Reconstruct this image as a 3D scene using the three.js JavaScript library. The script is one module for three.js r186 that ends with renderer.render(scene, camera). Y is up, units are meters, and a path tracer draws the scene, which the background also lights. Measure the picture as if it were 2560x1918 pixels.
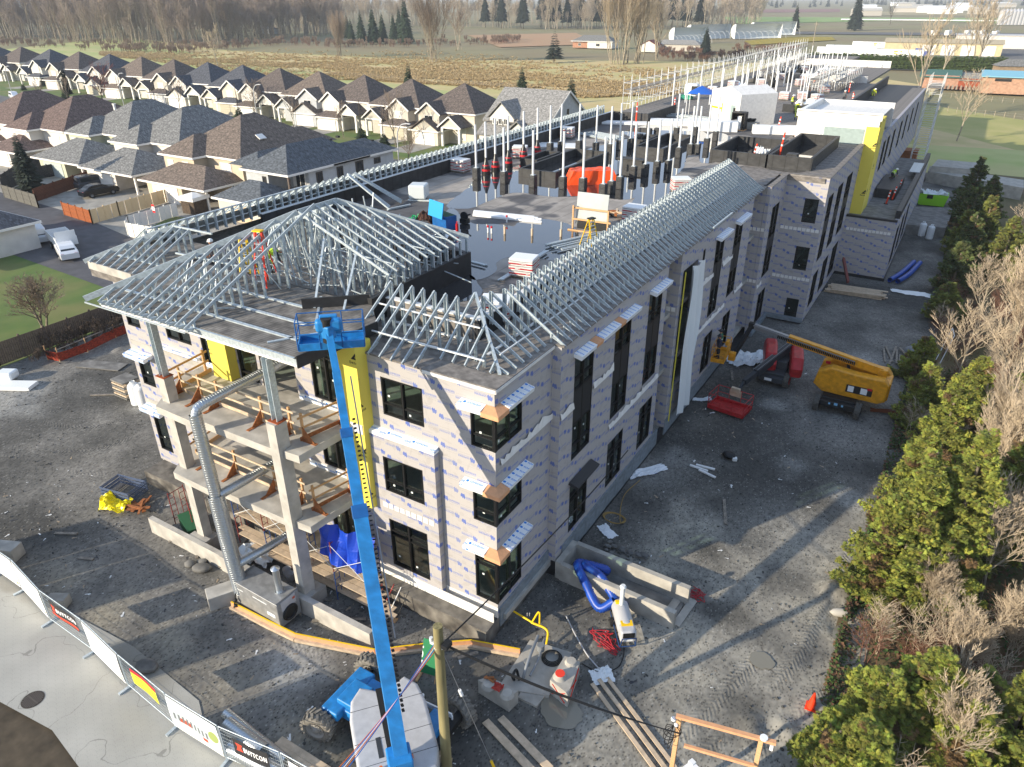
import * as THREE from 'three';
import { RoundedBoxGeometry } from 'three/addons/geometries/RoundedBoxGeometry.js';
import { MarchingCubes } from 'three/addons/objects/MarchingCubes.js';
import * as BGU from 'three/addons/utils/BufferGeometryUtils.js';

const scene = new THREE.Scene();
const renderer = new THREE.WebGLRenderer({ antialias: true });
renderer.toneMapping = THREE.LinearToneMapping;
renderer.toneMappingExposure = 1.4;
renderer.shadowMap.enabled = true;
const FPX = 1821, PITCH = 0.4888, YAW = 0.5457, ROLL = -0.0033;
const CAM = new THREE.Vector3(12.52, 24.63, 19.39);
const camera = new THREE.PerspectiveCamera(2 * Math.atan(959 / FPX) * 180 / Math.PI, 1024 / 767, 0.5, 9000);
camera.position.copy(CAM);
camera.rotation.order = 'YXZ';
camera.rotation.set(-PITCH, YAW, ROLL);
scene.add(camera);
const SUNAZ = 30.6 * Math.PI / 180, SUNEL = 18.2 * Math.PI / 180;
const SUN = new THREE.Vector3(-Math.sin(SUNAZ) * Math.cos(SUNEL), Math.sin(SUNEL), Math.cos(SUNAZ) * Math.cos(SUNEL));
const sun = new THREE.DirectionalLight(0xfff0d8, 5);
sun.position.copy(SUN).multiplyScalar(300);
sun.target.position.set(-20, 0, -30);
sun.position.add(sun.target.position);
sun.castShadow = true; sun.shadow.mapSize.set(4096, 4096);
Object.assign(sun.shadow.camera, { left: -160, right: 160, top: 160, bottom: -160, near: 1, far: 700 });
scene.add(sun, sun.target);
scene.fog = new THREE.FogExp2(0xcdd6de, 0.0002);

const V = (x, y, z) => new THREE.Vector3(x, y, z);
const PI = Math.PI;
function rng(seed) { let a = seed >>> 0; return () => { a = (a + 0x6D2B79F5) >>> 0; let t = a; t = Math.imul(t ^ (t >>> 15), t | 1); t ^= t + Math.imul(t ^ (t >>> 7), t | 61); return ((t ^ (t >>> 14)) >>> 0) / 4294967296; }; }
const R0 = rng(7);
const rr = (a, b, r = R0) => a + (b - a) * r();
const _fw = V(-Math.sin(YAW) * Math.cos(PITCH), -Math.sin(PITCH), -Math.cos(YAW) * Math.cos(PITCH));
const _rt0 = V(Math.cos(YAW), 0, -Math.sin(YAW)), _up0 = V().crossVectors(_rt0, _fw);
const _rt = _rt0.clone().multiplyScalar(Math.cos(ROLL)).addScaledVector(_up0, Math.sin(ROLL));
const _up = _up0.clone().multiplyScalar(Math.cos(ROLL)).addScaledVector(_rt0, -Math.sin(ROLL));
const ray = (px, py) => _fw.clone().multiplyScalar(FPX).addScaledVector(_rt, px - 1280).addScaledVector(_up, 959 - py);
function G(px, py, y = 0) { const d = ray(px, py); return CAM.clone().addScaledVector(d, (y - CAM.y) / d.y); }
function GX(px, py, x) { const d = ray(px, py); return CAM.clone().addScaledVector(d, (x - CAM.x) / d.x); }
function GZ(px, py, z) { const d = ray(px, py); return CAM.clone().addScaledVector(d, (z - CAM.z) / d.z); }
function hAt(p, px, py) { const d = ray(px, py); return CAM.y + d.y * Math.hypot(p.x - CAM.x, p.z - CAM.z) / Math.hypot(d.x, d.z); }

const used = {};
function numbered(n) { const k = used[n] = (used[n] ?? -1) + 1; return k ? n + '_' + String(k).padStart(3, '0') : n; }
function meta(o, label, category, group, kind) { o.userData = {}; if (label) o.userData.label = label; if (category) o.userData.category = category; if (group) o.userData.group = group; if (kind) o.userData.kind = kind; return o; }
function thing(name, label, category, p = [0, 0, 0], turn = 0, group) {
const o = new THREE.Group(); o.name = numbered(name); if (p.isVector3) o.position.copy(p); else o.position.set(...p); o.rotation.y = turn; scene.add(o); return meta(o, label, category, group);
}
function shade(m) { m.castShadow = true; m.receiveShadow = true; return m; }
function part(name, geo, mat, parent, label) { const m = shade(new THREE.Mesh(Array.isArray(geo) ? merge(geo) : geo, mat)); m.name = name; parent.add(m); if (label) m.userData.label = label; return m; }
function solo(name, label, category, geo, mat, p = [0, 0, 0], turn = 0, group) { const m = shade(new THREE.Mesh(Array.isArray(geo) ? merge(geo) : geo, mat)); m.name = numbered(name); if (p.isVector3) m.position.copy(p); else m.position.set(...p); m.rotation.y = turn; scene.add(m); return meta(m, label, category, group); }
function ground(name, geo, mat) { const m = shade(new THREE.Mesh(geo, mat)); m.name = numbered(name); scene.add(m); m.userData = { kind: 'structure' }; return m; }
function copyOf(o, p, turn = 0, label) { const c = o.clone(); c.name = numbered(o.name.replace(/_\d{3}$/, '')); if (p.isVector3) c.position.copy(p); else c.position.set(...p); c.rotation.y = turn; c.userData = { ...o.userData }; if (label) c.userData.label = label; scene.add(c); return c; }

const _m4 = new THREE.Matrix4(), _q = new THREE.Quaternion(), _e = new THREE.Euler();
function flat(g) { const n = g.index ? g.toNonIndexed() : g; for (const k of Object.keys(n.attributes)) if (!['position', 'normal', 'uv'].includes(k)) n.deleteAttribute(k); n.morphAttributes = {}; return n; }
function uvm(g) { // uv in metres by dominant normal
const p = g.attributes.position, n = g.attributes.normal, uv = new Float32Array(p.count * 2);
for (let i = 0; i < p.count; i += 3) {
let nx = 0, ny = 0, nz = 0; for (let k = 0; k < 3 && i + k < p.count; k++) { nx += n.getX(i + k); ny += n.getY(i + k); nz += n.getZ(i + k); }
const ax = Math.abs(nx), ay = Math.abs(ny), az = Math.abs(nz);
for (let k = 0; k < 3 && i + k < p.count; k++) { const x = p.getX(i + k), y = p.getY(i + k), z = p.getZ(i + k); let u, v; if (ay >= ax && ay >= az) { u = x; v = -z; } else if (ax > az) { u = nx > 0 ? -z : z; v = y; } else { u = nz > 0 ? x : -x; v = y; } uv[(i + k) * 2] = u; uv[(i + k) * 2 + 1] = v; }
}
g.setAttribute('uv', new THREE.BufferAttribute(uv, 2)); return g;
}
function merge(list) { return uvm(BGU.mergeGeometries(list.map(flat), false)); }
function box(w, h, d, x = 0, y = 0, z = 0, ry = 0, rx = 0, rz = 0) { const g = flat(new THREE.BoxGeometry(w, h, d)); if (ry || rx || rz) g.applyMatrix4(_m4.makeRotationFromEuler(_e.set(rx, ry, rz, 'YXZ'))); g.translate(x, y, z); return uvm(g); }
function bx(x0, x1, y0, y1, z0, z1) { return box(Math.abs(x1 - x0), Math.abs(y1 - y0), Math.abs(z1 - z0), (x0 + x1) / 2, (y0 + y1) / 2, (z0 + z1) / 2); }
function rbox(w, h, d, r = 0.03, x = 0, y = 0, z = 0, ry = 0, s = 2) { const g = flat(new RoundedBoxGeometry(w, h, d, s, r)); if (ry) g.rotateY(ry); g.translate(x, y, z); return uvm(g); }
function cyl(r0, r1, h, x = 0, y = 0, z = 0, seg = 16, open = false) { const g = flat(new THREE.CylinderGeometry(r1, r0, h, seg, 1, open)); g.translate(x, y + h / 2, z); return g; }
function sph(r, x = 0, y = 0, z = 0, sx = 1, sy = 1, sz = 1, a = 12, b = 8) { const g = flat(new THREE.SphereGeometry(r, a, b)); g.scale(sx, sy, sz); g.translate(x, y, z); return g; }
function orient(g, a, b, up = V(0, 1, 0)) { // local z along a->b, y as near to up as can be
const d = V().subVectors(b, a).normalize(); let u = up; if (Math.abs(d.dot(up)) > 0.999) u = V(1, 0, 0);
const x = V().crossVectors(u, d).normalize(), y = V().crossVectors(d, x);
g.applyMatrix4(_m4.makeBasis(x, y, d)); g.translate((a.x + b.x) / 2, (a.y + b.y) / 2, (a.z + b.z) / 2); return g;
}
const P3 = (p) => p.isVector3 ? p : V(...p);
function beam(a, b, w, h, up) { a = P3(a); b = P3(b); return uvm(orient(flat(new THREE.BoxGeometry(w, h, a.distanceTo(b))), a, b, up)); }
function rod(a, b, r, seg = 6, r2 = r) { a = P3(a); b = P3(b); const g = flat(new THREE.CylinderGeometry(r2, r, a.distanceTo(b), seg, 1)); g.rotateX(PI / 2); return orient(g, a, b); }
function cee(a, b, w, h, up, t = 0.012) {
a = P3(a); b = P3(b); const L = a.distanceTo(b);
const gs = [flat(new THREE.BoxGeometry(t, h, L)), flat(new THREE.BoxGeometry(w, t, L)), flat(new THREE.BoxGeometry(w, t, L))];
gs[0].translate(-w / 2 + t / 2, 0, 0); gs[1].translate(0.001, h / 2 - t / 2 + 0.001, 0); gs[2].translate(0.001, -h / 2 + t / 2 - 0.001, 0);
return uvm(orient(BGU.mergeGeometries(gs), a, b, up));
}
function tube(pts, r, seg = 8, n = 0, closed = false) { const c = new THREE.CatmullRomCurve3(pts.map(P3), closed, 'centripetal'); return flat(new THREE.TubeGeometry(c, n || pts.length * 6, r, seg, closed)); }
function prism(pts, depth, bevel = 0) { // pts in xy, extruded along z centred
const s = new THREE.Shape(pts.map(p => new THREE.Vector2(p[0], p[1])));
const g = flat(new THREE.ExtrudeGeometry(s, { depth: depth - 2 * bevel, bevelEnabled: bevel > 0, bevelSize: bevel, bevelThickness: bevel, bevelSegments: 2, steps: 1 })); g.translate(0, 0, -depth / 2 + bevel); return uvm(g);
}
function lathe(pts, seg = 20) { return flat(new THREE.LatheGeometry(pts.map(p => new THREE.Vector2(p[0], p[1])), seg)); }
function move(g, x, y, z, ry = 0, rx = 0, rz = 0) { if (ry || rx || rz) g.applyMatrix4(_m4.makeRotationFromEuler(_e.set(rx, ry, rz, 'YXZ'))); g.translate(x, y, z); return g; }
function polyGeo(tris) { const g = new THREE.BufferGeometry(); const a = []; for (const t of tris) for (const p of t) a.push(p[0] ?? p.x, p[1] ?? p.y, p[2] ?? p.z); g.setAttribute('position', new THREE.Float32BufferAttribute(a, 3)); g.computeVertexNormals(); g.setAttribute('uv', new THREE.Float32BufferAttribute(new Float32Array(a.length / 3 * 2), 2)); return uvm(g); }
function quad(a, b, c, d) { return [[a, b, c], [a, c, d]]; }
function sheet(pts, y) { const s = new THREE.Shape(pts.map(p => new THREE.Vector2(p.x ?? p[0], -(p.z ?? p[1])))); const g = flat(new THREE.ShapeGeometry(s)); g.rotateX(-PI / 2); g.translate(0, y, 0); return uvm(g); }
function slabPoly(pts, y0, y1) { const s = new THREE.Shape(pts.map(p => new THREE.Vector2(p.x ?? p[0], -(p.z ?? p[1])))); const g = flat(new THREE.ExtrudeGeometry(s, { depth: y1 - y0, bevelEnabled: false })); g.rotateX(-PI / 2); g.translate(0, y0, 0); return uvm(g); }
function cloth(w, d, amp, seed, nx = 14, nz = 14, edge = 0.12) {
const r = rng(seed), g = new THREE.PlaneGeometry(w, d, nx, nz); g.rotateX(-PI / 2); const p = g.attributes.position;
for (let i = 0; i < p.count; i++) { const x = p.getX(i), z = p.getZ(i); const n = fbm(x * 1.7 + seed, z * 1.7, 4); p.setY(i, Math.max(0.01, amp * (n + 0.45) * (0.6 + 0.8 * r()))); p.setX(i, x + (r() - 0.5) * edge * w * 0.5 + fbm(z * 2, seed, 2) * edge * w); p.setZ(i, z + (r() - 0.5) * edge * d * 0.5 + fbm(x * 2, seed + 9, 2) * edge * d); }
const f = flat(g); f.computeVertexNormals(); return f;
}

const PERM = new Uint8Array(512); { const r = rng(1234); const a = [...Array(256).keys()]; for (let i = 255; i > 0; i--) { const j = Math.floor(r() * (i + 1)); [a[i], a[j]] = [a[j], a[i]]; } for (let i = 0; i < 512; i++) PERM[i] = a[i & 255]; }
function vn(x, y, per = 256) { const xi = Math.floor(x), yi = Math.floor(y); let fx = x - xi, fy = y - yi; fx = fx * fx * (3 - 2 * fx); fy = fy * fy * (3 - 2 * fy); const m = (v) => ((v % per) + per) % per & 255; const h = (a, b) => PERM[PERM[m(a)] + m(b)] / 255; return (h(xi, yi) * (1 - fx) + h(xi + 1, yi) * fx) * (1 - fy) + (h(xi, yi + 1) * (1 - fx) + h(xi + 1, yi + 1) * fx) * fy; }
function fbm(x, y, o = 4) { let s = 0, a = 0.5, f = 1; for (let i = 0; i < o; i++) { s += a * (vn(x * f + i * 17.3, y * f + i * 9.1) - 0.5) * 2; a *= 0.5; f *= 2.03; } return s; }
function tfbm(u, v, per, o = 4) { let s = 0, a = 0.5, f = per; for (let i = 0; i < o; i++) { s += a * (vn(u * f, v * f, f) - 0.5) * 2; a *= 0.5; f *= 2; } return s; } // tiling on 0..1
const clamp = (x, a = 0, b = 1) => Math.min(b, Math.max(a, x));
const smooth = (a, b, x) => { const t = clamp((x - a) / (b - a)); return t * t * (3 - 2 * t); };
function dtex(n, fn, size = 1, srgb = true, m = n) {
const d = new Uint8Array(n * m * 4);
for (let j = 0; j < m; j++) for (let i = 0; i < n; i++) { const c = fn(i / n, j / m), k = (j * n + i) * 4; if (typeof c === 'number') d[k] = d[k + 1] = d[k + 2] = clamp(c) * 255; else { d[k] = clamp(c[0]) * 255; d[k + 1] = clamp(c[1]) * 255; d[k + 2] = clamp(c[2]) * 255; } d[k + 3] = 255; }
const t = new THREE.DataTexture(d, n, m, THREE.RGBAFormat); t.wrapS = t.wrapT = THREE.RepeatWrapping; t.magFilter = THREE.LinearFilter; t.minFilter = THREE.LinearMipmapLinearFilter; t.generateMipmaps = true; if (srgb) t.colorSpace = THREE.SRGBColorSpace; t.needsUpdate = true; const sx = Array.isArray(size) ? size[0] : size, sy = Array.isArray(size) ? size[1] : size; t.repeat.set(1 / sx, 1 / sy); return t;
}
function ctex(w, h, draw, size = null) { const c = document.createElement('canvas'); c.width = w; c.height = h; draw(c.getContext('2d'), w, h); const t = new THREE.CanvasTexture(c); t.colorSpace = THREE.SRGBColorSpace; t.wrapS = t.wrapT = THREE.RepeatWrapping; t.anisotropy = 8; if (size) t.repeat.set(1 / size[0], 1 / size[1]); return t; }
const hex = (h) => { const c = new THREE.Color(h); return [c.r, c.g, c.b]; };
const hs = (h) => [(h >> 16 & 255) / 255, (h >> 8 & 255) / 255, (h & 255) / 255]; // sRGB triple
const mixc = (a, b, t) => [a[0] + (b[0] - a[0]) * t, a[1] + (b[1] - a[1]) * t, a[2] + (b[2] - a[2]) * t];
const mulc = (a, k) => [a[0] * k, a[1] * k, a[2] * k];
const std = (o) => new THREE.MeshStandardMaterial({ side: THREE.DoubleSide, roughness: 0.8, ...o });
const mat = (c, roughness = 0.8, metalness = 0, o = {}) => std({ color: c, roughness, metalness, ...o });
const _mt = {}; const near = (v, a) => a.reduce((p, q) => Math.abs(q - v) < Math.abs(p - v) ? q : p);
function mottle(c, amt, size, rough = 0.85, o = {}, per = 6, c2 = null) {
if (c2 !== null) { const a = hs(c), b = hs(c2); return std({ map: dtex(128, (u, v) => mixc(a, b, clamp(0.5 + 0.75 * tfbm(u, v, per, 5))), size), roughness: rough, ...o }); }
amt = near(amt, [0.08, 0.18, 0.3, 0.45]); size = near(size, [0.6, 1.2, 2.5, 5]); const t = _mt[amt + '_' + size] ??= dtex(256, (u, v) => { const k = 1 - amt * clamp(0.5 + 0.8 * tfbm(u, v, 6, 6)); return [k, k, k]; }, size);
return std({ color: c, map: t, roughness: rough, ...o });
}

{
const w = 512, h = 256, d = new Float32Array(w * h * 4), v = V();
for (let j = 0; j < h; j++) for (let i = 0; i < w; i++) {
const el = ((j + 0.5) / h - 0.5) * PI, az = ((i + 0.5) / w - 0.5) * 2 * PI, k = (j * w + i) * 4; v.set(Math.cos(el) * Math.cos(az), Math.sin(el), Math.cos(el) * Math.sin(az));
const t = Math.pow(clamp(Math.sin(Math.max(el, 0))), 0.6); let c = mixc([0.5, 0.58, 0.68], [0.17, 0.28, 0.5], t); const q = 1.4 / (0.25 + Math.max(v.y, 0));
const cl = smooth(0.0, 0.42, fbm(v.x * q + 3.1, v.z * q + 8.7, 5) + 0.08) * 0.75; c = mixc(c, [0.72, 0.74, 0.77], cl); const a = v.angleTo(SUN); c = mulc(c, 1 + 0.7 * Math.exp(-a * a / 0.5));
if (el < 0) c = [0.3, 0.31, 0.31]; d[k] = c[0]; d[k + 1] = c[1]; d[k + 2] = c[2]; d[k + 3] = 1;
}
const t = new THREE.DataTexture(d, w, h, THREE.RGBAFormat, THREE.FloatType); t.mapping = THREE.EquirectangularReflectionMapping; t.magFilter = t.minFilter = THREE.LinearFilter; t.wrapS = THREE.RepeatWrapping; t.needsUpdate = true; scene.background = t; scene.environment = t;
}
const M = {};
M.steel = std({ color: 0xd3dfe4, metalness: 0.3, roughness: 0.45, map: dtex(64, (u, v) => { const n = 0.88 + 0.12 * tfbm(u, v, 8, 3); return [n, n, n]; }, 0.6) });
M.steelWhite = mat(0xe0e3e2, 0.5, 0.1);
M.duct = std({ color: 0xc4cacd, metalness: 0.85, roughness: 0.3 });
M.dark = mat(0x1b1c1e, 0.7);
M.black = mat(0x0d0e0f, 0.55);
M.frame = mat(0x0f1011, 0.45);
M.rubber = mottle(0x4a4845, 0.45, 0.6, 0.95);
M.spandrel = mat(0x26282b, 0.5);
M.concrete = mottle(0xbab6ac, 0.22, 3.2, 0.9, {}, 5);
M.concreteDark = mottle(0x8d8b86, 0.3, 2.4, 0.9, {}, 5);
M.concreteNew = mottle(0xc6c2b8, 0.18, 2.6, 0.85, {}, 4);
M.foundation = mottle(0x8f8a80, 0.5, 2.2, 0.9, {}, 4, 0x3d3a36);
M.lumber = std({ roughness: 0.85, map: dtex(128, (u, v) => { const n = 0.5 + 0.5 * tfbm(u * 0.25, v, 16, 3); return mixc(hs(0xd8b48a), hs(0xb98d5e), clamp(n)); }, [1.6, 0.4]) });
M.lumberPale = mottle(0xd9c3a6, 0.18, 0.9, 0.85);
M.lumberGrey = mottle(0xa39a8c, 0.3, 0.8, 0.9);
M.ply = mottle(0xb5713f, 0.28, 0.7, 0.85);
M.plyPink = mottle(0xe0a679, 0.12, 0.5, 0.8);
M.paintYellow = mat(0xf2c500, 0.5);
M.white = mat(0xe9ebea, 0.55);
M.whitePlastic = std({ color: 0xe6ebec, roughness: 0.4 });
M.blueTarp = std({ color: 0x1443b8, roughness: 0.45 });
M.orange = mat(0xf2501a, 0.6);
M.coneRed = mat(0xf04018, 0.55);
M.red = mat(0xb0181c, 0.4);
M.hardWhite = mat(0xf0f0ec, 0.35);
M.skin = mat(0xb98467, 0.7);
M.vest = mat(0xc8e83a, 0.7);
M.trouser = mat(0x22252c, 0.9);
M.glass = new THREE.MeshPhysicalMaterial({ color: 0xdfece8, roughness: 0.03, transmission: 1, thickness: 0, ior: 1.5, side: THREE.DoubleSide, specularIntensity: 1 });
M.room = mottle(0x8f8b82, 0.3, 2.5, 0.95);
function membrane(base, ink, dark) {
return ctex(1024, 1024, (c, w, h) => {
c.fillStyle = base; c.fillRect(0, 0, w, h);
const r = rng(5); c.fillStyle = 'rgba(60,58,60,0.13)'; for (const y of [300, 812]) c.fillRect(0, y, w, 4); for (const x of [170, 680]) c.fillRect(x, 0, 3, h); for (let i = 0; i < 26; i++) { c.fillStyle = 'rgba(90,80,70,0.07)'; c.beginPath(); c.ellipse(r() * w, r() * h, 20 + r() * 90, 10 + r() * 40, r() * 3, 0, 7); c.fill(); }
const logo = (x, y, flip) => {
c.save(); c.translate(x, y); if (flip) c.rotate(PI); c.fillStyle = ink; c.globalAlpha = 0.55 + 0.4 * r();
c.beginPath(); for (const [a, b] of [[-56, -26], [-34, -62], [-6, -46], [20, -58], [30, -22], [40, 16], [12, 46], [2, 16], [-20, 40], [-28, 6], [-54, 18]]) c.lineTo(a, b); c.closePath(); c.fill();
c.font = 'bold 50px sans-serif'; c.fillText('SOPREMA', 46, 22, 215); c.fillRect(46, 34, 214, 4);
c.globalAlpha = 0.3; c.fillStyle = dark; c.font = '20px sans-serif'; c.fillText('SOPRASEAL STICK VP', 56, 84, 190); c.restore();
};
for (let k = 0; k < 4; k++) for (let n = 0; n < 3; n++) { const y = (70 + k * 256 + n * 88) % 1024, fl = (k + n) % 2 === 1, x = 64 + n * 341.3 + (fl ? 190 : 0); for (const dy of [0, -1024, 1024]) for (const dx of [0, -1024]) { const st = r; logo(x + dx, y + dy, fl); } }
}, [2.6, 2.6]);
}
M.wrap = std({ map: membrane('#aeaaa7', '#5367ad', '#50535c'), roughness: 0.75 });
M.wrapTape = std({ roughness: 0.5, map: ctex(512, 128, (c, w, h) => { c.fillStyle = '#eceff0'; c.fillRect(0, 0, w, h); c.fillStyle = '#2a82d8'; c.font = 'bold italic 52px sans-serif'; c.fillText('SOPREMA', 70, 80); c.beginPath(); c.arc(36, 64, 24, 0, 7); c.fill(); c.fillText('SOPR', 380, 116); }, [1.3, 0.33]) });
M.wrapWhite = mottle(0xeceae4, 0.1, 1.2, 0.6);
M.densYellow = std({ roughness: 0.75, map: ctex(512, 1024, (c, w, h) => { c.fillStyle = '#e3d155'; c.fillRect(0, 0, w, h); c.fillStyle = '#1c1c14'; for (const [x, y] of [[140, 260], [330, 760]]) { c.beginPath(); c.moveTo(x, y - 70); c.lineTo(x + 74, y + 14); c.lineTo(x - 74, y + 14); c.fill(); c.font = 'bold 40px sans-serif'; c.fillText('DensGlass', x - 96, y + 62); c.fillStyle = '#e3d155'; c.font = 'bold 34px sans-serif'; c.fillText('GP', x - 24, y + 2); c.fillStyle = '#1c1c14'; } c.font = '20px sans-serif'; c.globalAlpha = 0.4; c.fillText('Sheathing', 300, 480); c.fillText('Sheathing', 120, 60); }, [2.2, 4.4]) });
M.foam = mottle(0x8b959b, 0.14, 1.3, 0.8);
M.roofCap = mottle(0x918b84, 0.3, 1.6, 0.9, {}, 6);
M.membraneDark = mottle(0x2b2d30, 0.35, 1.2, 0.55, {}, 6);
M.curb = std({ roughness: 0.6, map: dtex(128, (u, v) => { const s = (u * 2 % 1) < 0.06 ? 0.5 : 1; const n = 0.8 + 0.35 * tfbm(u, v, 6, 4); return mulc(hs(0x3b3c3d), s * n); }, [2, 1.2]) });
M.roofDeck = std({ roughness: 0.85, map: dtex(256, (u, v) => { const row = (v * 24) % 1; const n = 0.82 + 0.35 * tfbm(u, v, 8, 4); const s = row < 0.14 ? 0.62 : 1; return mulc(hs(0x8d8880), s * n); }, [3, 3]) });
M.shingle = (c, c2) => std({ roughness: 0.9, map: dtex(256, (u, v) => { const rows = 28, row = Math.floor(v * rows), fr = v * rows - row; const cols = 14; const uu = (u + (row * 0.37) % 1) % 1; const col = Math.floor(uu * cols); const t = PERM[(row * 31 + col * 7) & 255] / 255; let k = 0.86 + 0.22 * t + 0.12 * tfbm(u, v, 16, 3); if (fr < 0.16) k *= 0.72; return mulc(mixc(hs(c), hs(c2), t), k); }, [4, 4]) });
const SX0 = -46, SX1 = 14, SZ0 = -114, SZ1 = 9.6;
const tracks = [
{ p: [[1760, 1880], [1850, 1790], [1960, 1680], [2020, 1590], [2070, 1470], [2110, 1380], [2130, 1310]], w: 0.42, h: 0.05 },
{ p: [[1690, 1850], [1800, 1740], [1890, 1640], [1960, 1540], [2010, 1450], [2060, 1360]], w: 0.42, h: 0.045 },
{ p: [[1870, 1900], [1930, 1840], [1990, 1790], [2050, 1720]], w: 0.4, h: 0.05 },
{ p: [[0, 1000], [80, 1050], [180, 1070], [300, 1050], [380, 1010]], w: 0.45, h: 0.05 }, { p: [[20, 1120], [120, 1130], [230, 1125], [330, 1090]], w: 0.45, h: 0.05 },
{ p: [[0, 1140], [60, 1150], [150, 1180], [260, 1190]], w: 0.45, h: 0.04 }, { p: [[90, 960], [170, 985], [250, 975], [330, 930]], w: 0.45, h: 0.04 },
{ p: [[660, 1650], [720, 1665], [790, 1680], [830, 1690]], w: 0.5, h: 0.07 }, { p: [[680, 1610], [740, 1628], [800, 1650], [860, 1655]], w: 0.5, h: 0.06 },
{ p: [[2160, 760], [2100, 900], [2060, 1000], [1990, 1140], [1900, 1300]], w: 0.45, h: 0.03 }, { p: [[2240, 780], [2200, 900], [2180, 1060], [2120, 1200]], w: 0.45, h: 0.03 },
{ p: [[420, 1640], [470, 1620], [520, 1590]], w: 0.5, h: 0.06 }, { p: [[730, 1840], [790, 1800], [860, 1740]], w: 0.5, h: 0.05 },
];
const mounds = [[G(280, 825), 1.5, 0.55], [G(330, 815), 0.8, 0.3], [G(300, 875), 0.8, 0.18], [G(470, 1620), 0.8, 0.12], [G(2095, 1475), 1.1, 0.35], [G(1880, 1810), 0.8, 0.16], [G(1960, 1830), 0.9, 0.22], [G(1900, 1860), 0.9, 0.18], [G(2150, 1460), 1.0, 0.45], [G(650, 1480), 0.7, 0.1], [G(30, 1005), 2.0, 0.12], [G(1560, 1390), 1.0, 0.12]];
const holes = [[G(1920, 1835), 0.55, 0.2, 1.6], [G(2095, 1560), 0.5, 0.18, 1.5]];
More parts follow.
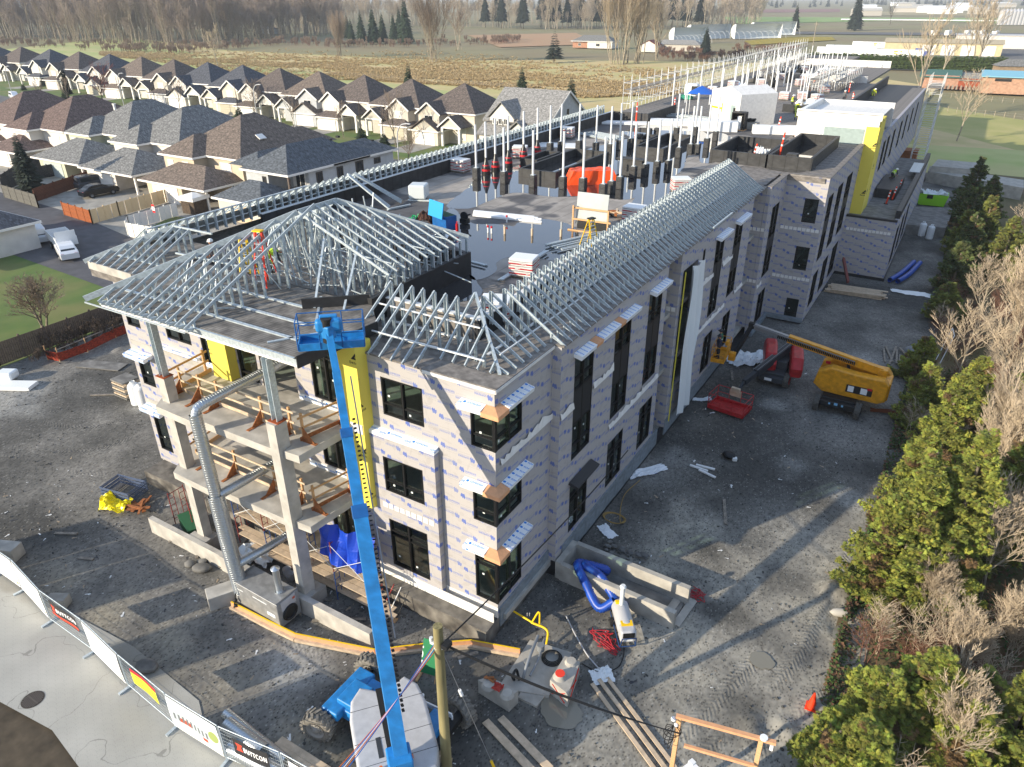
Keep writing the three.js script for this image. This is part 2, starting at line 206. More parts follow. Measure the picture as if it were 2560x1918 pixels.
const siteMat = (() => {
const NX = 1536, NZ = 2048, W = SX1 - SX0, H = SZ1 - SZ0, col = new Uint8Array(NX * NZ * 4), bmp = new Uint8Array(NX * NZ * 4), trk = new Float32Array(NX * NZ);
const ix = (x) => (x - SX0) / W * NX, iz = (z) => (SZ1 - z) / H * NZ;
for (const t of tracks) {
const pts = t.p.map(q => G(q[0], q[1])); const cv = new THREE.CatmullRomCurve3(pts); const L = cv.getLength(), n = Math.ceil(L / 0.03);
for (let i = 0; i <= n; i++) { const s = i / n * L, p = cv.getPointAt(i / n), d = cv.getTangentAt(i / n); for (let a = -t.w; a <= t.w; a += 0.035) { const q = Math.sin((s + Math.abs(a) * (0.7 + 0.5 * vn(s * 1.3, 3)) + 0.12 * vn(s * 2.1, a * 3)) * 2 * PI / 0.23) * smooth(0.25, 0.55, vn(s * 0.45, t.w * 31 + t.p[0][0])) * (1 - Math.pow(Math.abs(a) / t.w, 4)) * (0.45 + 0.9 * vn(s * 0.7 + a, t.w * 90)); const X = Math.round(ix(p.x - d.z * a)), Z = Math.round(iz(p.z + d.x * a)); if (X >= 0 && Z >= 0 && X < NX && Z < NZ) trk[Z * NX + X] = q * t.h / 0.05; } }
}
const dk = hs(0x4e4d49), md = hs(0x84817a), lt = hs(0xada99d), tan = hs(0xafa58c), brn = hs(0x6e6659), wht = hs(0xbdbcb5);
const pale = [[G(0, 1000), 4, .8], [G(150, 870), 2, .5], [G(1620, 1170), 2.2, .5], [G(2110, 1240), 1.6, .9], [G(1990, 1160), 1.4, .6], [G(2160, 1300), 2, .8], [G(1700, 1150), 1.5, .5], [G(2170, 900), 1.5, .6], [G(1940, 1010), .9, .7], [G(360, 1015), 1, .7], [G(1650, 1560), 1.1, .5], [G(1060, 1650), 2, .45], [G(740, 1660), 1.6, 0.9], [G(2000, 1330), 3, .4]];
const Q = 4, qx = NX / Q + 2, qz = NZ / Q + 2, nb = new Float32Array(qx * qz), nm = new Float32Array(qx * qz); for (let j = 0; j < qz; j++) for (let i = 0; i < qx; i++) { const x = SX0 + i * Q / NX * W, z = SZ1 - j * Q / NZ * H; nb[j * qx + i] = fbm(x * 0.11 + 3, z * 0.11, 3); nm[j * qx + i] = fbm(x * 0.5, z * 0.5 + 40, 5); }
const bil = (a, i, j) => { const x = i / Q, y = j / Q, X = x | 0, Y = y | 0, f = x - X, g = y - Y, k = Y * qx + X; return (a[k] * (1 - f) + a[k + 1] * f) * (1 - g) + (a[k + qx] * (1 - f) + a[k + qx + 1] * f) * g; };
for (let j = 0; j < NZ; j++) for (let i = 0; i < NX; i++) {
const x = SX0 + (i + 0.5) / NX * W, z = SZ1 - (j + 0.5) / NZ * H, k = (j * NX + i) * 4;
const big = bil(nb, i, j), mid = bil(nm, i, j), fine = vn(x * 7.3, z * 7.3) - 0.5, grit = PERM[(PERM[i & 255] + j) & 255] / 255;
let c = mixc(dk, md, clamp(0.45 + big * 1.3 + mid * 0.8));
const yard = smooth(1, 5, x) * smooth(-19, -11, z); c = mixc(c, lt, yard * clamp(0.55 + mid * 0.8)); c = mixc(c, tan, yard * clamp(big + mid * 0.5) * 0.8);
const front = smooth(5.5, 8, z) * smooth(3, -2, x) * smooth(-26, -16, x); c = mixc(c, tan, front * clamp(0.25 + mid * 1.2) * 0.6);
c = mixc(c, brn, clamp(0.9 - Math.abs(x - 2.6) / 2.5) * smooth(-34, -28, z) * smooth(-18, -24, z) * 0.6);
for (const [p, r, a] of pale) { const d = Math.hypot(x - p.x, z - p.z) / r; if (d < 1.5) c = mixc(c, wht, a * smooth(1.3, 0.2, d + mid * 0.9) * 0.75); }
if (grit > 0.982 && vn(x * 0.6, z * 0.6 + 9) > 0.35) c = mixc(c, wht, 0.65); else if (grit < 0.06) c = mulc(c, 0.6);
const t = trk[j * NX + i]; const kk = 0.94 + fine * 0.2 + (grit - 0.5) * 0.09; c = mulc(c, kk);
col[k] = clamp(c[0]) * 255; col[k + 1] = clamp(c[1]) * 255; col[k + 2] = clamp(c[2]) * 255; col[k + 3] = 255;
const b = clamp(0.45 + t * 0.18 + fine * 0.14 + (grit - 0.5) * 0.1 + mid * 0.2); bmp[k] = bmp[k + 1] = bmp[k + 2] = b * 255; bmp[k + 3] = 255;
}
const mk = (d, s) => { const t = new THREE.DataTexture(d, NX, NZ, THREE.RGBAFormat); t.magFilter = THREE.LinearFilter; t.minFilter = THREE.LinearMipmapLinearFilter; t.generateMipmaps = true; if (s) t.colorSpace = THREE.SRGBColorSpace; t.needsUpdate = true; return t; };
return std({ map: mk(col, true), bumpMap: mk(bmp, false), bumpScale: 0.07, roughness: 0.95 });
})();
function siteHeight(x, z) {
let y = 0.03 * fbm(x * 0.35, z * 0.35 + 5, 3) + 0.02 * fbm(x * 1.3, z * 1.3, 2) - 0.02;
for (const [p, r, h] of mounds) { const d = Math.hypot(x - p.x, z - p.z) / r; if (d < 1) y += h * (1 - d * d) * (1 - d * d) * (1 + 0.5 * fbm(x * 2, z * 2, 2)); }
for (const [p, r, h, l] of holes) { const d = Math.hypot((x - p.x) / r, (z - p.z) / (r * l)); if (d < 1) y -= h * (1 - d * d); }
if (y > 0 ) { const dB = Math.max(x - 1.2, -26 - x, z - 1.5); if (dB < 0) y = Math.min(y, 0); }
return y;
}
{ // construction yard: gravel sheet with real relief
const nx = 330, nz = 560, g = new THREE.PlaneGeometry(SX1 - SX0, SZ1 - SZ0, nx, nz); g.rotateX(-PI / 2); g.translate((SX0 + SX1) / 2, 0, (SZ0 + SZ1) / 2);
const p = g.attributes.position; for (let i = 0; i < p.count; i++) p.setY(i, siteHeight(p.getX(i), p.getZ(i)));
const uv = g.attributes.uv; for (let i = 0; i < p.count; i++) uv.setXY(i, (p.getX(i) - SX0) / (SX1 - SX0), (SZ1 - p.getZ(i)) / (SZ1 - SZ0));
g.computeVertexNormals(); ground('gravel_yard', g, siteMat);
}
const grassTex = (a, b, c, size, seed = 0, per = 8) => dtex(256, (u, v) => { const n = clamp(0.5 + 0.8 * tfbm((u + seed) % 1, v, per, 6)), m = clamp(0.5 + 1.1 * tfbm(u, (v + seed) % 1, 3, 3)); return mixc(mixc(hs(a), hs(b), n), hs(c), m * 0.7); }, size);
M.farGround = std({ map: grassTex(0x7d7a55, 0x8f8a63, 0x8a7a5e, 160), roughness: 1 });
M.lawn = std({ map: grassTex(0x47642a, 0x5d7434, 0x7a7448, 11), roughness: 1 });
M.meadow = std({ map: grassTex(0x9aa960, 0xaeb474, 0xbcb07c, 28), roughness: 1 });
M.rough = std({ map: grassTex(0xd0b88c, 0xbca872, 0xb4b070, 30, .3), roughness: 1 });
M.asphalt = mottle(0x6c6c6c, 0.2, 5, 0.95, {}, 8);
M.asphaltDark = mottle(0x5a5a5e, 0.2, 6, 0.9, {}, 8);
M.roadPale = std({ roughness: 0.95, map: dtex(512, (u, v) => { const n = tfbm(u, v, 5, 6), m = tfbm((u + 0.37) % 1, v, 3, 3), cr = Math.abs(tfbm(u, (v + 0.5) % 1, 4, 4)) < 0.006 ? 0.82 : 1, st = smooth(0.22, 0.5, m); return mulc(mixc(hs(0xafaea6), hs(0x8f8b80), st * 0.7), (0.97 + 0.1 * n) * cr * (PERM[((u * 512 | 0) * 7 + (v * 512 | 0) * 13) & 255] > 246 ? 0.85 : 1)); }, 9) });
M.driveway = mottle(0xa9a59b, 0.2, 4, 0.95, {}, 6);
M.dirt = mottle(0x5b5142, 0.35, 3, 1, {}, 7);
M.scrub = std({ map: grassTex(0x6a5a44, 0x7a6a4c, 0x5c5a38, 14), roughness: 1 });
{ const g = flat(new THREE.PlaneGeometry(9000, 9000)); g.rotateX(-PI / 2); g.translate(0, -0.5, -1500); ground('land', uvm(g), M.farGround); }
const S = (name, px, y, m) => ground(name, sheet(px.map(q => G(q[0], q[1], y)), y), m);
const SW = (name, pts, y, m) => ground(name, sheet(pts, y), m);
SW('road', [[-70, 9.3], [-21, 9.3], [-13, 8.75], [-8.3, 9.1], [-7.4, 9.6], [8, 9.6], [8, 13.4], [-9, 13.3], [-12, 12.85], [-15, 13.2], [-70, 13.6]], 0.008, M.roadPale);
{ const g = flat(new THREE.PlaneGeometry(90, 30, 60, 20)); g.rotateX(-PI / 2); g.translate(-25, -0.16, 24); const p = g.attributes.position; ground('verge', uvm(g), M.dirt); }
SW('brush_floor', [[12.6, 20], [60, 20], [60, -118], [12.6, -118]], -0.06, M.scrub);
SW('lawn', [[-46, 12], [-46, -30], [-92, -34], [-92, 12]], -0.05, M.lawn);
SW('lane', [[-46.5, -22.5], [-46.5, -16.5], [-75, -18], [-120, -21], [-200, -27], [-200, -35], [-120, -33.6], [-84, -31.2], [-66, -28]], -0.035, M.asphaltDark);
SW('lot', [[-46, -25], [-66, -28], [-84, -31.2], [-120, -33.6], [-200, -35], [-200, -70], [-46, -67]], -0.045, M.driveway);
SW('street', [[-30, -68.5], [-30, -79], [-95, -81], [-150, -86], [-240, -97], [-340, -108], [-340, -97], [-240, -86], [-150, -76], [-95, -70]], -0.04, M.asphalt);
SW('front_lawn', [[-30, -79], [-95, -81], [-150, -86], [-240, -97], [-340, -108], [-340, -150], [-240, -136], [-150, -122], [-95, -116], [-30, -112]], -0.055, M.lawn);
SW('meadow', [[5, -114], [-30, -112], [-95, -112], [-150, -120], [-240, -134], [-420, -160], [-520, -330], [-300, -225], [-180, -185], [-60, -150], [0, -140], [60, -150], [60, -114]], -0.07, M.meadow);
SW('rough_field', [[0, -140], [-60, -150], [-180, -185], [-300, -225], [-520, -330], [-330, -262], [-200, -262], [-125, -300], [-60, -318], [0, -250]], -0.08, M.rough);
const B = thing('care_building', 'long three-storey building under construction in grey printed membrane with steel roof framing', 'building');
const F1 = 0.85, F2 = 4.95, F3 = 8.52, RF = 12.1;
function wallCells(u0, u1, v0, v1, holes) {
const us = [u0, u1], out = []; for (const h of holes) { if (h[0] > u0 && h[0] < u1) us.push(h[0]); if (h[1] > u0 && h[1] < u1) us.push(h[1]); } us.sort((a, b) => a - b);
for (let i = 0; i + 1 < us.length; i++) { const a = us[i], b = us[i + 1]; if (b - a < 1e-4) continue; const m = (a + b) / 2; const hs_ = holes.filter(h => h[0] < m && h[1] > m).sort((p, q) => p[2] - q[2]); let y = v0; for (const h of hs_) { if (h[2] > y) out.push([a, b, y, h[2]]); y = Math.max(y, h[3]); } if (y < v1) out.push([a, b, y, v1]); }
return out;
}
function wallZ(name, z, x0, x1, y0, y1, holes, m = M.wrap, th = 0.3, parent = B) { return part(name, wallCells(x0, x1, y0, y1, holes).map(c => bx(c[0], c[1], c[2], c[3], z - th, z)), m, parent); }
function wallX(name, x, z0, z1, y0, y1, holes, m = M.wrap, th = 0.3, parent = B) { return part(name, wallCells(z0, z1, y0, y1, holes).map(c => bx(x - th, x, c[2], c[3], c[0], c[1])), m, parent); }
const stickerMat = mat(0xdfe6e2, 0.6);
function win(parent, p, turn, w, h, cols = 2, rows = [0.27], o = {}) {
const g = new THREE.Group(); g.name = 'window'; g.position.set(...p); g.rotation.y = turn; parent.add(g);
const f = 0.075, d = 0.14, fr = [], xs = [];
fr.push(bx(-w / 2, -w / 2 + f, 0, h, -d, 0.03), bx(w / 2 - f, w / 2, 0, h, -d, 0.03), bx(-w / 2 + f, w / 2 - f, 0, f, -d, 0.03), bx(-w / 2 + f, w / 2 - f, h - f, h, -d, 0.03));
for (let i = 0; i <= cols; i++) xs.push(-w / 2 + w * i / cols);
for (let i = 1; i < cols; i++) fr.push(bx(xs[i] - 0.045, xs[i] + 0.045, f, h - f, -d + 0.01, 0.024));
for (const r of rows) for (let i = 0; i < cols; i++) fr.push(bx(xs[i] + f, xs[i + 1] - f, h * r - 0.03, h * r + 0.03, -d + 0.02, 0.018));
if (o.spandrel) { const [a, b] = o.spandrel; part('spandrel_panel', [bx(-w / 2 + f, w / 2 - f, a, b, -d + 0.015, 0.012)], M.spandrel, g); for (let i = 1; i < 3; i++) fr.push(bx(-w / 2 + f, w / 2 - f, i == 1 ? a : b - 0.05, i == 1 ? a + 0.05 : b, -d, 0.027)); }
part('frame', fr, M.frame, g);
const vs = [f, ...rows.map(r => h * r), h - f];
for (let i = 0; i < cols; i++) for (let j = 0; j + 1 < vs.length; j++) { if (o.spandrel && vs[j] < o.spandrel[1] && vs[j + 1] > o.spandrel[0] && (vs[j] + vs[j + 1]) / 2 > o.spandrel[0] && (vs[j] + vs[j + 1]) / 2 < o.spandrel[1]) continue; part('pane', bx(xs[i] + 0.05, xs[i + 1] - 0.05, vs[j] + 0.01, vs[j + 1] - 0.01, -0.075, -0.063), M.glass, g); }
if (o.sticker !== false) { const r = rng(Math.round(p[0] * 31 + p[1] * 17 + p[2] * 7) & 1023); for (let i = 0; i < cols; i++) part('sticker', box(0.1, 0.09, 0.006, xs[i] + 0.2 + r() * 0.3, h * (0.12 + 0.4 * r()), -0.045), stickerMat, g); }
return g;
}
part('floor_slab', [bx(-23.3, 0.2, F1 - 0.3, F1, -62, -0.35)], M.concrete, B);
part('floor_slab', [bx(-23.3, -0.35, F2 - 0.25, F2, -62, -0.35), bx(-0.35, 0.1, F2 - 0.25, F2, -42, -4.8)], M.concrete, B);
part('floor_slab', [bx(-23.3, -0.35, F3 - 0.25, F3, -62, -0.35), bx(-0.35, 0.1, F3 - 0.25, F3, -42, -4.8)], M.concrete, B);
for (const [a, b] of [[F1, F2 - 0.25], [F2, F3 - 0.25], [F3, RF - 0.35]]) part('interior_wall', [bx(-4.6, -4.45, a, b, -60, -4.6), bx(-23, -4.5, a, b, -4.75, -4.6), bx(-4.6, -0.4, a, b, -9, -8.9), bx(-4.6, -0.4, a, b, -17.6, -17.5), bx(-4.6, -0.4, a, b, -28.6, -28.5), bx(-9.5, -9.4, a, b, -4.6, -0.6), bx(-17.8, -17.7, a, b, -4.6, -0.7)], M.room, B);
part('roof_slab', [bx(-25.2, -0.02, RF - 0.35, RF, -41.9, -0.32), bx(-0.02, 0.12, RF - 0.35, RF, -41.9, -4.45), bx(-25.2, 3.68, RF - 0.35, RF, -62, -41.9), bx(-25.2, 3.95, RF - 0.35, RF, -118, -62), bx(-25.2, -4, RF - 0.35, RF, -150, -118), bx(-25.2, -14, RF - 0.35, RF, -180, -150)], M.roofCap, B);
const W2 = [-5.44, -3.34]; // paired windows of the corner bay
const cz = 0.32;
const cw = [[-1.1, 0.01, 9.39, 11.15], [-1.1, 0.01, 5.82, 7.6], [-1.1, 0.01, 1.65, 4.35]];
wallZ('wall', 0, -6.75, -0.3, F3 + 0.1, RF - 0.02, [[...W2, 9.46, 11.21], [-1.1, 0, 9.39, 11.15]]);
wallZ('wall', 0, -2.7, -0.3, F1, F3 + 0.1, [[-1.1, 0, 5.82, 7.6], [-1.1, 0, 1.65, 4.35]]);
wallZ('bay_wall', cz, -6.75, -2.7, F1, F3 + 0.1, [[...W2, 5.82, 7.58], [...W2, 1.65, 4.28]]);
part('bay_return', [bx(-3.0, -2.702, F1, F3 + 0.098, 0.002, cz - 0.3 + 0.297)], M.wrap, B);
wallX('wall', 0, -4.43, 0, F1, RF - 0.02, [[-1.98, 0.01, 9.39, 11.15], [-1.98, 0.01, 5.82, 7.6], [-1.98, 0.01, 1.65, 4.35]]);
const bz = [[-7.62, -5.7], [-11.9, -9.93], [-16.08, -14.15]];
wallX('wall', 0.42, -16.75, -4.43, F1, RF - 0.02, bz.flatMap(b => [[...b, 5.82, 11.1], [...b, 1.65, 4.4]]));
wallZ('wall_return', -4.43, 0.003, 0.118, F1, RF - 0.03, []);
wallX('wall', -1.5, -18.7, -16.75, F1, RF - 0.4, []);
wallZ('wall_return', -18.68, -1.5, 0.16, F1, RF - 0.03, []);
part('recess_side', [bx(-1.5, 0.4, F1, RF - 0.03, -16.75, -16.5)], M.wrap, B);
const cw3 = [[-27.1, -25.2], [-31.35, -29.45]];
wallX('wall', 0.46, -33.6, -18.68, F1, RF - 0.02, [[-21.75, -19.2, 3.2, 10.9], [-23.05, -22.6, 5.9, 11.2], ...cw3.flatMap(b => [[...b, 5.82, 11.1], [...b, 1.65, 4.4]])]);
wallX('wall', -1.1, -36.84, -33.6, F1, RF - 0.02, []);
wallZ('wall_return', -36.84, -1.1, 0.5, F1, RF - 0.03, []);
part('recess_side', [bx(-1.1, 0.44, F1, RF - 0.03, -33.6, -33.35)], M.wrap, B);
wallX('wall', 0.82, -42.03, -36.84, 0.2, RF + 0.05, [[-40.7, -38.35, 4.6, 10.3], [-40.7, -38.35, 0.5, 3.2]]);
const rw = [[2.44, 3.5, 8.55, 10.45], [2.44, 3.5, 4.62, 6.56], [2.44, 3.44, 0.4, 2.08]];
wallZ('wall', -42.03, 0.82, 3.69, 0.2, RF + 0.05, rw);
const ew = [[-45.65, -43.35], [-50.2, -47.65], [-55.2, -52.1]];
wallX('wall', 3.99, -59, -42.03, 0.2, RF + 0.05, ew.flatMap(b => [[...b, 5.0, 10.4], [...b, 0.9, 3.9]]));
for (const b of ew) { win(B, [3.95, 5.0, (b[0] + b[1]) / 2], PI / 2, b[1] - b[0], 5.4, 2, [0.14, 0.42, 0.6, 0.72], { spandrel: [2.3, 3.2], sticker: false }); win(B, [3.95, 0.9, (b[0] + b[1]) / 2], PI / 2, b[1] - b[0], 3, 2, [0.3], { sticker: false }); }
for (const r of rw) win(B, [(r[0] + r[1]) / 2, r[2], -42.07], 0, r[1] - r[0], r[3] - r[2], 1, [0.24]);
win(B, [0.78, 4.6, -39.52], PI / 2, 2.35, 5.7, 2, [0.13, 0.38, 0.55, 0.68], { spandrel: [2.2, 3.1] }); win(B, [0.78, 0.5, -39.52], PI / 2, 2.35, 2.7, 2, [0.6]);
part('sill_ledge', [bx(0.8, 3.98, 0.16, 0.5, -41.99, -41.7), bx(0.85, 1.1, 0.1, 0.45, -41.9, -36.9)], M.foam, B);
win(B, [(W2[0] + W2[1]) / 2, 9.46, -0.04], 0, 2.1, 1.75, 2, [0.3]);
win(B, [(W2[0] + W2[1]) / 2, 5.82, cz - 0.04], 0, 2.1, 1.76, 2, [0.3]);
win(B, [(W2[0] + W2[1]) / 2, 1.65, cz - 0.04], 0, 2.1, 2.63, 2, [0.66, 0.76]);
for (const [y, h, rows] of [[9.39, 1.76, [0.3]], [5.82, 1.78, [0.3]], [1.65, 2.7, [0.7, 0.8]]]) {
win(B, [-0.575, y, -0.03], 0, 1.05, h, 1, rows); win(B, [-0.03, y, -1.03], PI / 2, 1.9, h, 2, y < 3 ? [0.16] : [0.3]);
part('corner_post', [bx(-0.09, 0.012, y, y + h, -0.08, 0.012)], M.frame, B);
}
for (const b of bz) { win(B, [0.38, 5.82, (b[0] + b[1]) / 2], PI / 2, b[1] - b[0], 5.28, 2, [0.13, 0.35, 0.68, 0.78], { spandrel: [1.86, 3.58] }); win(B, [0.38, 1.65, (b[0] + b[1]) / 2], PI / 2, b[1] - b[0], 2.75, 2, [0.62, 0.74]); }
for (const b of cw3) { win(B, [0.42, 5.82, (b[0] + b[1]) / 2], PI / 2, b[1] - b[0], 5.28, 2, [0.13, 0.35, 0.68, 0.78], { spandrel: [1.86, 3.58] }); win(B, [0.42, 1.65, (b[0] + b[1]) / 2], PI / 2, b[1] - b[0], 2.75, 2, [0.62]); }
win(B, [0.42, 5.9, -22.82], PI / 2, 0.45, 5.3, 1, [0.4]);
function hoodX(x, za, zb, y, m = M.wrapTape) { part('window_hood', [box(0.42, 0.2, Math.abs(zb - za), x + 0.2, y + 0.05, (za + zb) / 2, 0, 0, -0.22)], m, B); }
function hoodZ(z, xa, xb, y, m = M.wrapTape) { part('window_hood', [box(Math.abs(xb - xa), 0.2, 0.42, (xa + xb) / 2, y + 0.05, z + 0.2, 0, 0.22)], m, B); }
for (const y of [11.2, 7.62, 4.45]) {
hoodZ(0, -1.45, -0.36, y); hoodX(0, -2.25, -0.36, y);
const g = polyGeo([...quad([-0.36, y + 0.19, 0.0], [0.02, y + 0.19, 0.02], [0.42, y + 0.06, 0.42], [-0.36, y + 0.06, 0.41]), ...quad([0.02, y + 0.19, 0.02], [0, y + 0.19, -0.36], [0.41, y + 0.06, -0.36], [0.42, y + 0.06, 0.42]), ...quad([-0.36, y + 0.06, 0.41], [0.42, y + 0.06, 0.42], [0.42, y - 0.12, 0.42], [-0.36, y - 0.12, 0.41]), ...quad([0.42, y + 0.06, 0.42], [0.41, y + 0.06, -0.36], [0.41, y - 0.12, -0.36], [0.42, y - 0.12, 0.42]), ...quad([-0.36, y - 0.12, 0.41], [0.42, y - 0.12, 0.42], [0.02, y - 0.1, 0.02], [-0.36, y - 0.1, 0.0]), ...quad([0.42, y - 0.12, 0.42], [0.41, y - 0.12, -0.36], [0, y - 0.1, -0.36], [0.02, y - 0.1, 0.02])]);
part('hood_plywood', g, M.plyPink, B);
}
hoodX(0.42, -7.0, -5.55, 11.2); part('hood_plywood', [box(0.43, 0.2, 0.6, 0.625, 11.25, -7.35, 0, 0, -0.22)], M.plyPink, B); hoodX(0.42, -9.6, -7.7, 11.2); part('hood_plywood', [box(0.43, 0.2, 0.55, 0.625, 11.25, -9.9, 0, 0, -0.22)], M.plyPink, B); hoodX(0.42, -12.1, -10.2, 11.2); hoodX(0.42, -16.4, -14.1, 11.2); hoodX(0.46, -27.5, -25, 11.22); hoodX(0.46, -31.9, -29.2, 11.22);
part('window_hood', [box(0.5, 0.16, 2.3, 0.68, 4.62, -6.7, 0, 0, -0.3)], M.spandrel, B, 'charcoal hood over a ground floor window');
function band(x, za, zb, y, seed, flip = 1) { const r = rng(seed), t = []; const n = Math.ceil(Math.abs(zb - za) / 0.22); let pz = za, pt = y + 0.2 + 0.15 * r(), px = x + 0.02; for (let i = 1; i <= n; i++) { const z = za + (zb - za) * i / n, tp = y + 0.16 + 0.34 * r() * r() + 0.1 * r(), ox = x + 0.015 + 0.09 * r(); t.push(...quad([x + 0.1, y, pz], [x + 0.1, y, z], [ox, tp, z], [px, pt, pz])); t.push(...quad([x + 0.003, y - 0.03, pz], [x + 0.003, y - 0.03, z], [x + 0.1, y, z], [x + 0.1, y, pz])); pz = z; pt = tp; px = ox; } part('torn_flashing', polyGeo(t), M.wrapWhite, B); }
band(0, -0.3, -4.42, F3 + 0.15, 3); band(0.42, -4.44, -5.66, F3 + 0.15, 4); band(0.42, -7.66, -9.85, F3 + 0.2, 5); band(0.42, -9.8, -16.5, F2 + 0.45, 8); band(0.46, -23.1, -25.2, F3 + 0.25, 9); band(0.46, -27.2, -29.4, F3 + 0.3, 10); band(0.46, -22.2, -29, F2 + 0.45, 12); band(0.46, -31.4, -33.5, F2 + 0.6, 13); band(0.82, -37, -38.3, F2 - 0.8, 14);
function bandZ(z, xa, xb, y, seed) { const r = rng(seed), t = []; const n = Math.ceil((xb - xa) / 0.34); for (let i = 0; i < n; i++) { const a = xa + (xb - xa) * i / n + 0.03, b = xa + (xb - xa) * (i + 1) / n - 0.03; t.push(box(b - a, 0.26, 0.012, (a + b) / 2, y + 0.02 * r(), z + 0.01)); } part('flashing_tab', t, M.wrapWhite, B); }
bandZ(-42.03, 0.9, 3.95, 7.95, 3); bandZ(-42.03, 0.9, 3.95, 3.85, 4); bandZ(-36.84, -1, 0.8, 8.9, 5); bandZ(-36.84, -1, 0.8, 4.8, 6); bandZ(-18.68, -1.4, 0.4, 8.7, 7); bandZ(cz, -5.7, -2.9, F2 + 0.05, 8);
part('ledge', [box(4.1, 0.09, 0.36, -4.74, F3 + 0.17, cz - 0.17, 0, 0.22), bx(-6.75, -2.68, F3 + 0.02, F3 + 0.13, 0.01, cz + 0.02)], M.wrapTape, B);
part('base_flashing', [bx(-6.7, 0.0, F1 + 0.02, F1 + 0.55, cz + 0.003, cz + 0.03), bx(-2.69, 0.01, F1 + 0.02, F1 + 0.6, 0.004, 0.03)], M.wrapWhite, B);
part('foundation', [bx(-23.2, 0.0, -0.4, F1, -0.4, 0.95), bx(-23.2, 0.02, -0.4, F1 - 0.02, -4.4, -0.4)], M.foundation, B);
part('foundation', [bx(-1, 0.4, -0.4, F1, -33, -4.4), bx(-1, 0.8, -0.4, 0.2, -42, -33), bx(0, 3.9, -0.4, 0.2, -62, -42)], M.membraneDark, B);
for (let i = 0; i < 26; i++) { const z = -0.1 - i * 1.24; if (z < -33) break; const xx = z > -4.4 ? 0.0 : (z < -16.7 && z > -18.7 ? -1.4 : 0.42); part('foam_board', bx(xx + 0.003, xx + 0.07, F1 - 0.55 + 0.02 * (i % 3), F1 + 0.52 + 0.03 * (i % 2), z - 1.22, z), M.foam, B); }
part('roof_edge', [bx(-6.6, 0.1, RF - 0.02, RF + 0.06, -0.9, 0.06), bx(-0.9, 0.1, RF - 0.018, RF + 0.062, -4.4, -0.9), bx(-0.9, 0.52, RF - 0.018, RF + 0.058, -37, -4.45)], M.roofCap, B);
part('edge_flashing', [bx(-3.2, 0.14, RF - 0.12, RF + 0.01, 0.061, 0.1), bx(0.101, 0.13, RF - 0.1, RF + 0.02, -4.4, 0.1)], M.wrapWhite, B);
const LZ = -0.37;
const lw = [[-23.15, -22.05], [-19.9, -18.0]];
wallZ('wall', LZ, -23.5, -17.4, F1, 12.5, [...[[9.4, 11.9], [5.9, 7.6], [1.65, 4.3]].map(h => [...lw[0], ...h]), [...lw[1], 9.4, 11.9], [...lw[1], 4.6, 6.9], [...lw[1], 1.65, 3.4]]);
for (const [y, h] of [[9.4, 2.5], [5.9, 1.7], [1.65, 2.65]]) win(B, [-22.6, y, LZ - 0.04], 0, 1.1, h, 1, [0.3]);
win(B, [-18.95, 9.4, LZ - 0.04], 0, 1.9, 2.5, 2, [0.28]); win(B, [-18.95, 4.6, LZ - 0.04], 0, 1.9, 2.3, 2, [0.3]); win(B, [-18.95, 1.65, LZ - 0.04], 0, 1.9, 1.75, 2, [0.3]);
part('wall', [bx(-25.3, -25.0, 0, 12.05, -110, -5), bx(-23.5, -23.2, 0, 12.4, -5, LZ - 0.3), bx(-25.3, -23.2, 0, 12.3, -5.3, -5)], M.wrap, B);
part('ledge', [bx(-20.9, -17.5, F3 + 0.25, F3 + 0.37, LZ, LZ + 0.25)], M.wrapTape, B);
part('window_hood', [box(1.75, 0.2, 0.6, -22.5, 7.85, LZ + 0.3, 0, 0.16)], M.wrapTape, B); part('window_hood', [box(1.75, 0.2, 0.6, -22.4, 4.55, LZ + 0.3, 0, 0.16)], M.wrapTape, B);
const bw = [[-17.2, -16.1], [-14.6, -13.3], [-9.75, -8.05]];
for (const [a, b] of [[F1, F2 - 0.25], [F2, F3 - 0.25], [F3, 12.4]]) {
wallZ('balcony_wall', -0.35, -17.4, -7.0, a, b, [[bw[0][0], bw[0][1], a + 0.1, b - 0.25], [-16, -14.7, a, b - 0.2], [bw[1][0], bw[1][1], a + 0.02, b - 0.3], [-13.1, -10.8, a, b - 0.1], [bw[2][0], bw[2][1], a + 0.35, b - 0.5]]);
win(B, [-16.65, a + 0.1, -0.39], 0, 1.1, b - a - 0.35, 2, []); win(B, [-13.95, a + 0.02, -0.39], 0, 1.3, b - a - 0.32, 1, [0.1]); win(B, [-8.9, a + 0.35, -0.39], 0, 1.7, b - a - 0.85, 2, [0.7]);
part('pilaster', [bx(-15.95, -14.72, a, b - 0.05, -0.6, 0.15)], a > F2 ? M.densYellow : M.wrap, B);
part('base_flashing', [bx(-10.7, -7.1, a + 0.004, a + 0.3, -0.345, -0.3), bx(-17.3, -16.0, a + 0.004, a + 0.26, -0.345, -0.3)], M.wrapTape, B);
}
part('canopy_soffit_board', [bx(-13.1, -6.4, 11.95, 12.45, -0.6, -0.34)], M.densYellow, B);
part('sheathing_pier', [bx(-7.1, -6.05, F2 - 0.2, 12.6, -0.3, 0.62)], M.densYellow, B); part('sheathing_pier', [bx(-7.1, -6.75, F1, F2 - 0.2, -0.3, 0.6)], M.wrap, B);
part('pier_foot', [bx(-6.75, -6.1, F3 + 0.05, F3 + 0.5, 0.62, 0.65)], M.wrapWhite, B);
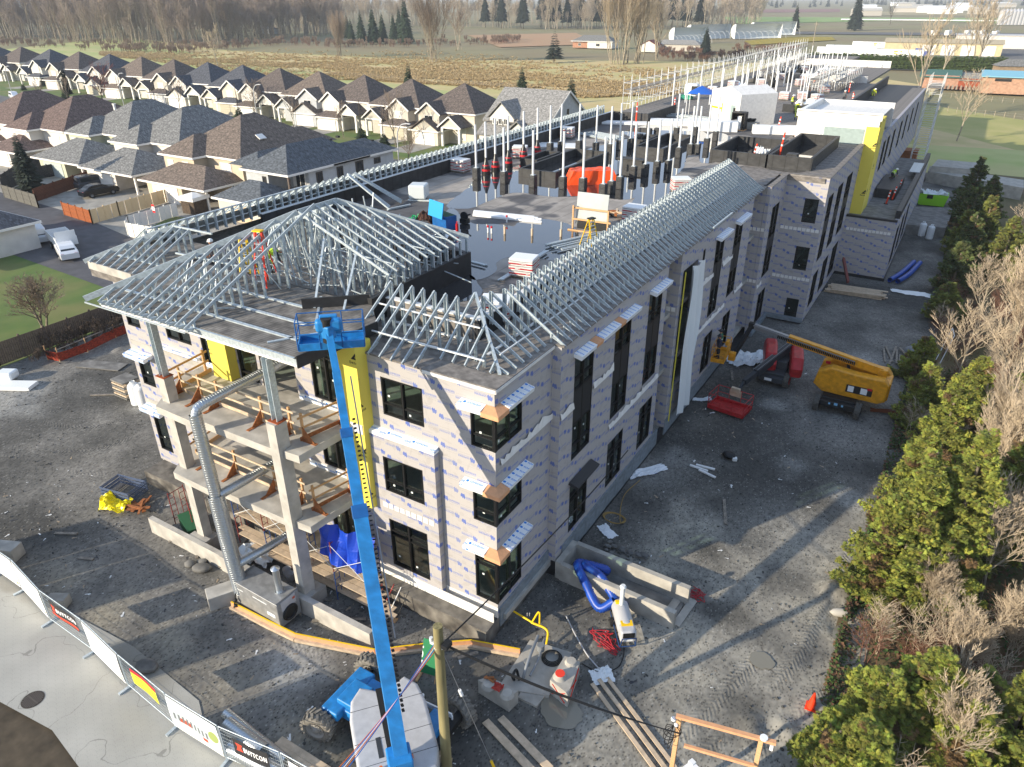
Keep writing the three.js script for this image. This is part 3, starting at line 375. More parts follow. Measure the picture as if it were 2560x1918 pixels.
for (const y of [F3, F2]) part('balcony_slab', slabPoly([[-17.3, -0.36], [-17.3, 1.2], [-15.75, 3.5], [-13.2, 3.55], [-13.2, 3.32], [-8.66, 3.28], [-8.66, 2.7], [-8.1, 2.7], [-8.1, 3.15], [-7.3, 3.1], [-7.0, -0.36]], y - 0.36, y), M.concreteNew, B);
part('column', [bx(-8.62, -8.14, -0.4, F3 + 1.25, 2.72, 3.34)], M.concreteNew, B);
part('column', [bx(-15.9, -15.4, -0.4, F2 - 0.36, 2.55, 3.02), bx(-15.9, -15.4, F2, F3 - 0.36, 2.55, 3.02), bx(-15.9, -15.4, F3, F3 + 1.25, 2.55, 3.02)], M.concreteNew, B);
part('column_pedestal', [bx(-8.85, -7.9, -0.2, 0.75, 2.3, 3.4)], M.concrete, B); part('column_pedestal', [bx(-16.1, -15.1, -0.2, 0.75, 2.4, 3.4)], M.concrete, B);
for (const [x, z] of [[-8.38, 2.95], [-15.65, 2.8]]) { part('steel_column', [cee([x, F3 + 1.25, z], [x, 12.55, z], 0.3, 0.3, V(1, 0, 0), 0.03)], M.steel, B); part('base_plate', [bx(x - 0.3, x + 0.3, F3 + 1.25, F3 + 1.28, z - 0.26, z + 0.26)], mat(0x9a4a20, 0.8), B); }
const CD = 12.95;
part('canopy_deck', slabPoly([[-24.0, 0.3], [-20.3, 0.4], [-19.2, 1.2], [-18.7, 3.0], [-6.75, 2.9], [-6.35, -1.1], [-7.7, -2.4], [-19.5, -2.4], [-20.6, -4.5], [-24.0, -4.5]], CD - 0.05, CD), M.roofDeck, B);
part('canopy_slab', slabPoly([[-18.5, 2.8], [-6.95, 2.7], [-6.55, -1.0], [-7.7, -2.3], [-18.5, -2.3]], 12.5, CD - 0.05), M.concrete, B);
part('canopy_slab', slabPoly([[-23.9, 0.2], [-20.5, 0.3], [-19.6, -4.4], [-23.9, -4.4]], 12.5, CD - 0.05), M.concrete, B);
part('fascia', [beam([-18.7, CD - 0.2, 3.03], [-6.75, CD - 0.2, 2.93], 0.03, 0.22), beam([-13.5, CD - 0.02, 3.06], [-6.8, CD - 0.02, 2.98], 0.1, 0.02)], M.steel, B); part('fascia', [beam([-6.72, CD - 0.2, 2.95], [-6.32, CD - 0.2, -1.1], 0.05, 0.5)], M.membraneDark, B); part('fascia', [beam([-24.0, CD - 0.2, 0.33], [-20.3, CD - 0.2, 0.43], 0.05, 0.4)], M.concreteNew, B);
part('edge_flashing', [beam([-18.7, CD - 0.36, 3.05], [-6.75, CD - 0.36, 2.95], 0.02, 0.09)], M.wrapWhite, B);
for (const z of [1.85, 0.6, -0.7]) part('track', [beam([z > 1 ? -18.5 : -17, CD + 0.03, z + 0.06], [z > 1 ? -7.8 : z > 0 ? -8.6 : -9.9, CD + 0.03, z - 0.02], 0.16, 0.05)], M.steel, B);
part('track', [beam([-10.3, CD + 0.02, -2.0], [-8.0, CD + 0.02, 0.7], 0.1, 0.04)], M.steel, B); part('track', [beam([-8.6, CD + 0.03, 2.6], [-7.2, CD + 0.03, 0.4], 0.12, 0.05)], M.steel, B);
part('curb_wall', [bx(-7.95, -7.7, RF, 13.25, -9.7, -2.4)], M.membraneDark, B); part('curb_wall', [bx(-20.5, -7.7, RF, 13.25, -9.95, -9.7)], M.membraneDark, B); part('curb_wall', [bx(-19.6, -7.95, RF, CD - 0.06, -2.65, -2.4)], M.membraneDark, B); part('curb_wall', [beam([-10, CD + 0.2, -0.6], [-7.9, CD + 0.2, -2.5], 0.1, 0.5)], M.membraneDark, B);
part('courtyard_floor', [bx(-19.5, -7.95, RF, RF + 0.02, -9.7, -2.66)], M.roofCap, B);
const raf = (a, b, w = 0.05, h = 0.12, parent = B) => part('rafter', cee(a, b, w, h), M.steel, parent);
const post = (x, z, y0, y1, w = 0.09, d = 0.1) => part('framing_post', cee([x, y0, z], [x, y1, z], w, d, V(1, 0, 0)), M.steel, B);
const brace = (a, b, w = 0.04) => part('brace', beam(a, b, w, w), M.steel, B);
const ridgeY = 16.0, ridgeX = -12.85, rz0 = -3.68, rz1 = -6.17, tip = V(-18.95, CD + 0.05, 3.55);
raf(tip, V(ridgeX, ridgeY, rz0), 0.06, 0.26);
raf(V(ridgeX, ridgeY, rz0), V(ridgeX, ridgeY, rz1), 0.06, 0.24);
raf(V(ridgeX, ridgeY, rz1), V(-7.85, 13.95, -10.0), 0.06, 0.26);
const sl = (ridgeY - CD) / (3.45 - rz0);
for (let i = 0; i < 11; i++) {
const x = -18.1 + i * 0.575, t = (x - tip.x) / (ridgeX - tip.x), ze = Math.min(3.55 + (rz0 - 3.55) * t, 3.2); const yz = (z) => CD + 0.04 + sl * (3.45 - z);
raf(V(x, yz(3.45), 3.45), V(x, yz(ze), ze)); part('rafter_heel', [bx(x - 0.04, x + 0.04, CD - 0.1, CD + 0.3, 2.95, 3.03), box(0.16, 0.1, 0.3, x + 0.02, CD - 0.05, 3.25)], M.steel, B);
for (const z of [1.88, 0.56, -0.72, -2.09]) if (z > ze + 0.1) { post(x, z, CD, yz(z) - 0.05); if (i % 3 == 1 || i == 10) brace(V(x, CD + 0.1, z - 0.3 - 0.6), V(x, yz(z) - 0.3, z)); }
}
brace(V(-17.2, 14.35, -0.1), V(-13.0, 14.42, -0.2), 0.07); part('track', [beam([-18.9, CD - 0.08, 3.6], [-12.3, CD - 0.08, 3.5], 0.04, 0.06)], M.steel, B);
for (let i = 0; i < 12; i++) {
const z = -3.7 - i * 0.555, xs = z > rz1 ? (z > rz0 ? ridgeX - (z - rz0) * 0.84 : ridgeX) : ridgeX + (rz1 - z) * (5.0 / 3.83), yx = (x) => ridgeY - (x - ridgeX) * 0.41;
if (xs < -8.6) raf(V(xs, yx(xs), z), V(-7.75, yx(-7.75), z));
for (const x of [-12.2, -11.1, -9.9, -8.8, -7.85]) if (x > xs - 0.1) { post(x, z, x < -7.9 ? RF : 13.25, yx(x) - 0.04); }
if (xs < -9.5 && i % 2) { brace(V(-9.9, RF + 0.2, z), V(-8.8, yx(-8.8) - 0.2, z), 0.06); brace(V(-12.2, RF + 0.5, z), V(-11.1, yx(-11.1) - 0.3, z), 0.06); }
if (i % 3 == 0) brace(V(-11.1, yx(-11.1) - 0.6, z), V(-9.9, RF + 0.4, z + 0.5), 0.05);
if (i > 1) { const xl = ridgeX - 0.1, y2 = (x) => ridgeY + (x - ridgeX) * 0.41; const len = z > rz1 ? 6.5 : 6.5; const x0 = ridgeX - Math.max(0, (rz1 - z) * 1.2); if (x0 > -18) { raf(V(x0, y2(x0), z), V(-18.8, y2(-18.8), z)); for (const x of [-14.5, -16, -17.6]) if (x < x0) post(x, z, RF, y2(x) - 0.05); } }
}
for (const [y, a, b] of [[14.4, -12.2, -7.9], [13.7, -12.2, -7.9]]) for (const z of [-4.2, -6.6, -8.4]) brace(V(a, y, z), V(b, y - 0.1, z + 0.1), 0.04);
part('brace', [beam([-9.6, CD, -0.9], [-11.1, 15.1, -3.4], 0.09, 0.09), beam([-8.4, CD, -1.4], [-9.9, 14.7, -4.2], 0.09, 0.09)], M.steel, B);
const mT = 14.0, mI = 2.9;
const hipTop = V(-3.0, mT + 0.12, -3.35); raf(V(-0.35, RF + 0.1, -0.95), hipTop, 0.1, 0.16);
for (let i = 0; i < 12; i++) { const x = -7.0 + i * 0.57, z0 = x < -3.2 ? 0.1 : -0.85 + 0.0, dh = (x > -3.05 ? (-(x + 0.35) / 2.65) : 1), zT = -0.95 - 2.4 * clamp(dh), yT = RF + 0.1 + 1.95 * clamp((-zT) / 3.05 + (z0 > 0 ? 0 : -0.03)); const zz = x < -3.05 ? -2.95 : zT; const y1 = x < -3.05 ? mT : RF + 0.12 + (mT - RF) * clamp((-0.85 - zz) / 2.4); if (x > -0.6) break; raf(V(x, RF + 0.12 - (z0 > 0 ? 0.1 : 0), z0), V(x, y1, zz)); if (x < -3.05) { post(x, -2.9, RF, mT - 0.02, 0.1, 0.16); post(x, -1.6, RF, 13.1); if (z0 > 0) { brace(V(x, RF + 0.02, z0 - 0.02), V(x, RF + 0.28, -0.55), 0.035); } } else { post(x, (zz - 0.9) / 2, RF, (RF + y1) / 2); } }
for (const [y, z] of [[13.35, -2.0], [12.72, -0.75]]) part('stringer', [beam([-7.0, y, z], [y > 13 ? -1.9 : -0.9, y, z], 0.05, 0.05)], M.steelWhite, B);
part('track', [beam([-7, RF + 0.08, -1.6], [-2, RF + 0.08, -1.7], 0.12, 0.06), beam([-7, RF + 0.08, -2.9], [-3, RF + 0.08, -2.95], 0.12, 0.06), beam([-1.7, RF + 0.08, -2.2], [-1.5, RF + 0.08, -36.5], 0.12, 0.06)], M.steelWhite, B);
part('parapet', [bx(-7.7, -3.05, RF, 12.98, -3.55, -3.3)], M.roofCap, B); part('parapet', [bx(-3.05, -2.8, RF, 12.98, -37, -3.3)], M.membraneDark, B); part('parapet_cap', [bx(-7.7, -3.06, 12.98, 13.03, -3.57, -3.28), bx(-3.07, -2.78, 12.982, 13.032, -37, -3.28)], M.wrapWhite, B);
for (let i = 0; i < 62; i++) {
const z = -1.15 - i * 0.57; if (z < -36.6) break;
const x0 = z > -4.4 ? -0.1 : 0.52, c = z > -3.4, xT = c ? -0.35 - 2.65 * clamp((-0.95 - z) / 2.4) : (z > -4.4 ? -2.65 : -2.35), y1 = c ? RF + 0.12 + (mT - RF) * clamp((-0.95 - z) / 2.4) : mT;
raf(V(x0, RF + (x0 > 0 ? -0.02 : 0.1), z), V(xT, y1, z));
if (!c) { post(xT - 0.02, z, 12.6, mT + 0.03, 0.1, 0.15); post(-1.55, z, RF, 13.18 + (x0 > 0 ? 0.15 : 0)); if (x0 > 0) { brace(V(x0 - 0.02, RF, z), V(-0.15, RF + 0.3, z), 0.035); part('rafter_heel', [bx(-0.18, -0.12, RF + 0.06, RF + 0.42, z - 0.05, z + 0.05)], M.steel, B); } if (i % 5 == 3) brace(V(-1.55, 12.3, z), V(-2.4, 13.8, z + 0.9), 0.06); }
}
part('stringer', [beam([-1.6, 13.12, -4.6], [-1.6, 13.12, -36.4], 0.05, 0.05), beam([-0.75, 12.66, -1.6], [-0.75, 12.66, -9], 0.05, 0.05)], M.steelWhite, B);
part('track', [beam([0.5, RF + 0.12, -23.9], [0.5, RF + 0.12, -27.9], 0.1, 0.12)], M.steel, B);
const h2t = V(-20.9, 14.4, -2.7); raf(V(-24.1, CD - 0.02, 0.45), h2t, 0.06, 0.22);
for (let i = 0; i < 8; i++) { const x = -23.7 + i * 0.58, t = clamp((x + 24.1) / 3.2), z1 = 0.45 - 3.15 * t, y1 = CD + (14.4 - CD) * t; raf(V(x, CD, 0.4), V(x, x > -20.9 ? 14.4 : y1, x > -20.9 ? -2.7 : z1)); if (x > -20.9 || t > 0.4) { post(x, x > -20.9 ? -2.7 : z1, RF + 0.9, x > -20.9 ? 14.4 : y1); post(x, -1.0, CD, CD + 0.62); } }
brace(V(-20.9, 14.45, -2.7), V(-18.0, 14.45, -2.75), 0.08); part('track', [beam([-23.5, CD + 0.03, -1], [-19.9, CD + 0.03, -1], 0.14, 0.05)], M.steel, B);
part('parapet', [bx(-22.95, -22.75, RF, 13.12, -61, -9.9)], M.curb, B); part('parapet_cap', [bx(-22.99, -22.71, 13.12, 13.16, -61, -9.9)], M.steelWhite, B);
part('parapet', [bx(-22.75, -18.6, RF, 13.12, -61.2, -61)], M.curb, B); part('parapet', [bx(-18.8, -18.6, RF, 13.12, -70, -61.2)], M.curb, B);
for (let i = 0; i < 92; i++) { const z = -2.5 - i * 0.62; post(-23.05, z, 12.9, 13.95, 0.1, 0.16); raf(V(-23.02, 13.98, z), V(-25.5, 12.4, z)); if (i % 3 == 0) post(-23.6, z + 0.3, 12.9, 13.5, 0.05, 0.06); }
part('track', [beam([-23.05, 13.98, -2.6], [-23.05, 13.98, -14], 0.16, 0.05)], M.steel, B);
part('stringer', [beam([-23.2, 13.3, -3], [-23.2, 13.3, -59.5], 0.05, 0.05), beam([-23.5, 13.62, -3], [-23.5, 13.62, -59.5], 0.04, 0.04)], M.steelWhite, B);
part('mansard_sheathing', [polyGeo(quad([-25.6, 12.2, -2.5], [-23.25, 13.6, -2.5], [-23.25, 13.6, -59.5], [-25.6, 12.2, -59.5]))], M.densPale = mat(0xc9d2d2, 0.6, 0.1), B);
{ const r = rng(222), yx = (x, z) => Math.min(ridgeY - Math.abs(x - ridgeX) * 0.41, CD + sl * (3.45 - z)); for (let i = 0; i < 110; i++) { const x = -17.5 + r() * 9.4, z = -2.8 - r() * 6.6, t = yx(x, z) - 0.15, d = (r() - 0.5) * 2.2, k = i % 3; if (k == 0) brace(V(x, RF + 0.1, z), V(x + d, Math.min(t, yx(x + d, z) - 0.1), z), 0.055); else if (k == 1) brace(V(x, RF + 0.1 + r(), z), V(x, t, z + d), 0.05); else brace(V(x, RF + 0.4 + r() * 1.8, z), V(x + 1.6 + r(), RF + 0.4 + r() * 1.4, z + (r() - 0.5) * 0.3), 0.04); } for (let i = 0; i < 26; i++) { const x = -17.8 + r() * 5.2, z = -1.9 + r() * 3.6; brace(V(x, CD + 0.05, z), V(x + (r() - 0.5) * 0.4, Math.min(yx(x, z), CD + sl * (3.45 - z)) - 0.12, z - 0.7 * r()), 0.045); } }
part('penthouse_wall', [bx(-2.4, 4.95, RF, 14.75, -59.3, -59), bx(-2.4, -2.1, RF, 14.75, -70, -59.3), bx(-2.1, 4.95, RF, 14.75, -70, -69.7)], M.wrapWhite, B); part('penthouse_cap', [bx(-2.55, 5.1, 14.3, 14.95, -59, -58.9), bx(-2.5, 5.05, 14.75, 14.8, -59.3, -58.9), bx(-2.5, -2.1, 14.752, 14.802, -70, -59.3)], M.white, B); part('penthouse_roof', [bx(-2.1, 4.7, 14.2, 14.3, -69.7, -59.3)], M.wrapWhite, B);
part('penthouse_panel', [bx(0.2, 3.8, RF, 13.5, -58.99, -58.96)], mottle(0x9fb0ac, 0.1, 1.5, 0.8), B);
part('sheathing_pier', [bx(3.9, 5.05, 5.6, 13.75, -59.4, -58.95)], M.densYellow, B); part('rear_wall', [bx(4.7, 5.05, 5.6, 14.3, -63, -59.4)], M.densYellow, B);
wallX('rear_wall', 5.06, -112, -63, 5.6, 12.4, [-66.5, -70, -75, -82, -88, -95, -102].map(z => [z - 1, z + 1, 8.5, 11.5])); for (const z of [-66.5, -70, -75, -82, -88, -95, -102]) win(B, [5.04, 8.5, z], PI / 2, 2, 3, 2, [0.3], { sticker: false });
wallZ('terrace_wall', -57, 3.99, 8.2, 0.2, 5.75, []); wallX('terrace_wall', 8.5, -92, -57, 0.2, 5.75, [[-62, -59, 0.8, 4.6], [-67, -64, 0.8, 4.6], [-72, -69, 0.8, 4.6]]); for (const z of [-60.5, -65.5, -70.5]) win(B, [8.46, 0.8, z], PI / 2, 3, 3.8, 3, [0.3], { sticker: false });
part('terrace_floor', [bx(4, 8.3, 5.4, 5.62, -92, -57.2)], M.concreteDark, B); part('terrace_parapet', [bx(8.1, 8.55, 5.75, 6.5, -92, -58.5), bx(4.0, 8.5, 5.75, 5.95, -57.3, -56.98)], M.membraneDark, B); part('terrace_box', [bx(5.2, 7.2, 5.6, 6.6, -75, -67)], M.membraneDark, B); bandZ(-57, 4.2, 8.2, 4.6, 31); part('terrace_base', [bx(3.9, 8.6, -0.3, 0.25, -92, -56.9)], M.membraneDark, B); part('metal_deck', [bx(7.3, 8.4, 6.52, 6.58, -84, -78)], M.steel, B);
part('rear_parapet', [bx(-1.2, -0.9, RF, 13.3, -118, -78)], M.membraneDark, B); part('rear_parapet', [bx(-8.0, -0.9, RF, 13.0, -78.2, -78)], M.membraneDark, B);
part('rear_roof_strip', [bx(-0.9, 3.6, RF, RF + 0.03, -117, -70)], M.membraneDark, B); part('rear_roof_strip', [bx(3.2, 4.9, RF + 0.05, 12.35, -112, -72)], M.roofCap, B);
part('rear_edge', [bx(-25.2, -4.2, RF, 13.3, -150.2, -150), bx(-14.2, -4, RF, 13.1, -118.2, -118)], M.wrapWhite, B);
{ const r = rng(41); for (let z = -37.6; z > -58.5; z -= 1.05) for (let k = 0; k < 2; k++) { const x0 = (z < -42 ? 2.25 : -0.6) + k * 0.8, x1 = x0 + 0.74 + 0.1 * r(); if (x1 > (z < -42 ? 3.95 : 0.8)) continue; part('cap_sheet', [bx(x0, x1, RF + 0.004, RF + 0.016 + 0.002 * k, z - 0.95 - 0.06 * r(), z)], k ? M.roofCap : M.roofCap2 ??= mottle(0x8f8a85, 0.25, 1.2, 0.9), B); } for (let i = 0; i < 26; i++) { const x = -0.5 + r() * 2.4, z = -43 - r() * 15; } }
part('edge_flashing', [bx(3.6, 4.05, RF + 0.05, RF + 0.1, -59, -42), bx(0.8, 4.05, RF + 0.052, RF + 0.102, -42.3, -41.98), bx(0.5, 0.9, RF + 0.05, RF + 0.1, -42, -36.8)], M.roofCap, B);
M.lBlue = mottle(0x2488cf, 0.18, 1.2, 0.45); M.lBlueDark = mottle(0x0f62aa, 0.18, 1.2, 0.5); M.lGrey = mottle(0xbfc0c2, 0.1, 1.5, 0.5); M.lChar = mat(0x34383d, 0.5); M.lRed = mottle(0xc4282c, 0.18, 1.2, 0.42); M.lYel = mottle(0xeda414, 0.18, 1.2, 0.42); M.lBlack = mat(0x151617, 0.6); M.lSteel = mat(0x8c8f92, 0.4, 0.5); M.chrome = mat(0xc2c6ca, 0.25, 0.7);
const wheelGeo = {};
function wheelGeos(r, w) { // axle along z
const k = r + '_' + w; if (wheelGeo[k]) return wheelGeo[k];
const t = lathe([[r * 0.56, -w * 0.46], [r * 0.8, -w * 0.5], [r * 0.93, -w * 0.42], [r * 0.95, 0], [r * 0.93, w * 0.42], [r * 0.8, w * 0.5], [r * 0.56, w * 0.46]], 30); t.rotateX(PI / 2);
const lugs = []; for (let i = 0; i < 18; i++) for (const s of [-1, 1]) { const a = (i + (s > 0 ? 0.5 : 0)) / 18 * 2 * PI; const g = box(r * 0.13, r * 0.16, w * 0.52, 0, r * 0.94, s * w * 0.24, s * 0.5); g.rotateZ(a); lugs.push(g); }
const rim = lathe([[0.0, 0.06], [r * 0.18, 0.07], [r * 0.2, 0.0], [r * 0.42, -0.04], [r * 0.5, 0.03], [r * 0.58, 0.05]], 24); rim.rotateX(PI / 2); rim.translate(0, 0, w * 0.42); const rim2 = rim.clone(); rim2.rotateX(PI);
const bolts = []; for (let i = 0; i < 8; i++) { const a = i / 8 * 2 * PI; bolts.push(box(0.03, 0.03, 0.05, Math.cos(a) * r * 0.32, Math.sin(a) * r * 0.32, w * 0.42)); }
return wheelGeo[k] = { tyre: merge([t, ...lugs]), rim: merge([rim, rim2, ...bolts]) };
}
function wheel(parent, r, w, p, turn, rimMat, tyreMat = M.rubber) { const g = new THREE.Group(); g.name = 'wheel'; g.position.set(...p); g.rotation.y = turn; parent.add(g); const q = wheelGeos(r, w); part('tyre', q.tyre, tyreMat, g); part('rim', q.rim, rimMat, g); return g; }
function basket(parent, p, turn, w, d, mRail, mFloor, console_) {
const g = new THREE.Group(); g.name = 'basket'; g.position.set(...p); g.rotation.y = turn; parent.add(g);
part('floor', [bx(-w / 2, w / 2, 0, 0.05, -d / 2, d / 2), bx(-w / 2, w / 2, 0.05, 0.28, d / 2 - 0.04, d / 2), bx(-w / 2, w / 2, 0.05, 0.28, -d / 2, -d / 2 + 0.04), bx(-w / 2, -w / 2 + 0.04, 0.05, 0.28, -d / 2 + 0.04, d / 2 - 0.04), bx(w / 2 - 0.04, w / 2, 0.05, 0.28, -d / 2 + 0.04, d / 2 - 0.04)], mFloor, g);
const r = [], a = 0.022; for (const y of [0.62, 1.1]) { r.push(rod([-w / 2, y, -d / 2], [w / 2, y, -d / 2], a), rod([-w / 2, y, d / 2], [w / 2, y, d / 2], a), rod([-w / 2, y, -d / 2], [-w / 2, y, d / 2], a), rod([w / 2, y, -d / 2], [w / 2, y, d / 2], a)); }
const n = Math.round(w / 0.8); for (let i = 0; i <= n; i++) for (const z of [-d / 2, d / 2]) r.push(rod([-w / 2 + w * i / n, 0.05, z], [-w / 2 + w * i / n, 1.1, z], a));
part('rail', r, mRail, g);
part('control_box', [rbox(0.62, 0.3, 0.22, 0.04, 0, 1.16, -d / 2 + 0.1), bx(-0.4, 0.4, 0.6, 1.05, -d / 2 - 0.03, -d / 2 + 0.02)], console_, g);
return g;
}
{ // blue lift reaching over the canopy
const L = thing('boom_lift', 'blue telescopic boom lift with grey engine covers, boom raised over the front canopy', 'boom lift', [-0.95, 0, 6.2]);
const o = V(-0.95, 0, 6.2), r = 0.64, w = 0.5;
for (const [x, z, t] of [[-3.05, 7.75, 0.25], [-3.15, 4.7, 0.2], [1.15, 4.45, -0.25], [1.35, 7.7, -0.2]]) wheel(L, r, w, [x - o.x, r - 0.03, z - o.z], t, mat(0x8d8a84, 0.7), mottle(0x8f8a80, 0.3, 0.5, 0.95));
part('chassis', [rbox(3.2, 0.55, 1.7, 0.08, -0.3, 0.85, 0), rbox(0.8, 0.42, 2.2, 0.08, -1.85, 0.98, 0.1), rbox(0.7, 0.42, 2.0, 0.08, 1.75, 0.95, 0), rbox(0.9, 0.6, 1.1, 0.06, -1.4, 1.1, 0.2)], M.lBlue, L);
part('axle', [box(0.3, 0.3, 3.0, -2.1, 0.66, 0.05), box(0.3, 0.3, 3.0, 2.2, 0.66, -0.1)], M.lBlack, L);
part('arrow_decal', [prism([[-0.14, -0.05], [0.02, -0.05], [0.02, -0.11], [0.16, 0], [0.02, 0.11], [0.02, 0.05], [-0.14, 0.05]], 0.006)].map(g => { g.rotateX(-PI / 2); g.rotateY(2.4); g.translate(-1.75, 1.165, 0.62); return g; }), M.paintYellow, L); part('arrow_decal', [prism([[-0.1, -0.1], [0.14, 0], [-0.1, 0.1]], 0.006)].map(g => { g.rotateX(-PI / 2); g.translate(-1.75, 1.165, 0.95); return g; }), M.paintYellow, L);
const A = V(1.36, 2.7, 8.15).sub(o), Bt = V(-4.62, 13.0, 3.08).sub(o), d = V().subVectors(Bt, A).normalize(), yaw = Math.atan2(-d.x, -d.z); // local -z along boom
const T = new THREE.Group(); T.name = 'turret'; T.position.set(1.05, 0, 0.95); T.rotation.y = yaw; L.add(T);
const cap = (x0, x1) => { const s = new THREE.Shape(); const a = 0.95; s.moveTo(x0, -1.7); s.lineTo(x1, -1.7); s.lineTo(x1, 1.9); s.quadraticCurveTo(x1, 2.35, (x0 + x1) / 2 + (x1 > 0 ? -0.15 : 0.15), 2.35); s.lineTo(x0, 2.35); return s; };
const cover = (sx) => { const pts = [[0.28, -1.45], [0.8, -1.75], [1.12, -1.35], [1.25, -0.6], [1.25, 1.35], [1.05, 1.95], [0.28, 2.2]]; const s = new THREE.Shape(pts.map(p => new THREE.Vector2(p[0] * sx, -p[1]))); const g = flat(new THREE.ExtrudeGeometry(s, { depth: 0.9, bevelEnabled: true, bevelSize: 0.12, bevelThickness: 0.14, bevelSegments: 4 })); g.rotateX(-PI / 2); g.translate(0, 1.15, 0); return uvm(g); };
part('engine_cover', cover(1), M.lGrey, T); part('engine_cover', cover(-1), M.lGrey, T);
part('counterweight', [rbox(2.3, 1.0, 0.75, 0.3, 0, 1.55, 2.05, 0, 4)], M.lGrey, T); part('turntable', [cyl(0.75, 0.75, 0.25, 0, 1.0, 0, 24), bx(-0.3, 0.3, 1.1, 2.2, -1.6, 1.9)], M.lBlack, T);
part('cover_seam', [-0.9, 0.45, 1.35].map(z => bx(-1.33, 1.33, 2.185, 2.192, z, z + 0.02)), M.lChar, T); part('vent', [bx(-0.62, -0.45, 2.19, 2.2, 0.4, 1.2)], M.lChar, T); part('beacon', [cyl(0.06, 0.06, 0.14, 0.42, 2.17, 1.5), cyl(0.06, 0.06, 0.14, -0.62, 2.17, 1.6)], mat(0xe07018, 0.4), T);
part('boom_pivot', [rbox(0.8, 1.1, 0.75, 0.06, 0, 2.35, 1.75)], M.lBlue, T);
const at = (t) => A.clone().lerp(Bt, t), side = V().crossVectors(d, V(0, 1, 0)).normalize(), upv = V().crossVectors(side, d);
const bs = (t0, t1, w0, h0, m, n = 'boom_section') => part(n, beam(at(t0), at(t1), w0, h0, upv), m, L);
bs(-0.03, 0.62, 0.46, 0.62, M.lBlue); bs(0.6, 0.83, 0.36, 0.5, M.lBlue); bs(0.82, 1.0, 0.27, 0.38, M.lBlue);
part('boom_collar', [beam(at(0.6), at(0.635), 0.51, 0.67, upv), beam(at(0.815), at(0.84), 0.41, 0.55, upv)], M.lBlueDark, L);
const off = side.clone().multiplyScalar(0.32); const tr = []; for (let i = 0; i < 62; i++) { const p = at(0.1 + i * 0.0125).add(off); tr.push(beam(p.clone().addScaledVector(upv, -0.14), p.clone().addScaledVector(upv, 0.14), 0.09, 0.05, d)); } part('cable_track', tr, M.lBlack, L);
part('track_guide', [beam(at(0.28).addScaledVector(side, 0.46), at(0.98).addScaledVector(side, 0.46), 0.04, 0.16, upv)], M.lSteel, L);
const tl = []; for (let i = 0; i < 8; i++) tl.push(cyl(0.045, 0.045, 0.01, 0, 0, 0));
const J = Bt.clone().add(V(-0.7, 1.15, -0.55)); part('jib', [beam(Bt, J, 0.24, 0.3, upv), rbox(0.4, 0.5, 0.4, 0.06, J.x, J.y, J.z)], M.lBlue, L); part('jib_cylinder', [rod(at(0.97).addScaledVector(upv, -0.3), J.clone().add(V(-0.1, -0.25, -0.1)), 0.06)], M.lSteel, L);
part('platform_rotator', [rod(J.clone().add(V(-0.05, -0.4, 0)), J.clone().add(V(-0.05, 0.5, 0)), 0.2, 14)], M.lBlack, L);
const bk = basket(L, [J.x - 0.35, J.y - 0.75, J.z - 0.45], 0.72 + PI, 2.35, 0.92, M.lBlueDark, M.lBlue, M.lBlue);
part('hood', [rbox(0.95, 0.5, 0.36, 0.14, 0, 0.98, -0.5, 0, 4)], M.lBlue, bk);
}
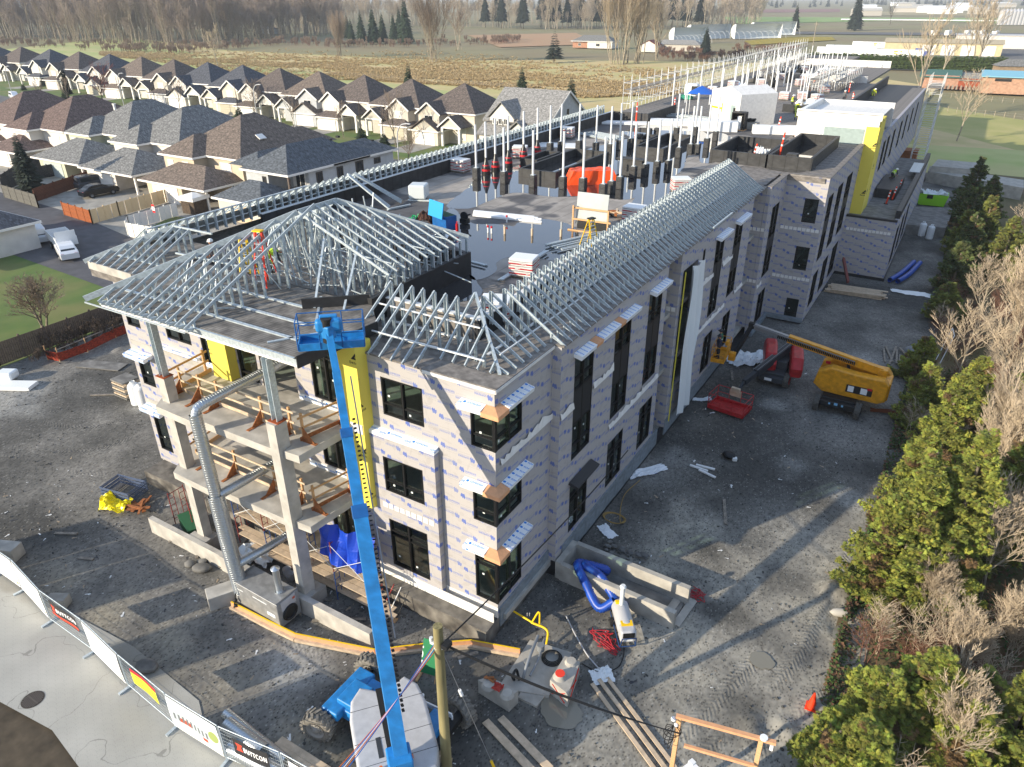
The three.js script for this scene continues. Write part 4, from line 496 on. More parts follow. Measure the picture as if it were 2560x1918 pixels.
{ // yellow lift reaching to the wall
const o = V(9.2, 0, -29.6), L = thing('boom_lift', 'yellow boom lift with black chassis reaching its basket to the side wall', 'boom lift', o);
for (const [x, z] of [[7.9, -27.7], [10.45, -27.75], [7.7, -31.6], [10.5, -31.6]]) wheel(L, 0.53, 0.38, [x - o.x, 0.5, z - o.z], PI / 2, M.lChar, mottle(0x6c6a64, 0.3, 0.5, 0.95));
part('chassis', [rbox(2.1, 0.5, 3.6, 0.06, -0.05, 0.72, 0), rbox(2.3, 0.4, 0.5, 0.05, -0.05, 0.65, 1.9), box(2.2, 0.22, 0.22, 0, 0.5, 1.85), box(2.2, 0.22, 0.22, 0, 0.5, -2)], M.lBlack, L);
part('decal', [box(0.22, 0.18, 0.01, -0.1, 0.75, 2.156), box(0.12, 0.14, 0.01, -0.5, 0.72, 2.156), box(0.12, 0.14, 0.01, 0.3, 0.72, 2.156)], mat(0x8ac4e8, 0.5), L);
const side = (z, n) => { const pts = [[-1.75, 1.5], [-1.6, 2.35], [-0.9, 2.75], [0.6, 2.6], [2.3, 2.6], [2.55, 2.3], [2.55, 1.25], [2.2, 1.05], [-1.2, 1.1]]; const g = prism(pts, 0.72, 0.1); g.translate(0, 0, z); return part(n, g, M.lYel, L); };
side(0.85, 'engine_cover'); side(-0.85, 'engine_cover'); part('turntable', [rbox(3.6, 0.9, 1.0, 0.08, 0.3, 1.55, 0), cyl(0.7, 0.7, 0.3, 0, 0.85, 0, 20)], M.lBlack, L); part('rear_counterweight', [rbox(0.6, 1.3, 1.7, 0.12, 2.45, 1.75, 0)], M.lYel, L);
part('panel_decal', [box(1.6, 0.55, 0.012, 1.0, 1.65, 1.217)], M.lBlack, L); part('label_decal', [box(0.36, 0.42, 0.008, 0.5, 1.65, 1.23), box(0.4, 0.42, 0.008, 1.3, 1.65, 1.23)], M.white, L); part('red_decal', [box(0.3, 0.16, 0.01, 1.62, 1.88, 1.231), box(0.32, 0.22, 0.01, -1.3, 2.2, 1.19), box(0.3, 0.2, 0.01, -1.35, 2.42, -0.45)], mat(0xc8202c, 0.5), L);
const A = V(11.25, 2.85, -29.5).sub(o), Bm = V(5.1, 3.85, -29.4).sub(o), C = V(2.55, 4.25, -29.4).sub(o);
part('boom_section', beam(A, Bm, 0.42, 0.5), M.lYel, L); part('boom_section', beam(A.clone().lerp(Bm, 0.94), C, 0.3, 0.36), M.lSteel, L); part('boom_head', [rbox(0.55, 0.6, 0.55, 0.06, A.x + 0.05, A.y - 0.1, A.z)], M.lYel, L); part('boom_riser', [rod([1.9, 1.4, 0.1], [A.x - 0.2, A.y - 0.3, A.z], 0.16), rod([0.3, 1.7, 0.1], A.clone().lerp(Bm, 0.35).add(V(0, -0.2, 0)), 0.1)], M.lBlack, L);
const ch = []; for (let i = 0; i < 44; i++) { const p = A.clone().lerp(C, 0.2 + i * 0.0135).add(V(0, -0.02, 0.29)); ch.push(box(0.07, 0.2, 0.12, p.x, p.y, p.z)); } part('cable_track', ch, M.lBlack, L); part('track_guide', [beam(A.clone().lerp(C, 0.2).add(V(0, 0.14, 0.34)), A.clone().lerp(C, 0.98).add(V(0, 0.16, 0.34)), 0.05, 0.06)], M.lSteel, L);
const D = V(1.95, 2.2, -27.6).sub(o); part('jib', [rbox(0.4, 0.42, 0.4, 0.05, C.x, C.y, C.z), beam(C, D, 0.22, 0.26)], M.lBlack, L); part('platform_rotator', [rbox(0.45, 0.6, 0.4, 0.05, D.x, D.y + 0.3, D.z + 0.1)], M.lYel, L);
basket(L, [1.3 - o.x, 2.55, -26.9 - o.z], PI / 2 + PI + 0.1, 2.2, 0.9, M.lYel, M.lYel, M.lYel);
}
{ // red lift with its basket on the ground
const o = V(4.7, 0, -31.2), L = thing('boom_lift', 'red boom lift with charcoal boom lowered and red basket on the gravel', 'boom lift', o);
for (const [x, z] of [[5.45, -29.8], [5.5, -32.1], [3.6, -30.0], [3.6, -32.6]]) wheel(L, 0.52, 0.4, [x - o.x, 0.5, z - o.z], PI / 2, M.lRed, mottle(0x6c6a64, 0.3, 0.5, 0.95));
part('chassis', [rbox(1.5, 0.55, 3.2, 0.06, -0.15, 0.75, 0.2), rbox(1.6, 0.4, 0.4, 0.05, -0.2, 0.6, 1.9)], M.lChar, L); part('plate', [box(0.5, 0.2, 0.01, -0.4, 0.6, 2.106)], M.white, L);
const cover = (z0, s, x) => { const g = prism([[-1.55, 1.05], [-1.65, 1.5], [-1.2, 2.05], [-0.2, 2.25], [0.9, 2.15], [1.5, 1.75], [1.55, 1.05]], 0.85, 0.18); g.rotateY(PI / 2 + 0.25); g.translate(x, 0, z0); return part('engine_cover', g, M.lRed, L); };
cover(-0.2, 1, 0.85); cover(-0.2, -1, -0.95); part('turntable', [rbox(1.1, 0.7, 2.4, 0.05, 0, 1.3, -0.2)], M.lChar, L);
part('name_decal', (() => { const g = box(1.3, 0.22, 0.01); g.rotateY(PI / 2 + 0.25); g.translate(1.285, 1.55, 0.1); return g; })(), M.white, L);
const A = V(5.15, 2.35, -32.6).sub(o), Bt = V(3.2, 1.15, -26.7).sub(o); part('boom_section', beam(A, A.clone().lerp(Bt, 0.78), 0.42, 0.5), M.lChar, L); part('boom_section', beam(A.clone().lerp(Bt, 0.7), Bt, 0.3, 0.36), M.lChar, L); part('boom_rail', [beam(A.clone().add(V(-0.16, 0.27, 0)), A.clone().lerp(Bt, 0.8).add(V(-0.16, 0.27, 0)), 0.03, 0.04), beam(A.clone().add(V(0.1, 0.27, 0)), A.clone().lerp(Bt, 0.8).add(V(0.1, 0.27, 0)), 0.03, 0.04)], M.lSteel, L);
part('jib', [beam(Bt, V(3.0 - o.x, 0.5, -25.6 - o.z), 0.16, 0.2)], M.lChar, L);
const bk = basket(L, [3.0 - o.x, 0.12, -24.4 - o.z], -0.12, 2.45, 1.55, M.lRed, M.lRed, M.lumberPale);
}
function spiralDuct(name, label, pts, r, group, seams = true) { // galvanised duct with ribs
const t = thing(name, label, 'duct', [0, 0, 0], 0, group); const cv = new THREE.CatmullRomCurve3(pts.map(P3), false, 'catmullrom', 0.1), L = cv.getLength();
part('pipe', flat(new THREE.TubeGeometry(cv, Math.ceil(L / 0.15), r, 20)), M.duct, t);
if (seams) { const ribs = [], n = Math.floor(L / 0.11); for (let i = 0; i <= n; i++) { const p = cv.getPointAt(i / n), d = cv.getTangentAt(i / n); const g = flat(new THREE.TorusGeometry(r + 0.002, 0.012, 4, 20)); orient(g, p.clone().addScaledVector(d, -0.01), p.clone().addScaledVector(d, 0.01)); ribs.push(g); } part('ribs', ribs, M.duct, t); }
return t;
}
{ const w = thing('retaining_wall', 'low pale concrete wall in front of the balcony columns', 'wall', [0, 0, 0]); part('wall_panel', [bx(-19.1, -13.6, -0.3, 0.9, 3.3, 3.56)], M.concreteNew, w); part('wall_panel', [bx(-13.6, -4.15, -0.3, 0.9, 3.32, 3.6)], M.concreteNew, w); part('chamfer', [bx(-8.9, -7.85, 0.75, 0.88, 2.9, 3.33), bx(-16.2, -15, 0.75, 0.88, 2.95, 3.33)], M.concrete, w); }
{ const h = thing('heater', 'grey site heater box with chimney beside the low concrete wall', 'heater', [-9.6, 0, 4.24], -0.02);
part('cabinet', [rbox(2.9, 1.35, 1.2, 0.03, 0, 0.85, 0)], mottle(0xa8a9a8, 0.2, 1.5, 0.45, { metalness: 0.3 }), h); part('skid', [box(2.9, 0.15, 0.12, 0, 0.1, 0.5), box(2.9, 0.15, 0.12, 0, 0.1, -0.5)], M.lumberGrey, h); part('chimney', [cyl(0.15, 0.15, 1.25, 0.85, 1.5, -0.1, 18), cyl(0.22, 0.22, 0.05, 0.85, 1.52, -0.1, 18), lathe([[0.0, 0.22], [0.2, 0.1], [0.2, 0.06], [0.12, 0.02]], 18).translate(0.85, 2.72, -0.1)], M.duct, h); part('corner_rail', [box(0.04, 0.06, 1.2, -1.4, 1.56, 0), box(0.04, 0.06, 1.2, 1.4, 1.56, 0), box(0.05, 1.3, 0.05, 1.42, 0.85, 0.58), box(0.05, 1.3, 0.05, -1.42, 0.85, 0.58)], M.lSteel, h);
part('fan_grille', [flat(new THREE.TorusGeometry(0.34, 0.07, 8, 24)).rotateY(PI / 2).translate(1.47, 0.7, 0), cyl(0.31, 0.31, 0.04, 0, 0, 0, 20).rotateZ(PI / 2).translate(1.47, 0.7, 0)], M.lBlack, h); part('plate', [box(0.5, 0.18, 0.01, 0.95, 0.75, 0.607), box(0.9, 0.04, 0.01, 0.3, 1.25, 0.607), box(0.4, 0.03, 0.01, -1.0, 1.2, 0.607)], M.white, h); part('panel', [box(0.012, 0.5, 0.8, 1.457, 1.25, 0)], M.lGrey, h); part('warning_plate', [box(0.014, 0.12, 0.14, 1.46, 1.3, -0.3)], mat(0xc0502a, 0.5), h); part('valve', [rod([-1.3, 0.9, 0.66], [-1.3, 0.2, 0.9], 0.03), sph(0.1, -1.3, 0.55, 0.75), sph(0.08, -1.2, 0.35, 0.85)], M.lBlack, h);
}
{ const t = spiralDuct('air_duct', 'tall silver spiral duct rising past the balconies from the heater', [[-10.9, 0.8, 4.55], [-11.2, 2.6, 4.45], [-11.7, 5.6, 4.2]], 0.34); const add = (pts, r) => { const q = spiralDuct('air_duct', 'x', pts, r); scene.remove(q); used['air_duct']--; q.children.slice().forEach(c => t.add(c)); }; add([[-11.7, 5.6, 4.2], [-12.0, 7.6, 4.05], [-12.25, 9.35, 3.92]], 0.26); add([[-12.25, 9.3, 3.92], [-12.25, 9.55, 3.8], [-12.2, 9.66, 3.55], [-11.95, 9.85, 2.2], [-11.55, 10.1, -0.6], [-11.5, 10.1, -2.5]], 0.21); }
spiralDuct('air_duct', 'silver branch duct entering the second floor balcony', [[-11.6, 5.6, 4.1], [-11.3, 5.75, 2.6], [-11.0, 5.85, -0.6]], 0.2);
spiralDuct('air_duct', 'silver branch duct running under the second floor slab', [[-11.0, 2.2, 4.4], [-10.6, 2.3, 3.0], [-10.2, 2.4, 0.4]], 0.19);
solo('concrete_block', 'pale concrete block at the foot of the tall duct', 'concrete block', [rbox(1.75, 0.75, 0.8, 0.03, 0, 0.36, 0)], M.concreteNew, [-11.75, 0, 4.75], 1.05);
solo('rubble', 'lump of pale broken concrete beside the low wall', 'rubble', [sph(0.35, 0, 0.12, 0, 1.4, 0.6, 0.9, 9, 6), sph(0.25, -0.7, 0.1, -0.3, 1.2, 0.7, 1, 8, 5), sph(0.2, -0.2, 0.08, -0.5, 1.3, 0.6, 1, 7, 5)], M.concreteDark, G(505, 1425), 0.5);
for (const y of [F3, F2]) {
const lvl = y > 6 ? 'third' : 'second';
const gr = thing('guard_rail', `timber guard rail with plywood feet along the front edge of the ${lvl} floor balcony`, 'guard rail', [0, y, 0]);
const px = y > 6 ? [-15.95, -14.6, -13.4, -10.6, -8.9] : [-15.0, -13.2, -10.6, -8.85];
part('top_rail', [beam([-16.0, 1.05, 1.95], [-8.55, 1.05, 2.0], 0.04, 0.09)], M.lumberPale, gr); part('mid_rail', [beam([-16.0, 0.58, 1.97], [-8.55, 0.58, 2.02], 0.04, 0.09)], M.lumberPale, gr); part('toe_board', [beam([-16.0, 0.12, 1.98], [-8.55, 0.12, 2.03], 0.04, 0.16)], M.lumberPale, gr);
for (const x of px) { part('post', [bx(x - 0.045, x + 0.045, 0, 1.2, 1.87, 1.96)], M.lumber, gr); const g = prism([[0, 0], [0.62, 0], [0, 0.62]], 0.03); g.rotateY(-PI / 2); g.translate(x + 0.06, 0.03, 2.0); part('plywood_foot', g, M.ply, gr); part('foot_plank', [bx(x - 0.02, x + 0.14, 0.002, 0.03, 1.9, 2.85)], M.ply, gr); }
const gl = thing('guard_rail', `timber guard rail along the left edge of the ${lvl} floor balcony`, 'guard rail', [0, y, 0]);
part('top_rail', [beam([-16.3, 1.05, 2.3], [-16.55, 1.05, -0.1], 0.04, 0.1)], M.lumber, gl); part('mid_rail', [beam([-16.3, 0.55, 2.2], [-16.55, 0.55, -0.1], 0.04, 0.1)], M.lumber, gl); part('toe_board', [beam([-16.2, 0.1, 1.9], [-16.45, 0.1, -0.1], 0.04, 0.2)], M.lumber, gl); part('post', [bx(-16.6, -16.5, 0, 1.2, 0.1, 0.2)], M.lumber, gl);
const rr_ = thing('guard_rail', `timber guard rail along the right edge of the ${lvl} floor balcony`, 'guard rail', [0, y, 0]);
part('top_rail', [beam([-8.0, 1.08, 2.3], [-7.55, 1.08, 0.2], 0.04, 0.09)], M.lumber, rr_); part('mid_rail', [beam([-8.0, 0.6, 2.3], [-7.55, 0.6, 0.2], 0.04, 0.09)], M.lumber, rr_); part('toe_board', [beam([-8.0, 0.12, 2.3], [-7.55, 0.12, 0.2], 0.04, 0.18)], M.ply, rr_);
for (const [x, z] of [[-8.0, 2.1], [-7.6, 0.35]]) { part('post', [bx(x - 0.045, x + 0.045, 0, 1.25, z - 0.045, z + 0.045)], M.lumber, rr_); const g = prism([[0, 0], [0.62, 0], [0, 0.62]], 0.03); g.translate(x + 0.05, 0.03, z + 0.06); part('plywood_foot', g, M.ply, rr_); part('foot_plank', [bx(x, x + 0.75, 0.002, 0.03, z - 0.02, z + 0.14)], M.ply, rr_); }
}
function scaffoldFrame(t, x, z, h, m, turn) { const g = [], c = Math.cos(turn), s = Math.sin(turn), q = (u, y) => [x + u * c, y, z + u * s]; g.push(rod(q(0, 0), q(0, h), 0.025), rod(q(0.9, 0), q(0.9, h), 0.025)); for (let y = 0.35; y < h; y += 0.42) g.push(rod(q(0.0, y), q(0.3, y), 0.018), rod(q(0.6, y), q(0.9, y), 0.018)); g.push(rod(q(0, h - 0.1), q(0.9, h - 0.1), 0.022), rod(q(0.3, 0.2), q(0.3, h - 0.1), 0.018), rod(q(0.6, 0.2), q(0.6, h - 0.1), 0.018)); part('frame', g, m, t); }
M.scRed = mat(0x8a3a34, 0.6); M.scBlue = mat(0x2c4f8c, 0.55);
function scaffold(label, xs, z, h, turn = PI / 2) { const t = thing('scaffold', label, 'scaffold', [0, 0, 0], 0, 'frame scaffolds under the balconies'); xs.forEach((x, i) => { scaffoldFrame(t, x, z, h / 2, i % 2 ? M.scBlue : M.scRed, turn); const tmp = []; scaffoldFrame2(t, x, z, h / 2, h, i % 2 ? M.scRed : M.scBlue, turn); }); const br = []; for (let i = 0; i + 1 < xs.length; i++) { br.push(rod([xs[i], 0.5, z], [xs[i + 1], h * 0.5, z], 0.014), rod([xs[i], h * 0.5, z], [xs[i + 1], 0.5, z], 0.014), rod([xs[i], h * 0.55, z + 0.9], [xs[i + 1], h - 0.2, z + 0.9], 0.014), rod([xs[i], h - 0.2, z + 0.9], [xs[i + 1], h * 0.55, z + 0.9], 0.014)); } part('cross_brace', br, M.steelWhite, t); part('plank', [beam([xs[0] - 0.3, h * 0.5 + 0.03, z + 0.25], [xs[xs.length - 1] + 0.3, h * 0.5 + 0.03, z + 0.25], 0.28, 0.04)], M.lumberPale, t); part('plank', [beam([xs[0] - 0.3, h * 0.5 + 0.035, z + 0.58], [xs[xs.length - 1] + 0.3, h * 0.5 + 0.035, z + 0.58], 0.28, 0.04)], M.lumberPale, t); return t; }
function scaffoldFrame2(t, x, z, y0, h, m, turn) { const n = t.children.length; scaffoldFrame(t, x, z, h - y0, m, turn); t.children[n].position.y = y0; }
scaffold('red and blue frame scaffold standing under the balcony behind the right column', [-9.4, -7.4, -5.4], 1.25, 3.4); scaffold('red and blue frame scaffold between the two balcony columns', [-14.4, -12.3, -10.4], 0.9, 3.4);
{ const t = thing('scaffold', 'rusty red frame scaffold at the left end of the front wall', 'scaffold', [0, 0, 0]); for (const x of [-18.6, -17.0]) scaffoldFrame(t, x, 1.6, 2.0, M.scRed, PI / 2); part('cross_brace', [rod([-18.6, 0.3, 1.6], [-17, 1.8, 1.6], 0.015), rod([-18.6, 1.8, 1.6], [-17, 0.3, 1.6], 0.015)], M.scRed, t); }
for (const [a, b, y] of [[-13.8, -4.5, 0.35], [-14.5, -5, 0.9]]) solo('plank_walkway', y < 0.5 ? 'long timber plank walkway low along the front wall base' : 'long timber plank walkway raised on the front scaffold', 'planks', [beam([a, y, 1.5], [b, y, 1.55], 0.3, 0.04), beam([a + 0.4, y + 0.003, 1.83], [b + 0.3, y + 0.003, 1.88], 0.3, 0.04)], M.lumberPale);
solo('tarp', 'blue tarp hung from the scaffold beside the blue boom', 'tarp', (() => { const g = new THREE.PlaneGeometry(3.0, 1.7, 20, 12); const p = g.attributes.position; for (let i = 0; i < p.count; i++) { const x = p.getX(i), y = p.getY(i); p.setZ(i, 0.16 * Math.sin(x * 5 + y * 2) + 0.5 * (0.85 - y) * 0.35 + 0.05 * Math.sin(x * 13)); p.setY(i, y - 0.35 * (1 - Math.pow(x / 1.5, 2)) * (y < 0 ? 1 : 0.4)); } const f = flat(g); f.computeVertexNormals(); return f; })(), M.blueTarp, [-6.7, 3.3, 1.7], 0.15);
solo('rebar_rack', 'stack of blue scaffold frames lying on the gravel', 'scaffold frames', (() => { const g = []; for (let i = 0; i < 9; i++) { const y = 0.1 + i * 0.075, s = 0.02 * (i % 3); g.push(rod([-1, y, -0.65 + s], [1, y, -0.65 + s], 0.022), rod([-1, y, 0.65 + s], [1, y, 0.65 + s], 0.022), rod([-1 + s, y, -0.65], [-1 + s, y, 0.65], 0.022), rod([1 - s, y, -0.65], [1 - s, y, 0.65], 0.022), rod([-0.6, y, -0.65], [-0.6, y, 0.65], 0.015)); } return g; })(), mat(0x3c4f6e, 0.6), G(315, 1235), 0.2);
solo('tarp', 'yellow plastic sheet bundle on the gravel beside scaffold frames', 'plastic sheet', cloth(1.6, 1.1, 0.55, 21), mat(0xf4e313, 0.35), G(290, 1270), 0.3);
solo('scrap_wood', 'pile of splintered orange and grey boards next to yellow sheet', 'boards', (() => { const r = rng(9), g = []; for (let i = 0; i < 14; i++) g.push(box(0.5 + r() * 0.7, 0.04, 0.1 + r() * 0.12, (r() - 0.5) * 1.2, 0.05 + i * 0.02, (r() - 0.5) * 0.8, r() * 3, 0.1 * (r() - 0.5))); return g; })(), M.ply, G(345, 1268), 0);
solo('generator_box', 'dark green steel box behind the low concrete wall', 'steel box', [rbox(1.7, 0.7, 0.9, 0.03, 0, 0.4, 0), box(1.74, 0.05, 0.94, 0, 0.77, 0)], mat(0x1f5a34, 0.6), [-17.2, 0, 2.4], -0.35);
solo('plastic_sheet', 'clear plastic sheeting heap under the balcony', 'plastic sheet', cloth(2.2, 1.6, 0.5, 23), M.whitePlastic, [-12.9, 0, 2.0], 0.2);
for (const [x, z] of [[-10.6, 2.2], [-10.25, 2.35]]) solo('bucket', 'grey plastic bucket on the ground under the balcony', 'bucket', [lathe([[0.0, 0], [0.18, 0], [0.21, 0.42], [0.19, 0.42], [0.165, 0.03], [0, 0.03]], 16)], M.lGrey, [x, 0, z], 0, 'buckets under the balcony');
for (let i = 0; i < 12; i++) { const r = rng(70 + i); solo('board', 'loose grey board lying in the dirt behind the low concrete wall', 'board', [box(1.2 + r() * 1.6, 0.04, 0.14)], M.lumberGrey, [-18 + r() * 13, 0.05 + i * 0.003, 1.9 + r() * 1.2], r() * 3, 'loose boards behind the low wall'); }
for (const [x, lab] of [[-5.15, 'red handled push broom leaning on the foundation'], [-4.75, 'white shovel leaning on the foundation'], [-4.3, 'black bar leaning on the foundation']]) { const t = thing('hand_tool', lab, 'tool', [x, 0, 0]); part('handle', rod([0, 0.05, 1.75], [0.25, 1.25, 1.0], 0.02), lab[0] == 'r' ? M.red : lab[0] == 'w' ? M.white : M.lBlack, t); part('head', [box(lab[0] == 'r' ? 0.5 : 0.22, 0.1, 0.25, -0.03, 0.06, 1.82)], lab[0] == 'w' ? M.white : M.lumber, t); }
{ const t = thing('timber_curb', 'long timber hoarding foot with yellow stripe bending round the heater', 'timber curb', [0, 0, 0]); const pts = [[580, 1515], [668, 1560], [740, 1595], [938, 1635], [1070, 1620], [1180, 1612], [1300, 1635]].map(p => G(p[0], p[1], 0.1)); for (let i = 0; i + 1 < pts.length; i++) { part('plank', [beam(pts[i].clone().setY(0.08), pts[i + 1].clone().setY(0.083 + i * 0.004), 0.34, 0.14)], M.lumberPale, t); part('board', [beam(pts[i].clone().setY(0.25), pts[i + 1].clone().setY(0.252 + i * 0.004), 0.07, 0.22)], M.plyPink, t); part('yellow_stripe', [beam(pts[i].clone().setY(0.37), pts[i + 1].clone().setY(0.372 + i * 0.004), 0.06, 0.012)], M.paintYellow, t); } for (const q of [[600, 1530], [630, 1545], [1170, 1640]]) part('sleeper', [box(0.9, 0.1, 0.14)].map(g => { const p = G(q[0], q[1]); g.rotateY(0.9); g.translate(p.x, 0.02, p.z); return g; }), M.lumberGrey, t); }
{ const t = thing('concrete_trench', 'open concrete channel with two pale walls running out from the side wall', 'concrete channel', [0, 0, 0]); const a0 = G(1400, 1330, 0.9), a1 = G(1700, 1475, 0.9); const z0 = a0.z, z1 = a1.z; part('channel_wall', [beam([0.75, 0.45, -6.1], [6.55, 0.45, -5.95], 0.26, 1.0)], M.concrete, t); part('channel_wall', [beam([0.75, 0.45, -4.4], [6.5, 0.45, -4.2], 0.26, 1.0)], M.concrete, t); part('channel_floor', [bx(0.8, 6.4, -0.05, 0.06, -6.0, -4.3)], M.concreteDark, t); part('channel_sill', [bx(0.5, 0.8, 0, 1.0, -6.1, -4.3)], M.concrete, t); }
{ const p = G(1555, 1575), t = thing('portable_heater', 'grey cylindrical portable heater on a cart with a chimney pipe', 'heater', p, 0.62);
const body = lathe([[0.0, -0.85], [0.3, -0.85], [0.38, -0.7], [0.38, 0.6], [0.3, 0.75], [0, 0.75]], 22); body.rotateX(PI / 2); body.translate(0, 0.72, 0); part('body', body, M.lGrey, t); part('motor_housing', [rbox(0.7, 0.62, 0.55, 0.12, 0, 0.72, 0.85)], M.lGrey, t); part('grille', [box(0.5, 0.26, 0.02, 0, 0.85, 1.13)], M.lBlack, t); part('label_plate', [box(0.36, 0.12, 0.01, 0, 0.6, 1.135)], M.white, t); part('yellow_panel', [box(0.5, 0.03, 0.3, 0, 1.05, 0.62), rbox(0.2, 0.1, 0.2, 0.03, -0.15, 1.12, -0.55)], M.paintYellow, t); part('chimney', [cyl(0.1, 0.1, 1.1, 0, 1.05, -0.45, 14), cyl(0.15, 0.1, 0.08, 0, 2.1, -0.45, 14)], M.steelWhite, t); part('frame', [rod([-0.35, 0.2, -0.9], [-0.35, 0.2, 1.1], 0.03), rod([0.35, 0.2, -0.9], [0.35, 0.2, 1.1], 0.03), rod([-0.35, 0.2, 1.1], [0.35, 0.2, 1.1], 0.03), rod([-0.33, 0.2, 1.1], [-0.3, 0.8, 1.25], 0.025), rod([0.33, 0.2, 1.1], [0.3, 0.8, 1.25], 0.025), rod([-0.3, 0.8, 1.25], [0.3, 0.8, 1.25], 0.025), box(0.05, 0.4, 0.05, -0.3, 0.4, -0.4), box(0.05, 0.4, 0.05, 0.3, 0.4, 0.4)], mat(0x23406e, 0.5), t); for (const s of [-1, 1]) part('wheel', cyl(0.2, 0.2, 0.1, 0, 0, 0, 18).rotateZ(PI / 2).translate(s * 0.42 + 0.05, 0.2, -0.3), M.lBlack, t);
const front = V(0, 0.72, -0.8).applyAxisAngle(V(0, 1, 0), 0.62).add(p);
const hose = (o, pts, lab) => { const h = thing('air_hose', lab, 'hose', [0, 0, 0]); const cv = new THREE.CatmullRomCurve3([front.clone().add(V(o * 0.25, 0.05, 0)), ...pts.map(P3)]); const n = 90, gs = []; const g = new THREE.TubeGeometry(cv, 140, 0.2, 14); const q = g.attributes.position, nn = g.attributes.normal; for (let i = 0; i < q.count; i++) { const k = Math.floor(i / 15), s = 0.025 * Math.sin(k * 2.1) + 0.04 * fbm(k * 0.35, (i % 15) * 0.8, 2); q.setXYZ(i, q.getX(i) + nn.getX(i) * s, q.getY(i) + nn.getY(i) * s, q.getZ(i) + nn.getZ(i) * s); } part('sleeve', flat(g), mottle(0x2157c4, 0.25, 0.8, 0.4), h); return h; };
hose(-1, [G(1500, 1520, 0.35), G(1465, 1460, 0.8), G(1445, 1410, 1.1), [2.0, 0.7, -5.2], [1.6, 0.4, -5.3]], 'left of two blue fabric hoses draped over the channel wall from the portable heater'); hose(1, [G(1540, 1500, 0.4), G(1500, 1440, 0.9), G(1462, 1412, 1.1), [2.7, 0.7, -5.3], [2.5, 0.4, -5.4]], 'right of two blue fabric hoses draped over the channel wall from the portable heater'); }
{ const t = thing('gas_pipe', 'bright yellow gas riser pipe with triangular loop from the corner of the building', 'gas pipe', [0, 0, 0]); const q = (x, y, h) => G(x, y, h); part('pipe', [tube([q(1283, 1528, 0.5), q(1330, 1556, 0.5)], 0.045, 10, 4), tube([q(1330, 1556, 0.5), q(1348, 1530, 1.1), q(1349, 1560, 0.5)], 0.04, 10, 20), tube([q(1328, 1556, 0.5), q(1368, 1577, 0.45), q(1366, 1612, 0.15)], 0.05, 10, 24)], M.paintYellow, t); part('valve', [rod(q(1318, 1540, 0.5), q(1318, 1533, 0.9), 0.015), rod(q(1324, 1540, 0.5), q(1324, 1533, 0.9), 0.015)], M.steelWhite, t); }
{ const t = thing('concrete_pad', 'flat concrete utility pad with grey meter pipework', 'concrete pad', [0, 0, 0]); const c = [[1255, 1700], [1335, 1615], [1425, 1640], [1365, 1740]].map(p => G(p[0], p[1], 0.12)); part('pad', slabPoly([G(1245, 1720, .15), G(1325, 1600, .15), G(1430, 1632, .15), G(1372, 1740, .15)], -0.1, 0.16), M.concrete, t); part('lower_pad', slabPoly([G(1295, 1745, .05), G(1318, 1700, .05), G(1378, 1722, .05), G(1342, 1768, .05)], -0.1, 0.1), M.concrete, t); part('pipework', [tube([G(1345, 1590, 0.9), G(1325, 1640, 0.9), G(1312, 1680, 0.6), G(1308, 1700, 0.2)], 0.07, 8, 24), tube([G(1360, 1600, 0.5), G(1345, 1650, 0.5), G(1325, 1690, 0.4)], 0.05, 8, 20), cyl(0.16, 0.16, 0.3, G(1352, 1625, .4).x, 0.4, G(1352, 1625, .4).z), cyl(0.14, 0.14, 0.2, G(1318, 1665, .4).x, 0.5, G(1318, 1665, .4).z)], mat(0x8d9194, 0.5, 0.3), t); part('riser', [tube([G(1285, 1700, 0.15), G(1282, 1690, 0.6), G(1290, 1675, 0.7), G(1298, 1700, 0.2)], 0.06, 8, 20)], M.lBlack, t);
const cable = []; for (let k = 0; k < 4; k++) { const p = G(1380, 1645, 0.2); const g = flat(new THREE.TorusGeometry(0.42 - k * 0.04, 0.025, 6, 30)); g.rotateX(PI / 2); g.translate(p.x, 0.19 + k * 0.035, p.z); cable.push(g); } solo('cable_coil', 'coil of black cable lying on the utility pad', 'cable coil', cable, M.lBlack); }
function blockC(name, label, pts, h, m, extra) { const t = thing(name, label, 'concrete block', [0, 0, 0]); const pp = pts.map(p => G(p[0], p[1], h)); part('block', slabPoly(pp, 0, h), m, t); if (extra) extra(t, pp); return t; }
blockC('lock_block', 'concrete lock block with red gloves and bricks on top near the blue lift', [[1195, 1700], [1222, 1692], [1296, 1725], [1272, 1748]], 0.75, M.concrete, (t, p) => { const c = (x, y) => G(x, y, 0.8); part('stud', [cyl(0.3, 0.22, 0.16, c(1222, 1712).x, 0.74, c(1222, 1712).z, 10), cyl(0.28, 0.2, 0.14, c(1268, 1735).x, 0.74, c(1268, 1735).z, 10)], M.concrete, t); });
solo('glove', 'pair of red work gloves on the concrete block', 'gloves', cloth(0.45, 0.35, 0.16, 5, 10, 10), mat(0xa8382c, 0.8), G(1245, 1722, 0.76)); solo('brick_stack', 'few thin pale brick slips stacked on the concrete block', 'brick slips', [box(0.5, 0.03, 0.08, 0, 0.02, 0, 0.3), box(0.45, 0.03, 0.08, 0.02, 0.055, 0.05, -0.2), box(0.4, 0.03, 0.08, -0.03, 0.09, 0.02, 0.6)], M.ply, G(1225, 1698, 0.9));
